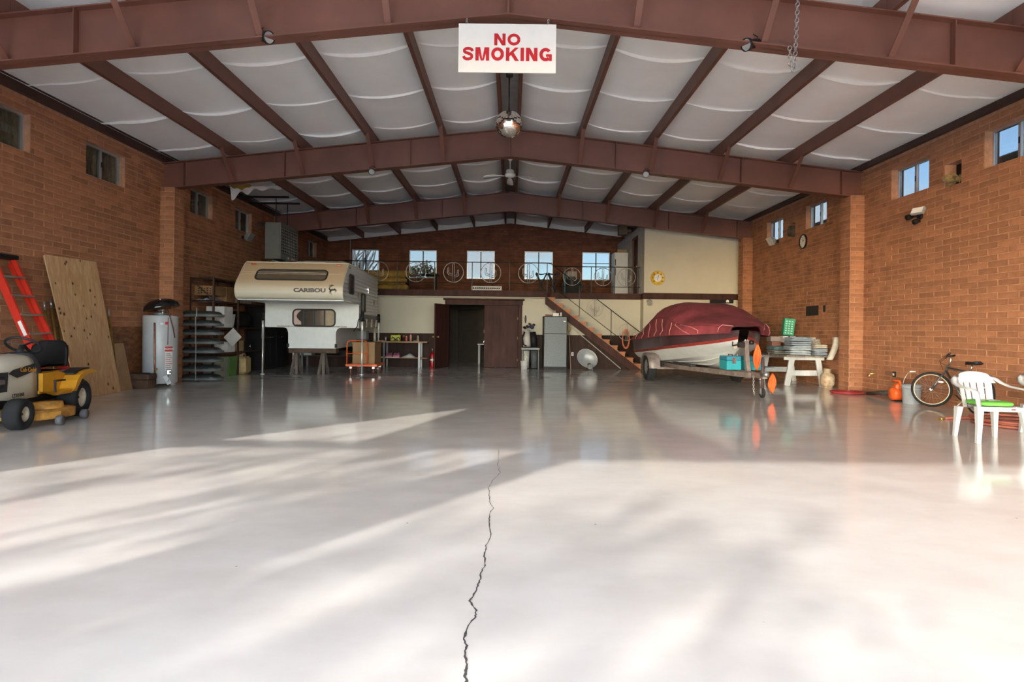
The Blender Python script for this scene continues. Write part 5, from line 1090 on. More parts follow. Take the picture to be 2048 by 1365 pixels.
# on the bench
tc_ = thing('tool_case', 'yellow green blow-moulded tool case on the orange workbench', 'case', (-3.68, 19.3, .84))
t = MB(); t.obox((-3.71, 19.33, .945), (.32, .16, .20), None, b=.025); t.build('case', mat('yellow_green_plastic', (.42, .44, .03), .45), tc_, True)
t = MB(); t.tube([(-3.82, 19.24, .90), (-3.80, 19.235, .98), (-3.70, 19.235, .90), (-3.60, 19.235, .97), (-3.56, 19.24, .90)], .016, 8); t.box(-3.76, -3.62, 19.24, 19.25, .86, .90); t.build('tool_moulding', M_BLACK, tc_, True)
t = MB(); t.tube([(-3.77, 19.33, 1.04), (-3.77, 19.33, 1.075), (-3.61, 19.33, 1.075), (-3.61, 19.33, 1.04)], .01, 8); t.build('handle', M_BLACK, tc_, True)
def can(x, y, z, r, h, m, label, cap_m=None, cat='can', name='spray_can'):
    o = thing(name, label, cat, (x, y, z)); t = MB(); t.lathe([(0, 0), (r, 0), (r, h*.78), (r*.8, h*.84), (0, h*.84)], (x, y, z+.0005), None, 16); t.build('body', m, o, True)
    t = MB(); t.lathe([(r*.72, h*.83), (r*.72, h*.98), (0, h)], (x, y, z+.0005), None, 16); t.build('cap', cap_m or m, o, True); return o
can(-4.02, 19.28, .84, .036, .14, M_GALV, 'small silver can on the orange workbench')
can(-3.21, 19.22, .84, .033, .24, mat('peach_can', (.55, .30, .22), .4), 'peach spray can with a tall red cap on the orange workbench', mat('red_cap', (.5, .02, .03), .4))
can(-2.98, 19.24, .84, .035, .19, mat('tan_bottle', (.46, .36, .24), .5), 'plain tan bottle near the end of the orange workbench', cat='bottle', name='bottle')
can(-3.35, 19.24, .84, .03, .17, mat('red_white_can', (.52, .12, .09), .4), 'short red can beside the drill on the orange workbench', M_WHITE)
dl_ = thing('power_drill', 'red cordless drill lying on the orange workbench', 'drill', (-3.46, 19.3, .84)); M_DR = mat('drill_red', (.36, .04, .025), .4)
t = MB(); t.obox((-3.455, 19.36, .99), (.06, .20, .075), None, b=.02); t.cyl((-3.455, 19.26, .99), (-3.455, 19.19, .99), .022, .014, n=12); t.build('body', M_DR, dl_, True)
t = MB(); t.bar((-3.455, 19.42, .97), (-3.455, 19.44, .88), .045, .06); t.build('grip', M_BLACK, dl_, True); t = MB(); t.obox((-3.455, 19.44, .862), (.075, .11, .042), None, b=.008); t.build('battery', M_BLACK, dl_, True)
t = MB(); t.bar((-4.28, 19.25, .853), (-4.10, 19.32, .853), .05, .024); tag(t.build_at('hand_plane', mat('grey_tool', (.22, .18, .16), .5), Vector((-4.2, 19.28, .84))), 'grey hand tool lying at the camper end of the orange workbench', 'tool')
t = MB(); t.bar((-4.24, 19.14, .852), (-3.98, 19.16, .852), .03, .02); tag(t.build_at('wood_block', mat('pink_wood', (.42, .24, .19), .6), Vector((-4.1, 19.15, .84))), 'thin pink wooden stick at the front edge of the orange workbench', 'stick')
t = MB(); t.grid(lambda a, b: Vector((-3.15+.24*a, 19.28+.2*b, .842+.05*math.sin(PI*a)**.5*math.sin(PI*b)**.5*(1+.5*math.sin(9*a+5*b)))), 10, 10); tag(t.build_at('rag', mat('grey_rag', (.38, .36, .36), .9), Vector((-3.03, 19.38, .84))), 'crumpled grey rag on the orange workbench', 'rag')
# lower shelf
M_PINK = mat('magenta_plastic', (.40, .10, .22), .5)
for i, x in enumerate((-3.90, -3.66)):
    r = thing('socket_organizer', ['magenta tool organizer beside the bench leg on the lower shelf', 'magenta tool organizer next to the grey cloth on the lower shelf'][i], 'organizer', (x, 19.3, .32), group='magenta organizers')
    t = MB(); t.box(x-.10, x+.10, 19.2, 19.36, .321, .40, b=.008); t.build('tray', M_PINK, r, True)
    for k in range(4): t = MB(); t.cyl((x-.07+.046*k, 19.26, .40), (x-.07+.046*k, 19.26, .455+.015*(k % 2)), .015, n=10); t.build('bit', M_PINK, r, True)
t = MB(); t.box(-4.30, -3.55, 19.13, 19.19, .3205, .338); tag(t.build_at('white_strip', M_WHITE, Vector((-3.9, 19.16, .3205))), 'long white strip on the front of the lower bench shelf', 'strip')
t = MB(); t.grid(lambda a, b: Vector((-3.50+.42*a, 19.18+.32*b, .322+.09*math.sin(PI*a)**.5*math.sin(PI*b)**.6*(1+.35*math.sin(8*a+3)+.2*math.sin(11*b)))), 14, 12); tag(t.build_at('folded_cloth', mat('grey_white_cloth', (.50, .50, .50), .9), Vector((-3.3, 19.3, .32))), 'crumpled grey white cloth on the lower bench shelf', 'cloth')
# under the camper: bits on the dark bench
carton('carton', -6.1, -5.86, 19.15, 19.4, .88, 1.09, mat('white_carton', (.62, .62, .62)), 'small white carton on the dark workbench', flaps=False)
t = MB(); t.lathe([(0, .0), (.26, .0), (.34, .14), (.36, .145), (.355, .155), (.33, .15), (.25, .012), (0, .012)], (-5.3, 19.33, .361), None, 28); tag(t.build_at('steel_basin', M_GALV, Vector((-5.3, 19.33, .361))), 'shallow steel basin on the low shelf of the dark workbench', 'basin')
carton('cooler', -6.75, -6.35, 19.12, 19.5, .36, .66, mat('cooler_grey', (.40, .45, .47), .5), 'grey cooler box on the low shelf of the dark workbench', 'cooler', flaps=False)
carton('cooler', -4.98, -4.62, 19.12, 19.5, .88, 1.16, mat('pale_blue_grey', (.42, .47, .50), .5), 'pale cooler box at the end of the dark workbench', 'cooler', flaps=False)
# fire extinguisher
fx = thing('fire_extinguisher', 'red fire extinguisher standing at the end of the orange workbench', 'extinguisher', (-2.52, 19.35, 0)); M_FX = mat('extinguisher_red', (.45, .008, .014), .25)
t = MB(); t.lathe([(0, 0), (.075, 0), (.08, .02), (.08, .40), (.06, .46), (.025, .49), (.022, .51), (0, .51)], (-2.52, 19.35, .0005), None, 20); t.build('cylinder', M_FX, fx, True)
t = MB(); t.lathe([(.0815, .22), (.0815, .28)], (-2.52, 19.35, 0), None, 20); t.build('band', M_WHITE, fx, True)
t = MB(); t.cyl((-2.52, 19.35, .51), (-2.52, 19.35, .56), .022, n=10); t.bar((-2.52, 19.37, .56), (-2.52, 19.24, .58), .025, .01); t.bar((-2.52, 19.37, .575), (-2.52, 19.25, .61), .025, .01); t.build('valve', M_GALV, fx, True)
t = MB(); t.tube([(-2.50, 19.33, .53), (-2.42, 19.33, .52), (-2.41, 19.33, .40), (-2.42, 19.34, .22)], .010, 6); t.build('hose', M_BLACK, fx, True)
# ---- refrigerator under the stairs
rf = thing('refrigerator', 'silver grey refrigerator with black sides under the stairs', 'refrigerator', (1.40, 19.33, 0)); M_SIL = mat('textured_silver', (.155, .18, .195), .5, .1, var=.12, scale=30, bump=.3)
t = MB(); t.box(1.03, 1.79, 19.04, 19.64, .04, 1.70, b=.012); t.build('cabinet', M_BLACK, rf, True)
def bowed(x0, x1, y, z0, z1, dep=.04):
    t = MB(); t.grid(lambda a, b: Vector((x0+(x1-x0)*a, y-dep*(.55+.45*math.sin(PI*a)), z0+(z1-z0)*b)), 10, 2); t.box(x0, x1, y-dep*.5, y, z0, z1); return t
bd = bowed(1.06, 1.76, 19.04, 1.15, 1.67).build('freezer_door', M_SIL, rf, True); t = MB(); t.box(1.66, 1.73, 18.998, 19.006, 1.52, 1.55); t.build('badge', M_WHITE, bd, True)
bd = bowed(1.06, 1.76, 19.04, .10, 1.13).build('door', M_SIL, rf, True); t = MB(); t.box(1.035, 1.06, 18.99, 19.04, .75, 1.10, b=.006); t.build('handle', M_BLACK, bd, True)
t = MB(); t.box(1.06, 1.76, 19.0, 19.04, .0, .085); t.box(1.08, 1.12, 18.985, 19.0, .02, .05); t.box(1.70, 1.74, 18.985, 19.0, .02, .05); t.build('kick_grille', M_BLACK, rf, True)
tb_ = thing('plastic_tub', 'white plastic tub on top of the silver refrigerator', 'tub', (1.43, 19.3, 1.70)); t = MB(); t.loft([[Vector((1.43+sx*.10*k, 19.26+sy*.08*k, z)) for sx, sy in ((-1,-1),(1,-1),(1,1),(-1,1))] for k, z in ((.85, 1.701), (1, 1.80))], smooth=False); t.build('tub', M_WHITE, tb_, True)
t = MB(); t.cyl((1.42, 19.26, 1.80), (1.40, 19.26, 1.88), .03, n=10); t.build('contents', mat('tan_sponge', (.5, .42, .25), .9), tb_, True)
t = MB(); t.bar((1.10, 19.25, 1.735), (1.31, 19.22, 1.725), .12, .05); tag(t.build_at('leather_case', mat('red_brown_leather', (.16, .05, .035), .6), Vector((1.2, 19.24, 1.70))), 'red brown case on top of the silver refrigerator', 'case')
can(1.60, 19.28, 1.70, .032, .13, M_WHITE, 'white bottle on top of the silver refrigerator', cat='bottle', name='bottle')
# broom beside the refrigerator
br = thing('broom', 'broom leaning upside down beside the silver refrigerator', 'broom', (1.90, 19.5, 0)); t = MB(); t.cyl((1.95, 19.45, 0), (1.90, 19.63, 1.22), .013, n=8); t.build('stick', mat('pale_wood_stick', (.42, .27, .15), .6), br, True); t = MB(); t.loft([[Vector((1.91+hx*sx, 19.63+.025*sy, z)) for sx, sy in ((-1,-1),(1,-1),(1,1),(-1,1))] for hx, z in ((.03, 1.20), (.06, 1.30), (.07, 1.42), (.05, 1.47))], smooth=False); t.build('bristles', mat('straw', (.38, .27, .13), .9, bump=.4), br, True)
t = MB(); t.box(1.99, 2.06, YW-.026, YW-.014, .42, .54, b=.003); ol = t.build_at('wall_outlet', M_WHITE, Vector((2.02, YW-.02, .42))); tag(ol, 'white outlet on the dark boards between refrigerator and dish', 'outlet')
for z in (.455, .505): t = MB(); t.box(2.012, 2.038, YW-.028, YW-.0262, z-.012, z+.012); t.build('socket', M_BLACK, ol, True)
t = MB(); t.lathe([(0, .025), (.02, .02), (.03, .0)], (0, 0, 0), None, 14); t.v = [Vector((.475+v.x*1.1, YW-.001-v.z, 1.60+v.y*4.6)) for v in t.v]; tag(t.build_at('wall_thermometer', mat('dark_bronze_oval', (.045, .04, .035), .4), Vector((.475, YW, 1.46))), 'narrow dark oval plaque on the cream wall beside the double door', 'thermometer')
# ---- golf bag on a bin organiser
og = thing('bin_organizer', 'grey organizer frame holding a white and a dark bin', 'organizer', (.63, 19.4, 0)); M_GF = mat('organizer_grey', (.25, .28, .29), .5)
t = MB(); t.box(.34, .92, 19.12, 19.62, .62, .68, b=.01); t.build('top', M_GF, og, True)
for x in (.37, .89):
    for y in (19.15, 19.58): t = MB(); t.cyl((x, y, 0), (x, y, .62), .014, n=8); t.build('post', M_GF, og, True)
t = MB(); t.lathe([(0, .02), (.10, .02), (.12, .58), (.11, .58), (.09, .04)], (.49, 19.38, 0), None, 20); t.build('bin', mat('speckled_white', (.55, .53, .49), .6, var=.3, scale=30), og, True)
t = MB(); t.lathe([(0, .02), (.10, .02), (.12, .58), (.11, .58), (.09, .04)], (.76, 19.38, 0), None, 20); t.build('bin', mat('dark_grey_bin', (.08, .09, .10), .5), og, True)
t = MB(); t.lathe([(0, 0), (.10, 0), (.115, .26), (.12, .27), (.105, .27), (.09, .01)], (.43, 19.0, .0005), None, 20); tag(t.build_at('white_pail', mat('white_pail_plastic', (.60, .60, .62), .5), Vector((.43, 19, 0))), 'white pail in front of the bin organizer', 'pail')
gb_ = thing('golf_bag', 'white and black golf bag with club covers on the bin organizer', 'golf bag', (.62, 19.35, .68)); Mg = mat('golf_white', (.50, .48, .44), .5); Mk = M_BLACK
t = MB(); t.tube([(.52, 19.30, .705), (.50, 19.34, .95), (.50, 19.38, 1.22)], [.12, .13, .11], 16); t.build('bag', Mg, gb_, True)
t = MB(); t.tube([(.74, 19.36, .705), (.73, 19.38, .95), (.70, 19.4, 1.18)], [.11, .12, .10], 16); t.build('bag', Mk, gb_, True)
t = MB(); t.tube([(.44, 19.2, 1.18), (.36, 19.14, .98), (.40, 19.14, .78), (.50, 19.15, .735)], .022, 8); t.build('strap', Mk, gb_, True)
for i, (x, y, z, m, rr_) in enumerate(((.44, 19.35, 1.32, M_BLACK, .06), (.53, 19.33, 1.36, mat('plum_cover', (.06, .03, .05), .8), .06), (.66, 19.33, 1.35, mat('navy_cover', (.02, .035, .10), .8), .085), (.60, 19.4, 1.44, mat('brown_cover', (.09, .05, .03), .8), .05), (.74, 19.42, 1.42, mat('brown_cover', (.09, .05, .03)), .05))):
    t = MB(); t.cyl((x, y+.02, 1.15), (x, y, z-.03), .010, n=6); cl = t.build('club', M_GALV, gb_, True); t = MB(); t.lathe([(0, -rr_*.7), (rr_*.8, -rr_*.5), (rr_, 0), (rr_*.75, rr_*.6), (0, rr_*.8)], (x, y, z), rotM('Y', .5), 14); t.build('head_cover', m, cl, True)
# ---- satellite dish
sd = thing('satellite_dish', 'oval grey satellite dish propped on the floor below the stairs', 'satellite dish', (2.5, 19.4, 0)); Ad = rotM('Y', .52) @ rotM('X', PI/2-.22)
t = MB(); R_ = .31
t.lathe([(R_*k/8, .10*(k/8)**2) for k in range(9)] + [(R_*1.02, .10), (R_, .085)], (0, 0, 0), None, 36); t.v = [Vector((2.48, 19.50, .335)) + rotM('X', -.2) @ rotM('Y', .62) @ Vector((v.x*1.12, -v.z, v.y*.92)) for v in t.v]; t.build('reflector', mat('dish_grey', (.30, .32, .34), .4, .2), sd, True)
t = MB(); t.cyl((2.53, 19.12, .10), (2.53, 19.30, .16), .06, n=14); t.cyl((2.53, 19.08, .10), (2.53, 19.12, .10), .085, n=14); t.build('feed_horn', mat('feed_grey', (.11, .11, .115), .5), sd, True); t = MB(); t.bar((2.6, 19.08, .02), (2.60, 19.36, .10), .03, .03); t.build('arm', M_GALV, sd, True)
# orange hose hung on the stair rail
oh = MB()
for k in range(3): oh.tube([(3.74+.10*(1+.08*k)*math.sin(a), YL1+.02-.012*k, 1.02-.30*math.cos(a)*(1-.03*k)-.03*k) for a in [2*PI*i/28 for i in range(28)]], .012, 6, closed=True)
tag(oh.build_at('hose_loop', mat('coral_hose', (.55, .15, .07), .5), Vector((3.74, YL1, .7))), 'coral hose looped over the stair railing', 'hose')
# ================================================================ BOAT ON ITS TRAILER (local: y from bow towards stern, x to the right)
M_HULLW = mat('hull_white', (.60, .64, .66), .25, var=.05, coat=.3)
M_HULLD = mat('hull_plum', (.060, .030, .036), .35, var=.3, scale=2, coat=.2)
M_STRIPE = mat('hull_red_stripe', (.42, .045, .03), .35)
M_COVER = mat('maroon_canvas', (.215, .034, .046), .85, var=.3, scale=2.2, bump=.25, bscale=40)
M_STRAP = mat('pink_strap', (.55, .22, .20), .8)
M_TRL = mat('trailer_grey_brown', (.25, .20, .18), .55, .3, var=.3, scale=8)
BT = thing('boat', 'white and plum speedboat under a maroon canvas cover', 'boat', (4.76, 12.25, 0), .035)
LB = 5.0
def S(s):   # s 0 bow .. 1 stern: half beam, gunwale z, rub line half beam/z, chine half beam/z, keel z
    k = min(1, s/.50); f = math.sin(k*PI/2)**.66
    hb = .10 + 1.0*f; g = 1.29 - .22*min(1, s*1.05); cb = .03 + .88*math.sin(min(1, max(0, s-.02)/.7)*PI/2)**1.0; cz = .98 - .47*min(1, s/.6)**.6
    kz = 1.0 - .56*math.sin(min(1, s/.30)*PI/2)**.8
    return hb, g, hb*.96, 1.17-.46*s**.6, cb, cz, min(kz, cz-.02)
def yy_(s): return LB*s
NS = 26; SS = [(i/NS)**1.25 for i in range(NS+1)]
def hull_strip(fa, fb, m, name, parent, nseg=3, bulge=0.0):
    t = MB()
    for sg in (-1, 1):
        def fn(a, b):
            i = int(round(a*NS)); s = SS[i]; (xa, za), (xb, zb) = fa(S(s)), fb(S(s)); x = xa+(xb-xa)*b + bulge*math.sin(PI*b); z = za+(zb-za)*b
            rake = -.18*(1-min(1, s/.12))*(z-.4)/.86*0 + .42*(1-min(1, s/.25))*max(0, (1.26-z))/.86
            return Vector((sg*x, yy_(s)+rake, z))
        t.grid(fn, NS, nseg)
    return t.build(name, m, parent)
hl = hull_strip(lambda q: (q[4], q[5]), lambda q: (.0, q[6]), M_HULLW, 'hull_bottom', BT)
hull_strip(lambda q: (q[2]*.985, q[3]-.05), lambda q: (q[4], q[5]), M_HULLW, 'hull_side', BT, bulge=.02)
hull_strip(lambda q: (q[0], q[1]), lambda q: (q[2], q[3]), M_HULLD, 'topside', BT)
for k in range(3): hull_strip(lambda q: (q[2]+.004, q[3]-.002-.024*k), lambda q: (q[2]*.993+.004, q[3]-.014-.024*k), M_STRIPE, 'stripe', BT, 1)
hull_strip(lambda q: (q[2]*.999, q[3]), lambda q: (q[2]*.984, q[3]-.055), mat('hull_dark_band', (.03, .018, .02), .4), 'rub_band', BT, 1)
for fz in (.35, .68):
    t = MB()
    for sg in (-1, 1): t.tube([Vector((sg*((S(s)[4])*(1-fz)+.012), yy_(s)+.42*(1-min(1, s/.25))*max(0, 1.26-(S(s)[5]*(1-fz)+S(s)[6]*fz))/.86, S(s)[5]*(1-fz)+S(s)[6]*fz-.006)) for s in SS[4:]], .012, 5)
    t.build('strake', M_HULLW, BT)
q = S(1); t = MB(); t.add([Vector((sx*x, LB, z)) for sx, x, z in ((-1, q[0], q[1]), (-1, q[2], q[3]), (-1, q[4], q[5]), (1, 0, q[6]), (1, q[4], q[5]), (1, q[2], q[3]), (1, q[0], q[1]))], [tuple(range(7))]); t.build('transom', M_HULLD, BT)
t = MB(); t.grid(lambda a, b: Vector(((2*b-1)*S(.45*a+.004)[0]*.99, yy_(.45*a), S(.45*a)[1]-.03+.06*math.sin(PI*b))), 12, 6); t.build('foredeck', M_HULLD, BT)
t = MB(); t.tube([(0, -.02, 1.13), (0, -.06, 1.10), (0, -.02, 1.05)], .012, 6); t.build('bow_eye', M_CHROME, BT)
# canvas cover: rides over the windshield, hangs past the gunwale
def cov_h(s):
    P = [(0, .10), (.05, .17), (.14, .30), (.24, .42), (.36, .70), (.45, .80), (.62, .80), (.74, .56), (.90, .24), (1.0, .16)]
    for i in range(len(P)-1):
        if P[i][0] <= s <= P[i+1][0]:
            u = (s-P[i][0])/(P[i+1][0]-P[i][0]); return P[i][1]*(1-u)+P[i+1][1]*u
    return .22
CN = 30; CS = [-.03+1.05*i/CN for i in range(CN+1)]; NR_ = 22
def cov(a, b):
    s = CS[int(round(a*CN))]; sc = max(.0, min(1, s)); hb, g = S(max(.02, sc))[:2]
    wide = hb + .07 + .20*math.exp(-((sc-.20)/.15)**2)
    ph = PI*b; x = -math.cos(ph); h = cov_h(sc)
    ridge = abs(math.cos(ph)); top = g + h*(1-ridge**(5.5)) * (1.0)
    hang = 0.0
    if b < .16 or b > .84:
        e = (.16-b)/.16 if b < .16 else (b-.84)/.16; hang = e
    z = top - .02 - hang*(.035 + .02*math.sin(9*sc)); xx = x*wide*(1.0 - .05*hang)
    if hang == 0: xx = x*wide*1.03
    z += .010*math.sin(23*sc+4*b)*math.sin(PI*b) + .012*math.sin(11*b+9*sc)
    if 0.14 < sc < .9 and abs(x) > .45 and hang == 0: z += -.03*math.sin(PI*(abs(x)-.45)/.55)
    return Vector((xx, yy_(s) - .10*(1-min(1, max(0, sc)/.1))*(1-abs(x)), z))
t = MB(); t.grid(cov, CN, NR_); t.grid(lambda a, b: cov(a, b)-Vector((0, 0, .006)), CN, NR_); cv = t.build('canvas_cover', M_COVER, BT)
def strap(pts, r=.008):
    t = MB(); t.tube([cov(a, b)+Vector((0, 0, .008)) + Vector((-.008 if b < .5 else .008, 0, 0)) for a, b in pts], r, 5); t.build('cover_strap', M_STRAP, cv)
for a in (.30, .42, .52, .64, .76, .90): strap([(a, .0), (a, .04), (a-.01, .08), (a-.0, .12), (a+.015, .16)])
strap([(.12, .02), (.14, .08), (.17, .13), (.22, .17)]); strap([(.17, .0), (.21, .08), (.25, .14), (.27, .18)])
for a in (.06, .14): strap([(a, 1.0), (a+.02, .92), (a+.05, .86), (a+.07, .80)])
strap([(.03, .30), (.05, .24), (.07, .15), (.05, .04)])
t = MB(); t.tube([cov(a, .17)+Vector((-.004, 0, .006)) for a in [k/CN for k in range(2, CN-1)]], .006, 5); t.build('cover_seam', mat('dark_maroon_seam', (.10, .012, .02), .8), cv)
# ---- trailer
TR = thing('boat_trailer', 'grey brown boat trailer under the covered boat', 'trailer', (4.76, 12.25, 0), .035)
for sg in (-1, 1):
    t = MB(); t.bar((sg*.07, -.45, .41), (sg*.62, 2.1, .40), .07, .10); t.bar((sg*.62, 2.08, .40), (sg*.66, 4.9, .40), .07, .10); t.build('frame_rail', M_TRL, TR)
    wc = Vector((sg*1.12, 3.05, .345)); wheel(TR, wc, .345, .21, (sg, 0, 0), .19, M_GALV, lugs=30)
    t = MB(); t.grid(lambda a, b: Vector((sg*(.96+.28*b), 3.05-.40*math.cos(PI*a), .335+.38*math.sin(PI*a)**.8)), 12, 2); t.grid(lambda a, b: Vector((sg*1.24, 3.05-.40*math.cos(PI*a), .335+.38*math.sin(PI*a)**.8-.07*b)), 12, 1); t.build('fender', mat('fender_grey', (.24, .20, .185), .5, .3, var=.25), TR)
    t = MB(); t.bar((sg*.50, 1.6, .47), (sg*.55, 4.6, .50), .12, .05); t.bar((sg*.52, 1.9, .44), (sg*.52, 1.9, .40), .05, .05); t.build('bunk', mat('bunk_carpet', (.03, .03, .032), .95), TR)
t = MB(); t.bar((-1.0, 3.05, .325), (1.0, 3.05, .325), .06, .06); t.build('axle', M_TRL, TR)
t = MB(); t.bar((-.30, .7, .40), (.30, .7, .40), .06, .06); t.bar((-.66, 4.88, .40), (.66, 4.88, .40), .07, .07); t.build('cross_member', M_TRL, TR)
t = MB(); t.bar((0, -.95, .43), (0, .9, .43), .09, .10); tong = t.build('tongue', M_TRL, TR)
t = MB(); t.lathe([(0, .06), (.05, .055), (.06, 0), (.045, -.04), (0, -.04)], (0, -1.0, .46), None, 14); t.bar((0, -1.0, .45), (0, -.82, .45), .09, .06); t.build('coupler', M_GALV, TR)
t = MB(); t.bar((0, -.22, .44), (0, -.06, 1.08), .08, .08, up=(0, 1, 0)); t.bar((0, -.06, 1.02), (-.22, .02, .95), .05, .08); t.build('winch_post', M_TRL, TR)
t = MB(); t.obox((-.10, -.10, 1.0), (.12, .12, .11), None, b=.01); t.tube([(-.18, -.10, 1.0), (-.28, -.10, .98), (-.30, -.16, 1.06)], .012, 6); t.cyl((.05, -.16, 1.05), (.12, -.16, 1.05), .045, n=12); t.build('winch', M_IRON, TR)
t = MB(); t.cyl((.06, -.72, .10), (.06, -.72, .75), .032, n=12); t.tube([(.06, -.72, .75), (.06, -.72, .80), (.16, -.74, .82), (.16, -.76, .88)], .010, 6); jw = t.build('jockey_stand', mat('jack_bracket_dark', (.10, .06, .06), .5, .3), TR)
wheel(TR, (.06, -.72, .095), .095, .055, (-1, 0, .0), .05, M_GALV, name='jockey_wheel')
for x in (.10, .02): t = MB(); t.obox((x, -.72, .13), (.02, .05, .10)); t.build('jockey_fork', M_GALV, jw)
def chain_mesh(pts, r=.008, ll=.035):
    t = MB(); P = [Vector(p) for p in pts]; d = 0; i = 0; acc = []
    for i in range(len(P)-1):
        n = max(1, int((P[i+1]-P[i]).length/ll))
        for k in range(n): acc.append((P[i].lerp(P[i+1], k/n), P[i].lerp(P[i+1], (k+1)/n)))
    for j, (a, b) in enumerate(acc):
        z = (b-a).normalized(); x = z.orthogonal().normalized(); x = x if j % 2 else z.cross(x); L_ = (b-a).length*.62
        c = (a+b)/2; t.tube([c + z*L_*math.cos(u) + x*r*1.6*math.sin(u) for u in [2*PI*k/8 for k in range(8)]], r*.42, 4, closed=True)
    return t
t = chain_mesh([(-.12, -.72, .42), (-.12, -.74, .12), (-.10, -.74, .05)], .010); t.build('safety_chain', M_GALV, TR)
# teal tool boxes riding on the trailer tongue
M_TEAL = mat('teal_paint', (.02, .30, .36), .4, var=.08)
def world_of(root, v): return Matrix.Rotation(root.rotation_euler.z, 3, 'Z') @ Vector(v) + root.location
for i, (lx, ly_, lab) in enumerate(((-.20, .20, 'teal metal tool box resting on the left of the trailer tongue'), (.21, .16, 'teal metal tool box resting on the right behind the winch post'))):
    o = thing('tool_box', lab, 'tool box', world_of(TR, (lx, ly_, .485)), .035, group='teal tool boxes')
    t = MB(); t.box(-.15, .15, -.20, .20, 0, .19, b=.006); t.build('body', M_TEAL, o); t = MB(); t.box(-.152, .152, -.202, .202, .192, .28, b=.01); ld_ = t.build('lid', mat('teal_dark', (.02, .20, .30), .4), o)
    t = MB(); t.box(-.04, .04, -.213, -.203, .13, .25, b=.003); t.build('latch', M_CHROME, ld_); t = MB(); t.tube([(-.0, -.1, .28), (0, -.1, .31), (0, .1, .31), (0, .1, .28)], .008, 6); t.build('handle', M_IRON, ld_)
# orange rope bundles
for i, (bx, by, z0, z1, lab) in enumerate(((.14, -.30, .50, 1.02, 'orange rope hank hanging from the trailer winch post'), (.21, -.80, .10, .47, 'orange rope hank hanging over the jockey wheel'))):
    t = MB(); rr_ = random.Random(5+i)
    for k in range(14):
        ph = rr_.uniform(0, 6); w = .008+.055*k/13
        t.tube([Vector((bx + w*math.sin(2*PI*u)*(1 if k % 2 else .7) + .10*(u if u < .5 else 1-u)*0, by + .5*w*math.cos(ph+2*PI*u) + .0, z1-(z1-z0)*(1-abs(1-2*u))*rr_.uniform(.96, 1.0))) for u in [j/16 for j in range(16)]], .011, 5, closed=True)
    t.v = [Matrix.Rotation(.035, 3, 'Z') @ v + TR.location for v in t.v]
    tag(t.build_at('rope_hank', mat('safety_orange_rope', (.80, .13, .02), .7), world_of(TR, (bx, by, z0))), lab, 'rope', 'orange rope hanks')
# ================================================================ TABLE BY THE RIGHT WALL
PT = thing('picnic_table', 'white A-frame wooden table loaded with moving blankets', 'table', (7.02, 15.0, 0)); M_PW = mat('worn_white_timber', (.52, .55, .57), .65, var=.18, scale=5, stretch=(1, 1, .3)); TZ = .73
for k in range(5): t = MB(); x = 6.46+.215*k; t.box(x, x+.205, 14.05, 15.95, TZ-.04, TZ, b=.004); t.build('top_plank', mat('grey_brown_plank', (.26, .22, .19), .7, var=.3), PT, True)
for y in (14.28, 15.70):
    for sx in (-1, 1):
        t = MB(); t.bar((7.0+sx*.42, y, 0), (7.0+sx*.30, y, TZ-.04), .13 if sx < 0 else .12, .045, up=(0, 1, 0)); t.build('leg', M_PW, PT, True)
    t = MB(); t.bar((6.62, y+.05, .30), (7.38, y+.05, .30), .04, .13, up=(0, 0, 1)); t.build('crossbar', M_PW, PT, True)
    t = MB(); t.box(6.50, 7.45, y-.03, y+.03, TZ-.12, TZ-.041); t.build('batten', M_PW, PT, True)
for x in (6.30,):
    t = MB(); t.box(x-.12, x+.12, 14.55, 15.95, .37, .41, b=.005); t.build('bench_plank', mat('blue_white_plank', (.36, .43, .48), .6, var=.15), PT, True); t = MB(); t.box(6.30, 6.75, 15.6, 15.68, .30, .37); t.build('bench_bracket', M_PW, PT, True)
# folded moving blankets: each a rounded slab with a folded front edge
def blanket(x0, x1, y0, y1, z, h, m, label, wob=0, rz=0, group='folded moving blankets'):
    cx_, cy_ = (x0+x1)/2, (y0+y1)/2; hx, hy = (x1-x0)/2, (y1-y0)/2; rr_ = random.Random(int(z*1000)+wob)
    ph = [rr_.uniform(0, 6) for _ in range(4)]
    r = thing('moving_blanket', label, 'blanket', (cx_, cy_, z), rz, group)
    for lay in range(2):
        t = MB(); n = 40; rings = []
        zz0 = lay*h/2
        for (k, dz_) in ((.90, .002), (.985, h*.10), (1.0, h*.25), (.985, h*.40), (.90, h*.495)):
            ring_ = []
            for i in range(n):
                a = 2*PI*i/n; c_, s_ = math.cos(a), math.sin(a); p = 5
                x = hx*k*abs(c_)**(2/p)*(1 if c_ >= 0 else -1); y = hy*k*abs(s_)**(2/p)*(1 if s_ >= 0 else -1)
                ring_.append(Vector((x*(1+.02*math.sin(3*a+ph[0])), y*(1+.02*math.sin(4*a+ph[1])), zz0+dz_+.010*math.sin(2*a+ph[2])*(dz_ > .01)*(lay+.3))))
            rings.append(ring_)
        t.loft(rings); t.build('fold', m, r)
    return r
M_BL = [mat('blue_grey_quilt', (.25, .31, .38), .95, var=.2, scale=12, bump=.5, bscale=60), mat('pale_blue_quilt', (.34, .40, .46), .95, var=.18, scale=12, bump=.5, bscale=60), mat('beige_quilt', (.46, .42, .35), .95, var=.15, scale=12, bump=.5), mat('teal_grey_quilt', (.16, .25, .28), .95, var=.25, scale=12, bump=.5), mat('grey_quilt', (.20, .205, .20), .95, var=.2, scale=12, bump=.5)]
zz = TZ+.001
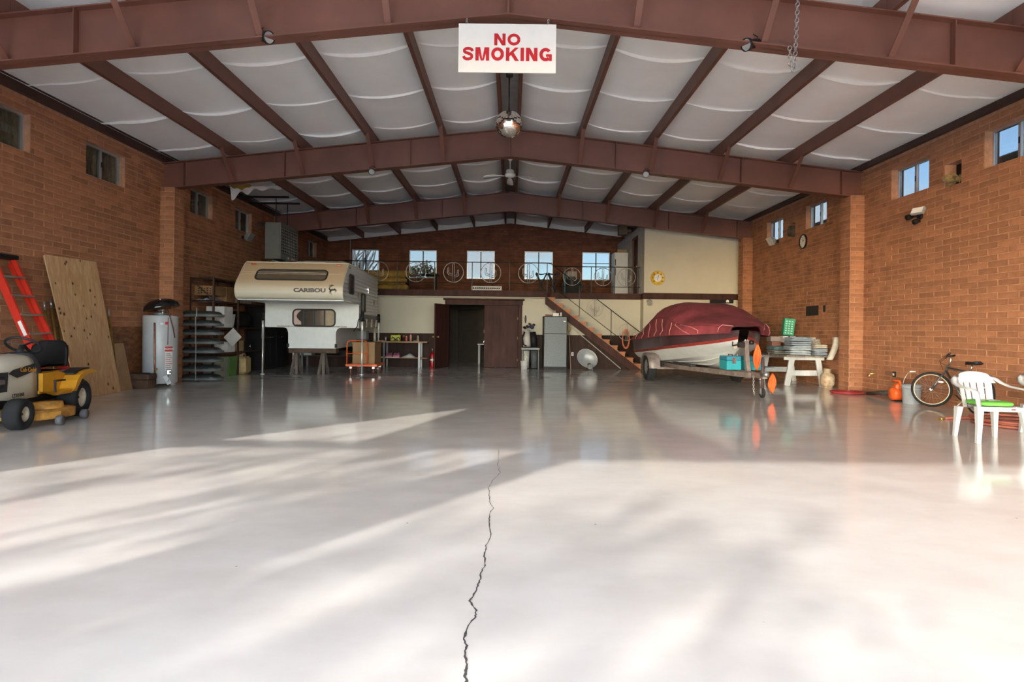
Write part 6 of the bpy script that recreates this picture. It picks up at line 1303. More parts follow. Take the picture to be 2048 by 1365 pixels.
for k, (h, mi, nm) in enumerate(((.105, 1, 'lowest'), (.10, 1, 'second'), (.095, 0, 'third'), (.09, 0, 'topmost'))):
    blanket(6.62-.02*(k % 2), 7.12+.02*(k % 2), 14.12, 14.62, zz, h, M_BL[mi], 'blue grey moving blanket, %s of the tall folded pile on the table' % nm, k, .04*(k-1.5)); zz += h+.012
zz = TZ+.001
for k, (h, mi, nm) in enumerate(((.075, 0, 'dark blue folded blanket under the beige one on the table'), (.075, 1, 'pale blue folded blanket under the beige one on the table'), (.07, 2, 'beige folded blanket by the upright mat on the table'))):
    blanket(7.20, 7.52, 14.15, 14.62, zz, h, M_BL[mi], nm, 20+k, -.05*k); zz += h+.012
zz = TZ+.001
for k, (h, mi, nm) in enumerate(((.09, 4, 'dark grey folded blanket lying nearest the boat on the table'), (.085, 3, 'teal grey folded blanket lying on the dark grey one'))):
    blanket(6.50, 6.98, 14.80, 15.35, zz, h, M_BL[mi], nm, 30+k, .08*k); zz += h+.012
# upright rolled foam mat at the end
FM = thing('foam_mat', 'thick pale foam mat standing bent at the end of the table', 'mat', (7.52, 14.05, TZ)); t = MB()
pth = [(7.40, .64), (7.43, .70), (7.48, .80), (7.525, .92), (7.55, 1.03), (7.555, 1.12), (7.54, 1.17)]
t.loft([[Vector((x-.05, y, z)), Vector((x+.05, y, z)), Vector((x+.05, y+.03, z))] and [Vector((x+.075*math.cos(a), 13.93+.07*math.sin(a), z)) for a in [2*PI*i/14 for i in range(14)]] for x, z in pth for y in (0,)]); t.build('roll', mat('pale_foam', (.50, .48, .44), .9, var=.15, bump=.3), FM, True)
leaning_sheet('foam_board', (7.20, 14.72, TZ+.002), (7.60, 14.72, TZ+.002), (7.20, 14.80, TZ+.36), (7.60, 14.80, TZ+.36), .06, mat('speckled_carpet_pad', (.33, .31, .27), .95, var=.4, scale=25), 'speckled carpet pad standing behind the blankets on the table', 'pad')
t = MB(); t.box(7.10, 7.62, 15.0, 15.06, TZ+.36, TZ+.42); t.box(7.12, 7.16, 15.0, 15.06, TZ+.001, TZ+.36); t.box(7.56, 7.6, 15.0, 15.06, TZ+.001, TZ+.36); tag(t.build_at('rail_frame', mat('grey_white_board', (.48, .48, .46), .6), Vector((7.36, 15.03, TZ))), 'grey white wooden rail standing at the back of the table', 'frame')
# boxes at the back of the table
c2 = carton('carton', 6.70, 6.93, 15.40, 15.68, TZ, TZ+.30, mat('faded_red_carton', (.33, .16, .13), .8), 'faded red carton at the back of the table', flaps=False)
carton('carton', 6.68, 6.92, 15.42, 15.66, TZ+.301, TZ+.43, mat('grey_pink_carton', (.40, .33, .31), .7), 'grey pink carton on top of the faded red one', flaps=False)
c3 = carton('carton', 6.98, 7.26, 15.38, 15.66, TZ, TZ+.28, mat('orange_black_carton', (.35, .08, .02), .7, var=.6, scale=9), 'orange and dark carton at the back of the table', flaps=False)
c4 = carton('carton', 6.98, 7.30, 15.38, 15.62, TZ+.281, TZ+.44, M_WHITE, 'white carton with a black band on top of the orange one', flaps=False)
t = MB(); t.box(7.11, 7.15, 15.376, 15.622, TZ+.28, TZ+.4415); t.build('band', M_BLACK, c4, True)
gx = thing('carton', 'tall green printed carton standing on the white carton', 'box', (7.16, 15.5, TZ+.458), -.12); t = MB(); t.obox((0, 0, .22), (.26, .16, .43), rotM('Y', .10), b=.004); t.build('carton', mat('emerald_carton', (.015, .30, .17), .5, var=.1), gx)
t = MB()
for k in range(6):
    for j in range(3): t.obox(rotM('Y', .10) @ Vector((-.075+.07*j, -.0815, -.16+.06*k)) + Vector((0, 0, .22)), (.045, .002, .032), rotM('Y', .10))
tag(t.build('print', mat('mint_print', (.35, .62, .50), .5), gx), kind='stuff')
# propane bottle
pp = thing('propane_tank', 'rusty cream propane bottle at the foot of the table', 'propane tank', (7.28, 13.78, 0)); t = MB(); C = Vector((7.28, 13.78, 0)); t.lathe([(.10, .0), (.11, .02), (.10, .035)], C, None, 20); t.lathe([(0, .02), (.10, .03), (.145, .08), (.155, .13), (.155, .24), (.14, .30), (.09, .345), (0, .355)], C, None, 28); t.build('bottle', mat('rusty_cream', (.50, .45, .34), .6, scale=9, col2=(.30, .16, .07)), pp, True)
t = MB(); t.lathe([(.085, .33), (.09, .44), (.085, .44), (.08, .34)], C, None, 20, arc=1.5*PI); t.build('collar', mat('rusty_cream', (.50, .45, .34)), pp, True); t = MB(); t.cyl(C+Vector((0, 0, .35)), C+Vector((0, 0, .42)), .02, n=10); t.cyl(C+Vector((0, 0, .41)), C+Vector((0, 0, .43)), .035, n=8); t.build('valve', M_BRASS, pp, True)
# ================================================================ RIGHT WALL
M_REDH = mat('dark_red_air_hose', (.30, .03, .03), .5); M_RUSTH = mat('rust_rubber_hose', (.36, .105, .07), .6, var=.2)
def coil(cx_, cy_, r0, r1, n, tr, m, name, label, tail=None, sx=1.0, sy=1.0, seed=0):
    rr_ = random.Random(seed); P = []; N_ = n*26
    for i in range(N_+1):
        u = i/N_; a = 2*PI*n*u; r = r0+(r1-r0)*(.5+.5*math.sin(7*u+seed)) ; lay = int(u*n)
        P.append(Vector((cx_+sx*r*math.cos(a)+rr_.uniform(-.004, .004), cy_+sy*r*math.sin(a), tr+(lay % 3)*tr*1.7+.003)))
    if tail: P += [Vector(p) for p in tail]
    t = MB(); t.tube(P, tr, 6); return tag(t.build_at(name, m, Vector((cx_, cy_, 0))), label, 'hose')
coil(7.05, 12.55, .14, .30, 6, .009, M_REDH, 'air_hose', 'thin dark red air hose coiled on the floor by the pilaster', [(7.28, 12.35, .01), (7.45, 12.2, .01), (7.5, 12.12, .01)], 1.15, 1.0, 2)
gh = coil(7.02, 8.35, .34, .52, 5, .019, M_RUSTH, 'garden_hose', 'thick rust coloured rubber hose coiled on the floor behind the chair', [(6.9, 8.9, .02), (6.62, 8.93, .02), (6.36, 8.80, .02)], .95, 1.0, 4)
t = MB(); t.cyl((6.36, 8.80, .021), (6.28, 8.77, .021), .024, n=10); t.build('brass_coupling', M_BRASS, gh, True)
# wall tap, outlets
tp = thing('wall_tap', 'weathered brass hose tap on the wall by the pilaster', 'tap', (7.6, 12.55, .42)); t = MB(); t.cyl((7.66, 12.55, .42), (7.52, 12.55, .42), .02, n=10); t.cyl((7.53, 12.55, .42), (7.49, 12.55, .36), .017, n=10); t.build('spout', M_BRASS, tp, True); t = MB(); t.cyl((7.56, 12.55, .42), (7.56, 12.55, .49), .010, n=8); t.lathe([(0, .49), (.045, .49), (.045, .50), (0, .50)], (7.56, 12.55, 0), None, 10); t.build('wheel_handle', mat('old_brass', (.25, .2, .13), .6, .5), tp, True)
t = MB(); t.box(7.635, 7.658, 11.92, 12.0, .40, .51, b=.004); ox = t.build_at('wall_outlet', M_BLACK, Vector((7.645, 11.96, .4))); tag(ox, 'black outlet box low on the brick wall above the air hose', 'outlet')
t = MB(); t.box(7.628, 7.635, 11.94, 11.98, .43, .47); t.build('plug', M_WHITE, ox, True)
t = MB(); t.box(7.635, 7.658, 14.95, 15.55, 1.70, 1.95, b=.004); tag(t.build_at('wall_recess_cover', M_BLACK, Vector((7.645, 15.2, 1.7))), 'black cover plate on the brick wall above the boat bow', 'plate')
t = MB(); t.box(7.635, 7.658, 14.62, 14.70, 1.78, 1.94, b=.004); tag(t.build_at('wall_switch', M_BLACK, Vector((7.645, 14.66, 1.78))), 'small black switch beside the cover plate on the brick wall', 'switch')
t = MB(); t.box(7.62, 7.658, 15.9, 16.1, .92, 1.14, b=.006); tag(t.build_at('junction_box', mat('tan_box', (.42, .30, .15), .6), Vector((7.64, 16.0, .92))), 'tan junction box on the brick wall behind the boat bow', 'junction box')
# electric blower
bw = thing('leaf_blower', 'orange red electric leaf blower with a black nozzle', 'blower', (7.27, 11.30, 0)); C = Vector((7.27, 11.28, 0))
t = MB(); t.lathe([(0, -.11), (.10, -.11), (.125, -.08), (.125, .06), (.09, .10), (0, .11)], C+Vector((0, 0, .135)), rotM('Y', PI/2), 24); t.obox(C+Vector((0, -.02, .26)), (.12, .13, .14), None, b=.03); t.build('fan_housing', M_ORANGE, bw, True)
t = MB(); t.tube([C+Vector((0, -.08, .20)), C+Vector((0, -.12, .30)), C+Vector((0, -.07, .37)), C+Vector((0, .06, .38)), C+Vector((0, .12, .36))], .024, 8); t.build('handle', M_ORANGE, bw, True)
t = MB(); t.tube([C+Vector((-.02, .08, .14)), C+Vector((-.03, .30, .12)), C+Vector((-.05, .85, .05))], [.06, .045, .035], 12); t.build('nozzle', mat('nozzle_grey', (.06, .065, .06), .5), bw, True); t = MB(); t.obox(C+Vector((-.0, -.05, .012)), (.16, .14, .022)); t.build('base', M_BLACK, bw, True)
# bucket
bk_ = thing('bucket', 'pale grey plastic bucket with its handle up', 'bucket', (7.22, 10.80, 0)); C = Vector((7.22, 10.80, 0)); t = MB(); t.lathe([(0, .01), (.13, .0), (.135, .01), (.15, .30), (.158, .31), (.158, .345), (.148, .345), (.145, .31), (.125, .02), (0, .02)], C, None, 28); t.lathe([(.151, .265), (.160, .27), (.160, .29), (.151, .295)], C, None, 28); t.build('pail', mat('pale_blue_grey_plastic', (.28, .32, .37), .45), bk_, True)
t = MB(); hp = [C+Vector((.155*math.cos(a), -.0, .33+.26*math.sin(a)))+Vector((0, -.03*math.sin(a), 0)) for a in [PI*i/16 for i in range(17)]]; t.tube(hp, .004, 6); t.build('bail', M_GALV, bk_, True); t = MB(); t.cyl(hp[7]+Vector((.02, 0, 0)), hp[9]-Vector((.02, 0, 0)), .012, n=8); t.build('grip', M_WHITE, bk_, True)
# ---- bicycle leaning along the wall (local x towards the front wheel)
BK = thing('bicycle', 'grey mountain bicycle leaning beside the brick wall', 'bicycle', (7.30, 9.85, 0), math.radians(88)); LN = rotM('X', math.radians(7)); rB = .30; wb_ = 1.0
M_FR = mat('dark_grey_frame', (.075, .08, .085), .3, .4, var=.15)
def bl(p): return LN @ Vector(p)
STEER = .85; PIV = Vector((.33, 0, 0))
def sl3(p): return bl(PIV + rotM('Z', STEER) @ (Vector(p)-PIV))
def bwheel(x, steer=0.0):
    Rz = rotM('Z', steer); c0 = PIV + Rz @ (Vector((x, 0, rB))-PIV); n = 36
    def q(a, r, y=0): return bl(c0 + Rz @ Vector((r*math.cos(a), y, r*math.sin(a))))
    t = MB(); t.tube([q(2*PI*i/n, rB-.022) for i in range(n)], .022, 8, closed=True); ty = t.build('wheel', M_RUBBER, BK)
    t = MB(); t.tube([q(2*PI*i/n, rB-.047) for i in range(n)], .012, 6, closed=True); t.build('rim', mat('tan_alloy_rim', (.42, .36, .28), .4, .5), ty)
    t = MB()
    for i in range(24):
        a = 2*PI*i/24; s = 1 if i % 2 else -1; t.tube([q(a+.35*s*(1 if i % 4 < 2 else -1), .02, .03*s), q(a, rB-.05)], .0016, 3)
    tag(t.build('spokes', M_GALV, ty), kind='stuff')
    t = MB(); t.cyl(q(0, 0, -.045), q(0, 0, .045), .018, n=10); t.build('hub', M_CHROME, ty)
    t = MB(); t.obox(q(2.2, rB-.12), (.09, .012, .025), LN @ Rz @ rotM('Y', -.64+PI/2-.9)); t.build('reflector', M_WHITE, ty)
bwheel(.50, STEER); bwheel(-.50)
HT, HB_ = (.30, 0, .74), (.335, 0, .62); BBk = (-.10, 0, .26); ST = (-.22, 0, .66); RA = (-.50, 0, rB)
t = MB(); t.tube([bl(HT), bl(HB_)], .021, 8); t.tube([bl((.305, 0, .70)), bl(ST)], .016, 8); t.tube([bl((.33, 0, .64)), bl(BBk)], .019, 8); t.tube([bl(BBk), bl(ST)], .016, 8)
for y in (-.05, .05): t.tube([bl(BBk), bl((-.30, y, .27)), bl((-.5, y, rB))], .010, 6); t.tube([bl(ST), bl((-.32, y, .55)), bl((-.5, y, rB))], .009, 6)
t.build('frame', M_FR, BK)
t = MB(); t.tube([sl3(HB_), sl3((.35, 0, .60))], .018, 8)
for y in (-.05, .05): t.tube([sl3((.35, y*.6, .60)), sl3((.40, y, .52)), sl3((.455, y, .38)), sl3((.50, y, rB))], .012, 6)
t.build('fork', M_FR, BK)
t = MB(); t.tube([sl3(HT), sl3((.285, 0, .86)), sl3((.36, 0, .89))], .013, 8); t.build('stem', M_CHROME, BK)
t = MB(); t.tube([sl3((.28, -.28, .93)), sl3((.34, -.12, .90)), sl3((.36, 0, .89)), sl3((.34, .12, .90)), sl3((.28, .28, .93))], .011, 8); hb_ = t.build('handlebar', M_BLACK, BK)
for y in (-.25, .25): t = MB(); t.tube([sl3((.275, y*1.2, .935)), sl3((.305, y*.8, .915))], .017, 8); t.build('grip', M_BLACK, hb_); t = MB(); t.tube([sl3((.32, y*.7, .905)), sl3((.39, y*.75, .87)), sl3((.38, y*1.05, .85))], .006, 5); t.build('brake_lever', M_CHROME, hb_)
t = MB(); t.tube([sl3((.36, .1, .88)), sl3((.43, .08, .80)), sl3((.38, .02, .66))], .004, 5); t.tube([sl3((.36, -.1, .88)), sl3((.44, -.06, .78)), sl3((.20, -.01, .66))], .004, 5); t.build('cable', M_BLACK, BK)
t = MB(); t.tube([bl(ST), bl((-.25, 0, .79))], .013, 8); t.build('seat_post', M_CHROME, BK)
t = MB(); t.loft([[bl((x, hw*math.cos(a), .805+zz_+.028*math.sin(a))) for a in [2*PI*i/12 for i in range(12)]] for x, hw, zz_ in ((-.40, .03, .015), (-.385, .07, .012), (-.34, .085, .008), (-.27, .06, 0), (-.19, .03, 0), (-.12, .022, .0), (-.10, .012, -.005))]); t.build('saddle', M_BLACK, BK)
t = MB(); t.tube([bl((-.10+.085*math.cos(a), -.06, .26+.085*math.sin(a))) for a in [2*PI*i/20 for i in range(20)]], .006, 5, closed=True); t.bar(bl((-.10, -.08, .26)), bl((.04, -.09, .33)), .02, .012); t.bar(bl((-.10, .08, .26)), bl((-.24, .09, .19)), .02, .012); cr_ = t.build('crank', M_IRON, BK)
for p in ((.05, -.13, .335), (-.25, .13, .185)): t = MB(); t.obox(bl(p), (.08, .08, .02), LN, b=.004); t.build('pedal', mat('amber_black_pedal', (.12, .08, .02), .5), cr_)
t = MB(); t.tube([bl((-.32, .05, .28)), bl((-.30, .24, .03))], .008, 6); t.build('kickstand', M_GALV, BK)
# ---- plastic chairs
M_PCH = mat('white_resin', (.50, .52, .535), .38, var=.03)
def resin_chair(loc, rz, label):
    """stacking armchair; local -y is the front"""
    r = thing('resin_chair', label, 'chair', loc, rz, 'white resin chairs')
    SZ = .415; t = MB(); t.grid(lambda a, b: Vector((-.215+.43*a + (.5-a)*.05*b, -.24+.46*b, SZ - .03*b + .015*abs(2*a-1)**3 - .02*(1 if b < .02 else 0))), 10, 10); t.grid(lambda a, b: Vector((-.215+.43*a + (.5-a)*.05*b, -.24+.46*b, SZ-.022 - .03*b)), 6, 6); t.grid(lambda a, b: Vector((-.235+.47*a, -.245, SZ+.004-.05*b)), 4, 1); t.build('seat', M_PCH, r)
    # legs: flared channels
    for sx in (-1, 1):
        t = MB(); t.loft([[Vector((sx*x + dx, y+dy, z)) for dx, dy in ((-.032*k, -.032*k), (.032*k, -.032*k), (.032*k, .032*k), (-.032*k, .032*k))] for x, y, z, k in ((.265, -.275, 0, .68), (.245, -.255, .20, .82), (.228, -.225, .38, 1.05), (.222, -.215, .42, 1.2))], smooth=False); t.build('front_leg', M_PCH, r)
        t = MB(); t.loft([[Vector((sx*x + dx, y+dy, z)) for dx, dy in ((-.03*k, -.035*k), (.03*k, -.035*k), (.03*k, .035*k), (-.03*k, .035*k))] for x, y, z, k in ((.225, .25, 0, .62), (.212, .235, .20, .8), (.20, .22, .37, 1.1))], smooth=False); t.build('rear_leg', M_PCH, r)
        # arm sweeps from the top of the back down to the front leg
        ar = MB(); P = [(.20, .30, .745, .05), (.245, .255, .715, .055), (.275, .18, .665, .05), (.290, .06, .635, .046), (.298, -.08, .628, .046), (.298, -.19, .620, .046), (.288, -.245, .595, .04), (.270, -.250, .52, .034), (.245, -.238, .42, .034)]
        rg_ = []
        for i, (x, y, z, w) in enumerate(P):
            if i < 6: rg_.append([Vector((sx*(x-w), y, z)), Vector((sx*x, y, z+.012)), Vector((sx*(x+w*.6), y, z-.012)), Vector((sx*x, y, z-.016))])
            else: rg_.append([Vector((sx*(x-w), y-.012, z)), Vector((sx*x, y-.02, z)), Vector((sx*(x+w*.5), y, z)), Vector((sx*x, y+.025, z))])
        ar.loft(rg_); ar.build('armrest', M_PCH, r)
    # back: five broad slats, top rail
    def bp(u, z): return Vector((u*(.19 + .06*(z-.4)), .21+.28*(z-.4) - .05*u*u*0 + .0, z)) - Vector((0, .05*(u*u), 0))
    for k in range(5):
        u0 = -.94+k*.38; u1 = u0+.29
        t = MB(); t.grid(lambda a, b: bp(u0+(u1-u0)*a, .37+.30*b), 2, 6); t.grid(lambda a, b: bp(u0+(u1-u0)*a, .37+.30*b)+Vector((0, .014, 0)), 2, 6); t.build('back_slat', M_PCH, r)
    t = MB(); t.grid(lambda a, b: bp((2*a-1)*(1.06-.25*b*abs(2*a-1)**3), .665+(.135-.05*abs(2*a-1)**2.2)*b), 14, 5); t.grid(lambda a, b: bp((2*a-1)*(1.06-.25*b*abs(2*a-1)**3), .665+(.135-.05*abs(2*a-1)**2.2)*b)+Vector((0, .02, 0)), 14, 5); t.grid(lambda a, b: bp((2*a-1)*(1.06-.25*abs(2*a-1)**3), .80-.05*abs(2*a-1)**2.2)+Vector((0, .02*b, 0)), 14, 1); t.build('top_rail', M_PCH, r)
    t = MB(); t.box(.10, .145, -.2475, -.2455, SZ-.028, SZ-.012); t.build('maker_sticker', mat('sticker_red', (.5, .03, .03), .5), r)
    return r
ch1 = resin_chair((5.72, 7.18, 0), math.radians(-8), 'white resin armchair with a green cushion near the bicycle')
resin_chair((6.80, 7.50, 0), math.radians(-14), 'white resin armchair without a cushion')
cu = thing('seat_cushion', 'round lime green cushion with a printed top on the resin chair', 'cushion', (5.72, 7.18, .42), math.radians(-8)); t = MB(); rgs = []
for k, z in ((.88, .004), (.98, .012), (1.0, .028), (.97, .042), (.88, .050), (.5, .056), (.1, .057)): rgs.append([Vector((.205*k*abs(math.cos(a))**.7*(1 if math.cos(a) >= 0 else -1), -.02+.21*k*abs(math.sin(a))**.7*(1 if math.sin(a) >= 0 else -1), z-.01*0)) for a in [2*PI*i/32 for i in range(32)]])
t.loft(rgs); t.build('pad', mat('lime_green_cloth', (.13, .46, .06), .8, var=.1), cu)
t = MB(); rr_ = random.Random(9)
for k in range(9):
    a, d = rr_.uniform(0, 6.28), rr_.uniform(.03, .15); t.lathe([(0, .0005), (.03, .0)], (d*math.cos(a), -.02+d*math.sin(a), .058+.001*k*.3), None, 8)
tag(t.build('flower_print', M_WHITE, cu), kind='stuff')
# ================================================================ OVERHEAD
def frame_bottom(x): return beam_top(x) - (0.62 - 0.05*abs(x-XR)/7.6) - .018
SG = thing('no_smoking_sign', 'white board with red NO SMOKING lettering hanging from the front rafter', 'sign', (-.085, 7.16, 4.3))
t = MB(); t.box(-.667, .497, 7.155, 7.167, 4.317, 4.90, b=.002); sb_ = t.build('board', mat('white_sign_board', (.74, .73, .68), .5, var=.03), SG, True)
M_SR = mat('sign_red', (.52, .003, .012), .5)
def block_letter(ch, x0, z0, h, w, y0_=7.1525):
    """heavy grotesque capital as a thin raised shape; w is its width"""
    s_ = .265*h; t = MB(); lay = [0]
    def quad(*P):
        lay[0] += 1; y = y0_-.0004*lay[0]; t.add([Vector((x0+p[0], y, z0+p[1])) for p in P] + [Vector((x0+p[0], y+.002, z0+p[1])) for p in P], [(0,1,2,3), (7,6,5,4), (0,4,5,1), (1,5,6,2), (2,6,7,3), (3,7,4,0)])
    def band(path, th):
        """ribbon of thickness th along a centre line, square ends"""
        n = len(path); Lf, Rt = [], []
        for i in range(n):
            p, q = path[max(0, i-1)], path[min(n-1, i+1)]; d = Vector((q[0]-p[0], q[1]-p[1])).normalized(); nn = Vector((-d.y, d.x))*th/2
            Lf.append((path[i][0]+nn.x, path[i][1]+nn.y)); Rt.append((path[i][0]-nn.x, path[i][1]-nn.y))
        lay[0] += 1; y = y0_-.0004*lay[0]; V = [Vector((x0+p[0], y, z0+p[1])) for p in Lf+Rt]; t.add(V, [(i, i+1, n+i+1, n+i) for i in range(n-1)])
    def ell(a0, a1, n=28): return [(w/2+(w/2-s_/2)*math.cos(math.radians(a0+(a1-a0)*i/n)), h/2+(h/2-s_*.45)*math.sin(math.radians(a0+(a1-a0)*i/n))) for i in range(n+1)]
    if ch == 'N': quad((0, 0), (s_, 0), (s_, h), (0, h)); quad((w-s_, 0), (w, 0), (w, h), (w-s_, h)); quad((w-s_*1.15, 0), (w-.02*h, 0), (s_*1.15, h), (.02*h, h))
    elif ch == 'O': band(ell(0, 360, 40), s_*.95)
    elif ch == 'I': quad((0, 0), (w, 0), (w, h), (0, h))
    elif ch == 'K': quad((0, 0), (s_, 0), (s_, h), (0, h)); quad((s_*.9, h*.30), (s_*.9, h*.58), (w-.28*h, h), (w-.0*h, h)); quad((s_*1.3, h*.50), (s_*1.95, h*.72), (w+.02*h, 0), (w-.28*h, 0))
    elif ch == 'M': quad((0, 0), (s_*.95, 0), (s_*.95, h), (0, h)); quad((w-s_*.95, 0), (w, 0), (w, h), (w-s_*.95, h)); quad((w/2-.11*h, 0), (w/2+.02*h, 0), (s_*1.35, h), (s_*.4, h)); quad((w/2-.02*h, 0), (w/2+.11*h, 0), (w-s_*.4, h), (w-s_*1.35, h))
    elif ch == 'G': band(ell(38, 318), s_*.95); quad((w*.53, h*.34), (w, h*.34), (w, h*.53), (w*.53, h*.53)); quad((w-s_*.8, 0.02*h), (w, 0.02*h), (w, h*.4), (w-s_*.8, h*.4))
    elif ch == 'S':
        P = [(.90, .70), (.84, .82), (.68, .89), (.50, .905), (.30, .88), (.17, .79), (.17, .68), (.28, .60), (.50, .54), (.72, .47), (.83, .38), (.84, .25), (.74, .15), (.52, .10), (.30, .115), (.16, .20), (.10, .32)]
        band([(p[0]*w, p[1]*h) for p in P], s_*.86)
    t.build('letter', M_SR, SG, True)
def sign_text(txt, xc, z0, h, widths):
    gap = .022; tot = sum(widths)+gap*(len(txt)-1); x = xc-tot/2
    for ch, wv in zip(txt, widths): block_letter(ch, x, z0, h, wv); x += wv+gap
sign_text('NO', -.085, 4.642, .140, (.135, .155)); sign_text('SMOKING', -.085, 4.458, .158, (.132, .165, .155, .152, .042, .138, .150))
for x in (-.57, .40):
    t = chain_mesh([(x, 7.161, 4.96), (x, 7.161, 4.89)], .009, .03); t.build('hanging_chain', M_GALV, SG, True)
    t = MB(); t.tube([(x, 7.161, 4.96), (x, 7.19, frame_bottom(x)+.0)], .004, 5); t.build('hook', M_GALV, SG, True)
# mirror ball
MBL = thing('mirror_ball', 'silver mirror ball hanging from the ridge', 'mirror ball', (-.07, 9.1, 4.37)); C = Vector((-.07, 9.1, 4.37)); RBALL = .203
t = MB(); t.lathe([(RBALL*.97*math.cos(a), RBALL*.97*math.sin(a)) for a in [-PI/2+PI*i/16 for i in range(17)]], C, None, 32); t.build('core', mat('ball_core', (.25, .23, .2), .6), MBL, True)
mm1 = mat('mirror_facet', (.88, .85, .80), .06, 1.0, var=.12, scale=40, isl=.12); t = MB(); rows_ = 26
for i in range(rows_):
    la = -PI/2 + PI*(i+.5)/rows_; n = max(4, int(2*PI*math.cos(la)/(PI/rows_)))
    for k in range(n):
        lo = 2*PI*k/n; hh = PI/rows_*.45; wv = PI/n*.9
        t.add([C + RBALL*Vector((math.cos(la+a*hh)*math.cos(lo+b*wv), math.cos(la+a*hh)*math.sin(lo+b*wv), math.sin(la+a*hh))) for a, b in ((-1,-1), (-1,1), (1,1), (1,-1))], [(0,1,2,3)])
tag(t.build('mirror_facets', mm1, MBL, True), kind='stuff')
t = MB(); t.cyl(C+Vector((0, 0, RBALL)), C+Vector((0, 0, .72)), .012, n=8); t.build('rod', M_IRON, MBL, True); t = MB(); t.cyl(C+Vector((0, 0, .72)), C+Vector((0, 0, .86)), .055, n=14); t.cyl(C+Vector((0, 0, .86)), C+Vector((0, 0, 1.50)), .02, n=8); t.build('motor', M_BLACK, MBL, True)
# ceiling fan
CF = thing('ceiling_fan', 'white three-blade ceiling fan under the ridge', 'ceiling fan', (-.07, 14.9, 5.1)); C = Vector((-.07, 14.9, 5.08)); M_FAN = mat('fan_white', (.70, .69, .66), .4)
t = MB(); t.lathe([(.075, .50), (.07, .42), (.03, .36), (0, .36)], C, None, 18); t.cyl(C+Vector((0, 0, .06)), C+Vector((0, 0, .50)), .016, n=10); t.cyl(C+Vector((0, 0, .5)), C+Vector((0, 0, .79)), .03, n=8); t.build('downrod', M_FAN, CF, True)
t = MB(); t.lathe([(0, .16), (.07, .15), (.10, .12), (.10, .05), (.13, .04), (.13, -.01), (.08, -.04), (0, -.05)], C, None, 24); t.build('motor', M_FAN, CF, True)
for a in (-.12, PI+.12, PI/2): 
    t = MB(); A_ = rotM('Z', a); rg_ = [[C + A_ @ Vector((x, w*(1 if k in (0, 3) else -1), -.02-dz + tw*(1 if k in (0, 3) else -1) + (.006 if k > 1 else 0))) for k in range(4)] for x, w, dz, tw in ((.10, .02, 0, .0), (.22, .035, .0, .008), (.40, .075, .015, .02), (.60, .085, .045, .025), (.66, .06, .055, .015), (.68, .02, .06, .0))]
    t.loft(rg_); t.build('blade', M_FAN, CF, True)
# spotlights on the rafters
flood('spotlight', tuple(PY(527, 55, 7.3)), (.8, -.5, -.25), 'black can spotlight under the front rafter left of the sign', r=.075, l=.24)
flood('spotlight', tuple(PY(1506, 68, 7.3)), (-.85, -.4, -.3), 'black can spotlight under the front rafter beside the chain', r=.075, l=.24)
flood('spotlight', (PY(745, 331, 13.1).x, 13.1, PY(745, 331, 13.1).z), (0, -.8, -.5), 'small spotlight under the second rafter left of the fan', r=.07)
flood('spotlight', (PY(1293, 336, 13.1).x, 13.1, PY(1293, 336, 13.1).z), (-.3, -.8, -.5), 'small spotlight under the second rafter right of the fan', r=.07)
# loose chain over the front rafter
cx0 = PY(1592, 80, 7.13); zt_ = beam_top(cx0.x)
t = chain_mesh([(cx0.x+.02, 7.13, zt_+.1), (cx0.x, 7.13, 4.75), (cx0.x-.01, 7.13, 4.45), (cx0.x-.03, 7.13, 4.36), (cx0.x-.06, 7.13, 4.43), (cx0.x-.075, 7.13, 4.66)], .014, .045); tag(t.build_at('hoist_chain', M_GALV, Vector((cx0.x, 7.13, 4.36))), 'long galvanised chain hanging in a loop over the front rafter', 'chain')
# ---- unit heater
UH = thing('unit_heater', 'grey gas unit heater with a louvred face hung by the left wall', 'heater', (-6.5, 16.9, 3.1)); M_UH = mat('heater_grey', (.115, .125, .115), .5, .1, var=.06)
hx0, hx1, hy0, hy1, hz0, hz1 = -6.72, -6.28, 16.30, 17.60, 3.10, 4.10
t = MB(); t.box(hx0, hx1-.03, hy0, hy1, hz0, hz1, b=.012); t.build('cabinet', M_UH, UH, True)
t = MB(); w = .06
t.box(hx1-.03, hx1, hy0, hy0+w, hz0, hz1); t.box(hx1-.03, hx1, hy1-w, hy1, hz0, hz1); t.box(hx1-.03, hx1, hy0+w, hy1-w, hz1-.10, hz1); t.box(hx1-.03, hx1, hy0+w, hy1-w, hz0, hz0+.16); t.build('face_frame', M_UH, UH, True)
t = MB(); t.box(hx1-.029, hx1-.024, hy0+w, hy1-w, hz0+.16, hz1-.10); t.build('dark_core', M_BLACK, UH, True)
for k in range(9):
    z = hz0+.20+.082*k; t = MB(); t.bar((hx1-.012, hy0+w, z), (hx1-.012, hy1-w, z), .030, .012); t.build('louver', mat('louver_grey', (.30, .30, .28), .4, .3), UH, True)
for k in range(8):
    y = hy0+w+.12+.132*k; t = MB(); t.box(hx1-.022, hx1-.014, y-.012, y+.012, hz0+.16, hz1-.10); t.build('heat_tube', mat('louver_grey', (.30, .30, .28)), UH, True)
t = MB(); t.box(hx1, hx1+.004, hy0+.62, hy1-.12, hz0+.05, hz0+.11); nb = t.build('nameplate', mat('plate_red', (.32, .03, .03), .4), UH, True); text_mesh('lettering', 'REZNOR', .06, M_WHITE, nb, (hx1+.006-UH.location.x, hy0+.90-UH.location.y, hz0+.08-UH.location.z), (PI/2, 0, PI/2), .001)
t = MB(); t.box(hx1, hx1+.004, hy0+.50, hy0+.60, hz0+.055, hz0+.105); t.build('badge', M_WHITE, UH, True)
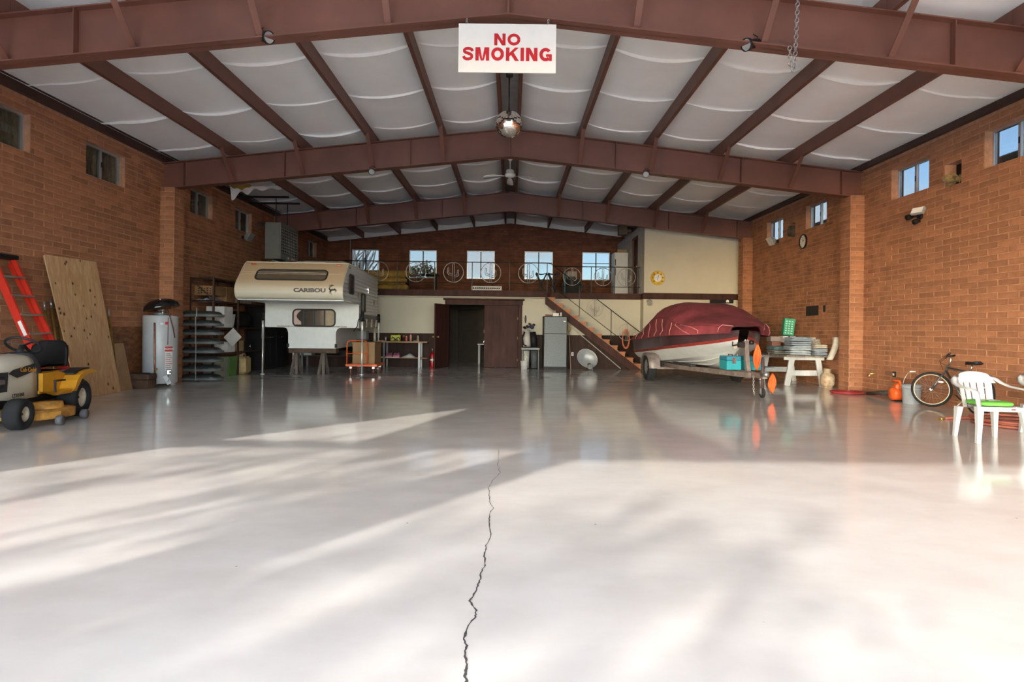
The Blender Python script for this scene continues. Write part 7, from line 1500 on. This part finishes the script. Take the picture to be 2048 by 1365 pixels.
t = MB(); t.loft([[Vector((x, hy0+.2, z)), Vector((x, hy1-.2, z)), Vector((x, hy1-.2, z-.02)), Vector((x, hy0+.2, z-.02))] for x, z in ((-6.6, hz0), (-6.35, hz0-.06), (-6.2, hz0-.04))], smooth=False); t.build('deflector', M_GALV, UH, True)
t = MB(); t.tube([(hx0+.0, 17.0, 3.95), (-7.0, 17.0, 3.95), (-7.3, 17.0, 3.98), (-7.66, 17.0, 4.0)] and [(hx0, 17.35, 3.98), (-6.95, 17.6, 4.10), (-7.3, 17.95, 4.28), (-7.64, 18.1, 4.34)], .09, 16); t.build('flue', M_GALV, UH, True)
for y in (16.5, 17.35):
    t = MB(); t.cyl((-6.5, y, hz1), (-6.5, y, 4.80), .012, n=8); t.build('hanger_rod', M_BLACK, UH, True); t = MB(); t.box(-7.6, -6.15, y-.025, y+.025, 4.80, 4.85); t.build('strut', M_BLACK, UH, True)
# torn insulation flap by the left eave
tf = MB(); tr_ = random.Random(4)
tf.grid(lambda a, b: Vector((-7.55+1.35*a, 16.02+.10*b+.04*math.sin(9*a)*b, 4.985+.035*a - b*(.05+.20*(1-a)**2.2)*(1+.45*math.sin(21*a+1)*b))), 30, 6); tag(tf.build_at('torn_insulation', M_SEAM, Vector((-7, 16.05, 4.9))), 'torn flap of white insulation hanging by the left eave', 'insulation')
tf = MB(); tf.grid(lambda a, b: Vector((-7.50+.55*a, 15.88+.10*b, 4.985+.03*a-.09*b*math.sin(PI*a)**.6*(1+.3*math.sin(15*a)))), 16, 4); tag(tf.build_at('glass_wool', mat('yellow_glass_wool', (.42, .28, .06), .95, bump=.5), Vector((-7.2, 15.9, 4.9))), 'tuft of yellow glass wool showing in the torn ceiling', 'insulation')
# ================================================================ ON THE SIDE WALLS
def wall_lamp(x, y, z, s, label):
    """box floodlight on an arm: backplate, housing, glass"""
    r = thing('wall_floodlight', label, 'floodlight', (x, y, z)); M_ = Matrix((Vector((0, 1, 0)), Vector((-s*.5, 0, .87)).normalized(), Vector((-s*.87, 0, -.5)).normalized())).transposed(); c = Vector((x-s*.20, y, z))
    t = MB(); t.loft([[c + M_ @ Vector((a*w, b*h, d)) for a, b in ((-1,-1),(1,-1),(1,1),(-1,1))] for w, h, d in ((.07, .05, -.10), (.12, .09, -.04), (.17, .12, .05))], smooth=False); t.build('housing', mat('pale_grey_alloy', (.40, .42, .43), .35, .4), r, True)
    t = MB(); t.obox(c + M_ @ Vector((0, 0, .053)), (.32, .22, .004), M_); t.build('glass', mat('lamp_glass', (.5, .52, .52)), r, True)
    t = MB(); t.tube([Vector((x, y, z-.02)), c + M_ @ Vector((0, 0, -.09))], .016, 8); t.cyl((x, y, z-.02), (x-s*.03, y, z-.02), .05, n=12); t.build('bracket', M_IRON, r, True)
wall_lamp(-W+.012, 17.02, 3.80, -1, 'grey box floodlight below the fourth left window'); wall_lamp(W-.012, 17.25, 3.90, 1, 'grey box floodlight below the far right window')
# twin security light
TL = thing('security_light', 'twin-head security light with a glass lamp on the right wall', 'light', (W-.01, 11.25, 3.47)); c = Vector((W-.012, 11.25, 3.47))
t = MB(); t.cyl(c, c+Vector((-.04, 0, 0)), .06, n=14); t.build('backplate', M_BLACK, TL, True)
for dy, dz_, rr_, m_ in ((.17, .02, .055, M_BLACK), (-.03, -.10, .05, M_BLACK)):
    t = MB(); q0 = c+Vector((-.10, dy, dz_)); t.tube([c+Vector((-.03, dy*.3, dz_*.3)), q0], .012, 6); t.lathe([(0, -.06), (rr_*.8, -.05), (rr_, .05), (rr_*.9, .06), (0, .05)], q0, rotM('Y', -1.9), 14); t.build('lamp_head', m_, TL, True)
t = MB(); q0 = c+Vector((-.12, -.10, .08)); A_ = rotM('Z', .4) @ rotM('Y', .5); t.obox(q0, (.06, .24, .14), A_, b=.01); hd_ = t.build('lamp_box', mat('pale_grey_alloy', (.40, .42, .43)), TL, True); t = MB(); t.obox(q0 + A_ @ Vector((-.032, 0, 0)), (.004, .20, .11), A_); t.build('glass', M_WHITE, hd_, True)
# wall clock
CK = thing('wall_clock', 'round white wall clock with a black rim on the right wall', 'clock', (W-.015, 15.75, 3.66)); c = Vector((W-.012, 15.75, 3.66)); QX = rotM('Y', -PI/2)
t = MB(); t.lathe([(.165, .0), (.19, .0), (.195, .03), (.18, .045), (.165, .035)], c, QX, 32); t.build('rim', M_BLACK, CK, True); t = MB(); t.lathe([(0, .02), (.168, .02)], c, QX, 32); t.build('face', M_WHITE, CK, True)
t = MB(); t.bar(c+Vector((-.025, 0, 0)), c+Vector((-.025, -.07, .04)), .012, .003, up=(1, 0, 0)); t.bar(c+Vector((-.027, 0, 0)), c+Vector((-.027, .02, .12)), .009, .003, up=(1, 0, 0)); t.build('hands', M_BLACK, CK, True)
for k in range(12): a = PI*k/6; t = MB(); t.obox(c+Vector((-.022, .14*math.cos(a), .14*math.sin(a))), (.003, .012, .022), rotM('X', a-PI/2)); t.build('hour_mark', M_BLACK, CK, True)
# duct holes through the right wall, stuffed with padding
for i, y in enumerate((10.455, 16.455)):
    z0, z1 = 38*CH, 42*CH; t = MB(); t.box(W+.2, W+.22, y-.3, y+.3, z0-.1, z1+.1); bo_ = t.build_at('wall_light_stop', M_BLACK, Vector((W+.21, y, z0))); tag(bo_, 'dark plate added behind a duct hole in the right wall to block daylight', kind='structure')  # plate added behind each hole to keep daylight from showing through
    if i == 0:
        t = MB(); t.grid(lambda a, b: Vector((W-.10+.09*b+.04*math.sin(7*a), y-.17+.34*a, z0+.02+.22*a*(1-.4*b)*.6+.05*math.sin(9*a+4*b)+.10*b)), 14, 8); t.grid(lambda a, b: Vector((W-.01+.06*b, y-.17+.34*a, z0+.005+.14*b+.03*math.sin(8*a))), 10, 4); tag(t.build_at('padding_wad', mat('yellow_brown_wool', (.30, .21, .09), .95, var=.5, scale=10, bump=.6), Vector((W, y, z0))), 'wad of yellow brown padding sticking out of the duct hole', 'padding')
    else:
        t = MB(); t.cyl((W-.06, y, z0+.19), (W+.18, y+.0, z0+.19), .15, n=20, caps=False); t.cyl((W+.10, y, z0+.19), (W+.11, y+.0, z0+.19), .15, n=20); tag(t.build_at('duct_sleeve', mat('old_duct', (.12, .10, .08), .6, .3), Vector((W, y, z0))), 'old round duct sleeve in the wall beside the clock', 'duct')
# ================================================================ OUTSIDE
# evaporative coolers hung outside the right wall
M_COOL = mat('cooler_beige', (.42, .38, .30), .6); M_SLT = mat('cooler_slat', (.36, .33, .27), .6)
def evap(y, z0, label):
    r = thing('evaporative_cooler', label, 'cooler', (9.0, y, z0)); x0, x1, hy, h = 8.55, 9.5, .75, 1.0
    t = MB(); t.box(x0-.06, x1+.06, y-hy-.06, y+hy+.06, z0+h, z0+h+.14, b=.03); t.build('cap', M_COOL, r, True); t = MB(); t.box(x0+.06, x1-.06, y-hy+.06, y+hy-.06, z0+.05, z0+h-.02); t.build('core', mat('cooler_pad', (.16, .12, .07), .9), r, True)
    for (a, b) in ((x0, y-hy), (x1, y-hy), (x0, y+hy), (x1, y+hy)): t = MB(); t.box(a-.04, a+.04, b-.04, b+.04, z0, z0+h); t.build('corner_post', M_COOL, r, True)
    t = MB(); t.box(x0-.02, x1+.02, y-hy-.02, y+hy+.02, z0, z0+.06); t.build('pan', M_COOL, r, True)
    for k in range(11):
        z = z0+.12+.078*k; t = MB(); t.bar((x0, y-hy+.04, z), (x0, y+hy-.04, z), .05, .008, up=(1, 0, 1)); t.build('slat', M_SLT, r, True)
        t = MB(); t.bar((x0+.04, y-hy, z), (x1-.04, y-hy, z), .05, .008, up=(0, 1, 1)); t.build('slat', M_SLT, r, True)
    for k in range(1, 5): t = MB(); t.box(x0-.035, x0-.02, y-hy+.3*k-.015, y-hy+.3*k+.015, z0+.06, z0+h); t.build('mullion', M_COOL, r, True)
    for dx in (8.6, 9.4): t = MB(); t.cyl((dx, y, -.2), (dx, y, z0), .04, n=10); t.build('leg', M_GALV, r, True)
evap(10.0, 3.25, 'beige louvred cooler standing outside the near right window'); evap(16.5, 3.22, 'beige louvred cooler standing outside the window by the clock')
# trees: trunk, boughs, leaves
def tree(loc, trunk_h, crown_c, crown_r, n_cl, per, leaf, lm, bm_, label, seed, clump=.55, group='trees outside the hall'):
    rr_ = random.Random(seed); loc = Vector(loc); r = thing('shade_tree', label, 'tree', loc, group=group); cc = Vector(crown_c); cr_v = Vector(crown_r)
    t = MB(); top = loc+Vector((rr_.uniform(-.2, .2), rr_.uniform(-.2, .2), trunk_h)); t.tube([loc, loc.lerp(top, .5)+Vector((.08, -.05, 0)), top], [.20, .15, .11], 10); t.build('trunk', bm_, r, True)
    cl = []
    while len(cl) < n_cl:
        v = Vector((rr_.uniform(-1, 1), rr_.uniform(-1, 1), rr_.uniform(-1, 1)))
        if v.length <= 1: cl.append(cc + Vector((v.x*cr_v.x, v.y*cr_v.y, v.z*cr_v.z)))
    t = MB()
    for c in cl: t.tube([top, top.lerp(c, .5)+Vector((rr_.uniform(-.3, .3), rr_.uniform(-.3, .3), .15)), c], [.07, .04, .015], 5)
    t.build('boughs', bm_, r, True)
    t = MB()
    for c in cl:
        for k in range(per):
            d = Vector((rr_.gauss(0, 1), rr_.gauss(0, 1), rr_.gauss(0, .7))).normalized()*clump*rr_.random()**.4; p = c+d
            u = Vector((rr_.gauss(0, 1), rr_.gauss(0, 1), rr_.gauss(0, 1))).normalized(); v = u.orthogonal().normalized(); L_ = leaf*rr_.uniform(.7, 1.3); t.add([p-u*L_, p+v*L_*.45, p+u*L_, p-v*L_*.45], [(0,1,2,3)])
    tag(t.build('leaves', lm, r, True), kind='stuff')
M_LEAF = mat('green_leaf', (.07, .12, .03), .6, var=.4, scale=2); M_LEAFY = mat('yellow_leaf', (.34, .27, .10), .6, var=.4, scale=3); M_BARK = mat('grey_bark', (.16, .12, .09), .9, bump=.4); M_PALEB = mat('pale_bark', (.52, .50, .46), .8, var=.2)
tree((-13.6, -11.0, -.13), 4.0, (-13.4, -11.0, 5.6), (2.5, 2.2, 2.1), 22, 46, .13, M_LEAF, M_BARK, 'leafy tree shading the door beyond the left front corner', 21)
tree((-19.4, -8.8, -.13), 3.6, (-19.2, -8.8, 5.2), (2.3, 2.2, 2.0), 18, 40, .13, M_LEAF, M_BARK, 'leafy tree farther out beyond the left front corner', 22)
# beyond the loft windows
tree((-4.3, 31.0, -.13), 3.2, (-4.55, 31.0, 4.1), (.9, .8, .45), 12, 60, .09, M_LEAFY, M_BARK, 'small tree with yellowing leaves outside the second loft window', 31, .30)
tree((-10.8, 32.5, -.13), 4.2, (-10.6, 32.5, 5.2), (.7, .8, .8), 10, 60, .10, M_LEAF, M_BARK, 'dark green tree at the edge of the first loft window', 33, .35)
bt = thing('bare_tree', 'pale leafless tree filling the first loft window', 'tree', (-7.9, 29.6, -.13), group='trees outside the hall'); rr_ = random.Random(8)
t = MB(); t.tube([(-7.9, 29.6, -.13), (-7.8, 29.6, 2.5), (-7.6, 29.6, 4.0)], [.26, .2, .16], 10); t.build('trunk', M_PALEB, bt, True)
t = MB()
for k in range(34):
    a = rr_.uniform(-.9, .9); L_ = rr_.uniform(1.2, 2.6); b0 = Vector((-7.75+rr_.uniform(-.5, .5), 29.6+rr_.uniform(-.2, .2), rr_.uniform(2.6, 4.0))); e = b0+Vector((math.sin(a)*L_, rr_.uniform(-.4, .4), math.cos(a)*L_)); t.tube([b0, b0.lerp(e, .5)+Vector((rr_.uniform(-.2, .2), 0, rr_.uniform(-.1, .1))), e], [.07, .045, .015], 5)
t.build('boughs', M_PALEB, bt, True)

tree((-9.1, -11.0, -.13), 3.0, (-9.1, -11.0, 4.35), (1.5, 1.4, 1.0), 12, 44, .13, M_LEAF, M_BARK, 'small leafy tree across the apron from the left door jamb', 41)
tree((-14.8, -17.2, -.13), 5.6, (-14.8, -17.2, 7.4), (1.7, 1.5, 1.4), 11, 44, .14, M_LEAF, M_BARK, 'slim tall tree added out of view to shade the near left floor', 43)  # unseen tree added to shade the near left floor
yard = 'unseen trees added to dim the near floor'  # tree row out of view, added to cut sky light on the near floor
def sky_block_tree(x, y, seed):
    tree((x, y, -.13), 5.2, (x, y, 8.4), (3.3, 2.8, 3.0), 34, 46, .30, M_LEAF, M_BARK, 'tall leafy tree in the unseen row added to block sky light on the near floor', seed, .95, yard); return COL.objects[-1]
n0 = len(bpy.data.objects); sky_block_tree(-4.5, -22.0, 51); y1 = [o for o in COL.objects if o.get('group') == yard][-1]
for x, y, rz in ((5.5, -23.0, 1.0), (15.5, -22.0, 2.2), (25.5, -22.5, 3.1), (-29.0, -22.0, 5.0)): dup(y1, (x, y, -.13), rz)
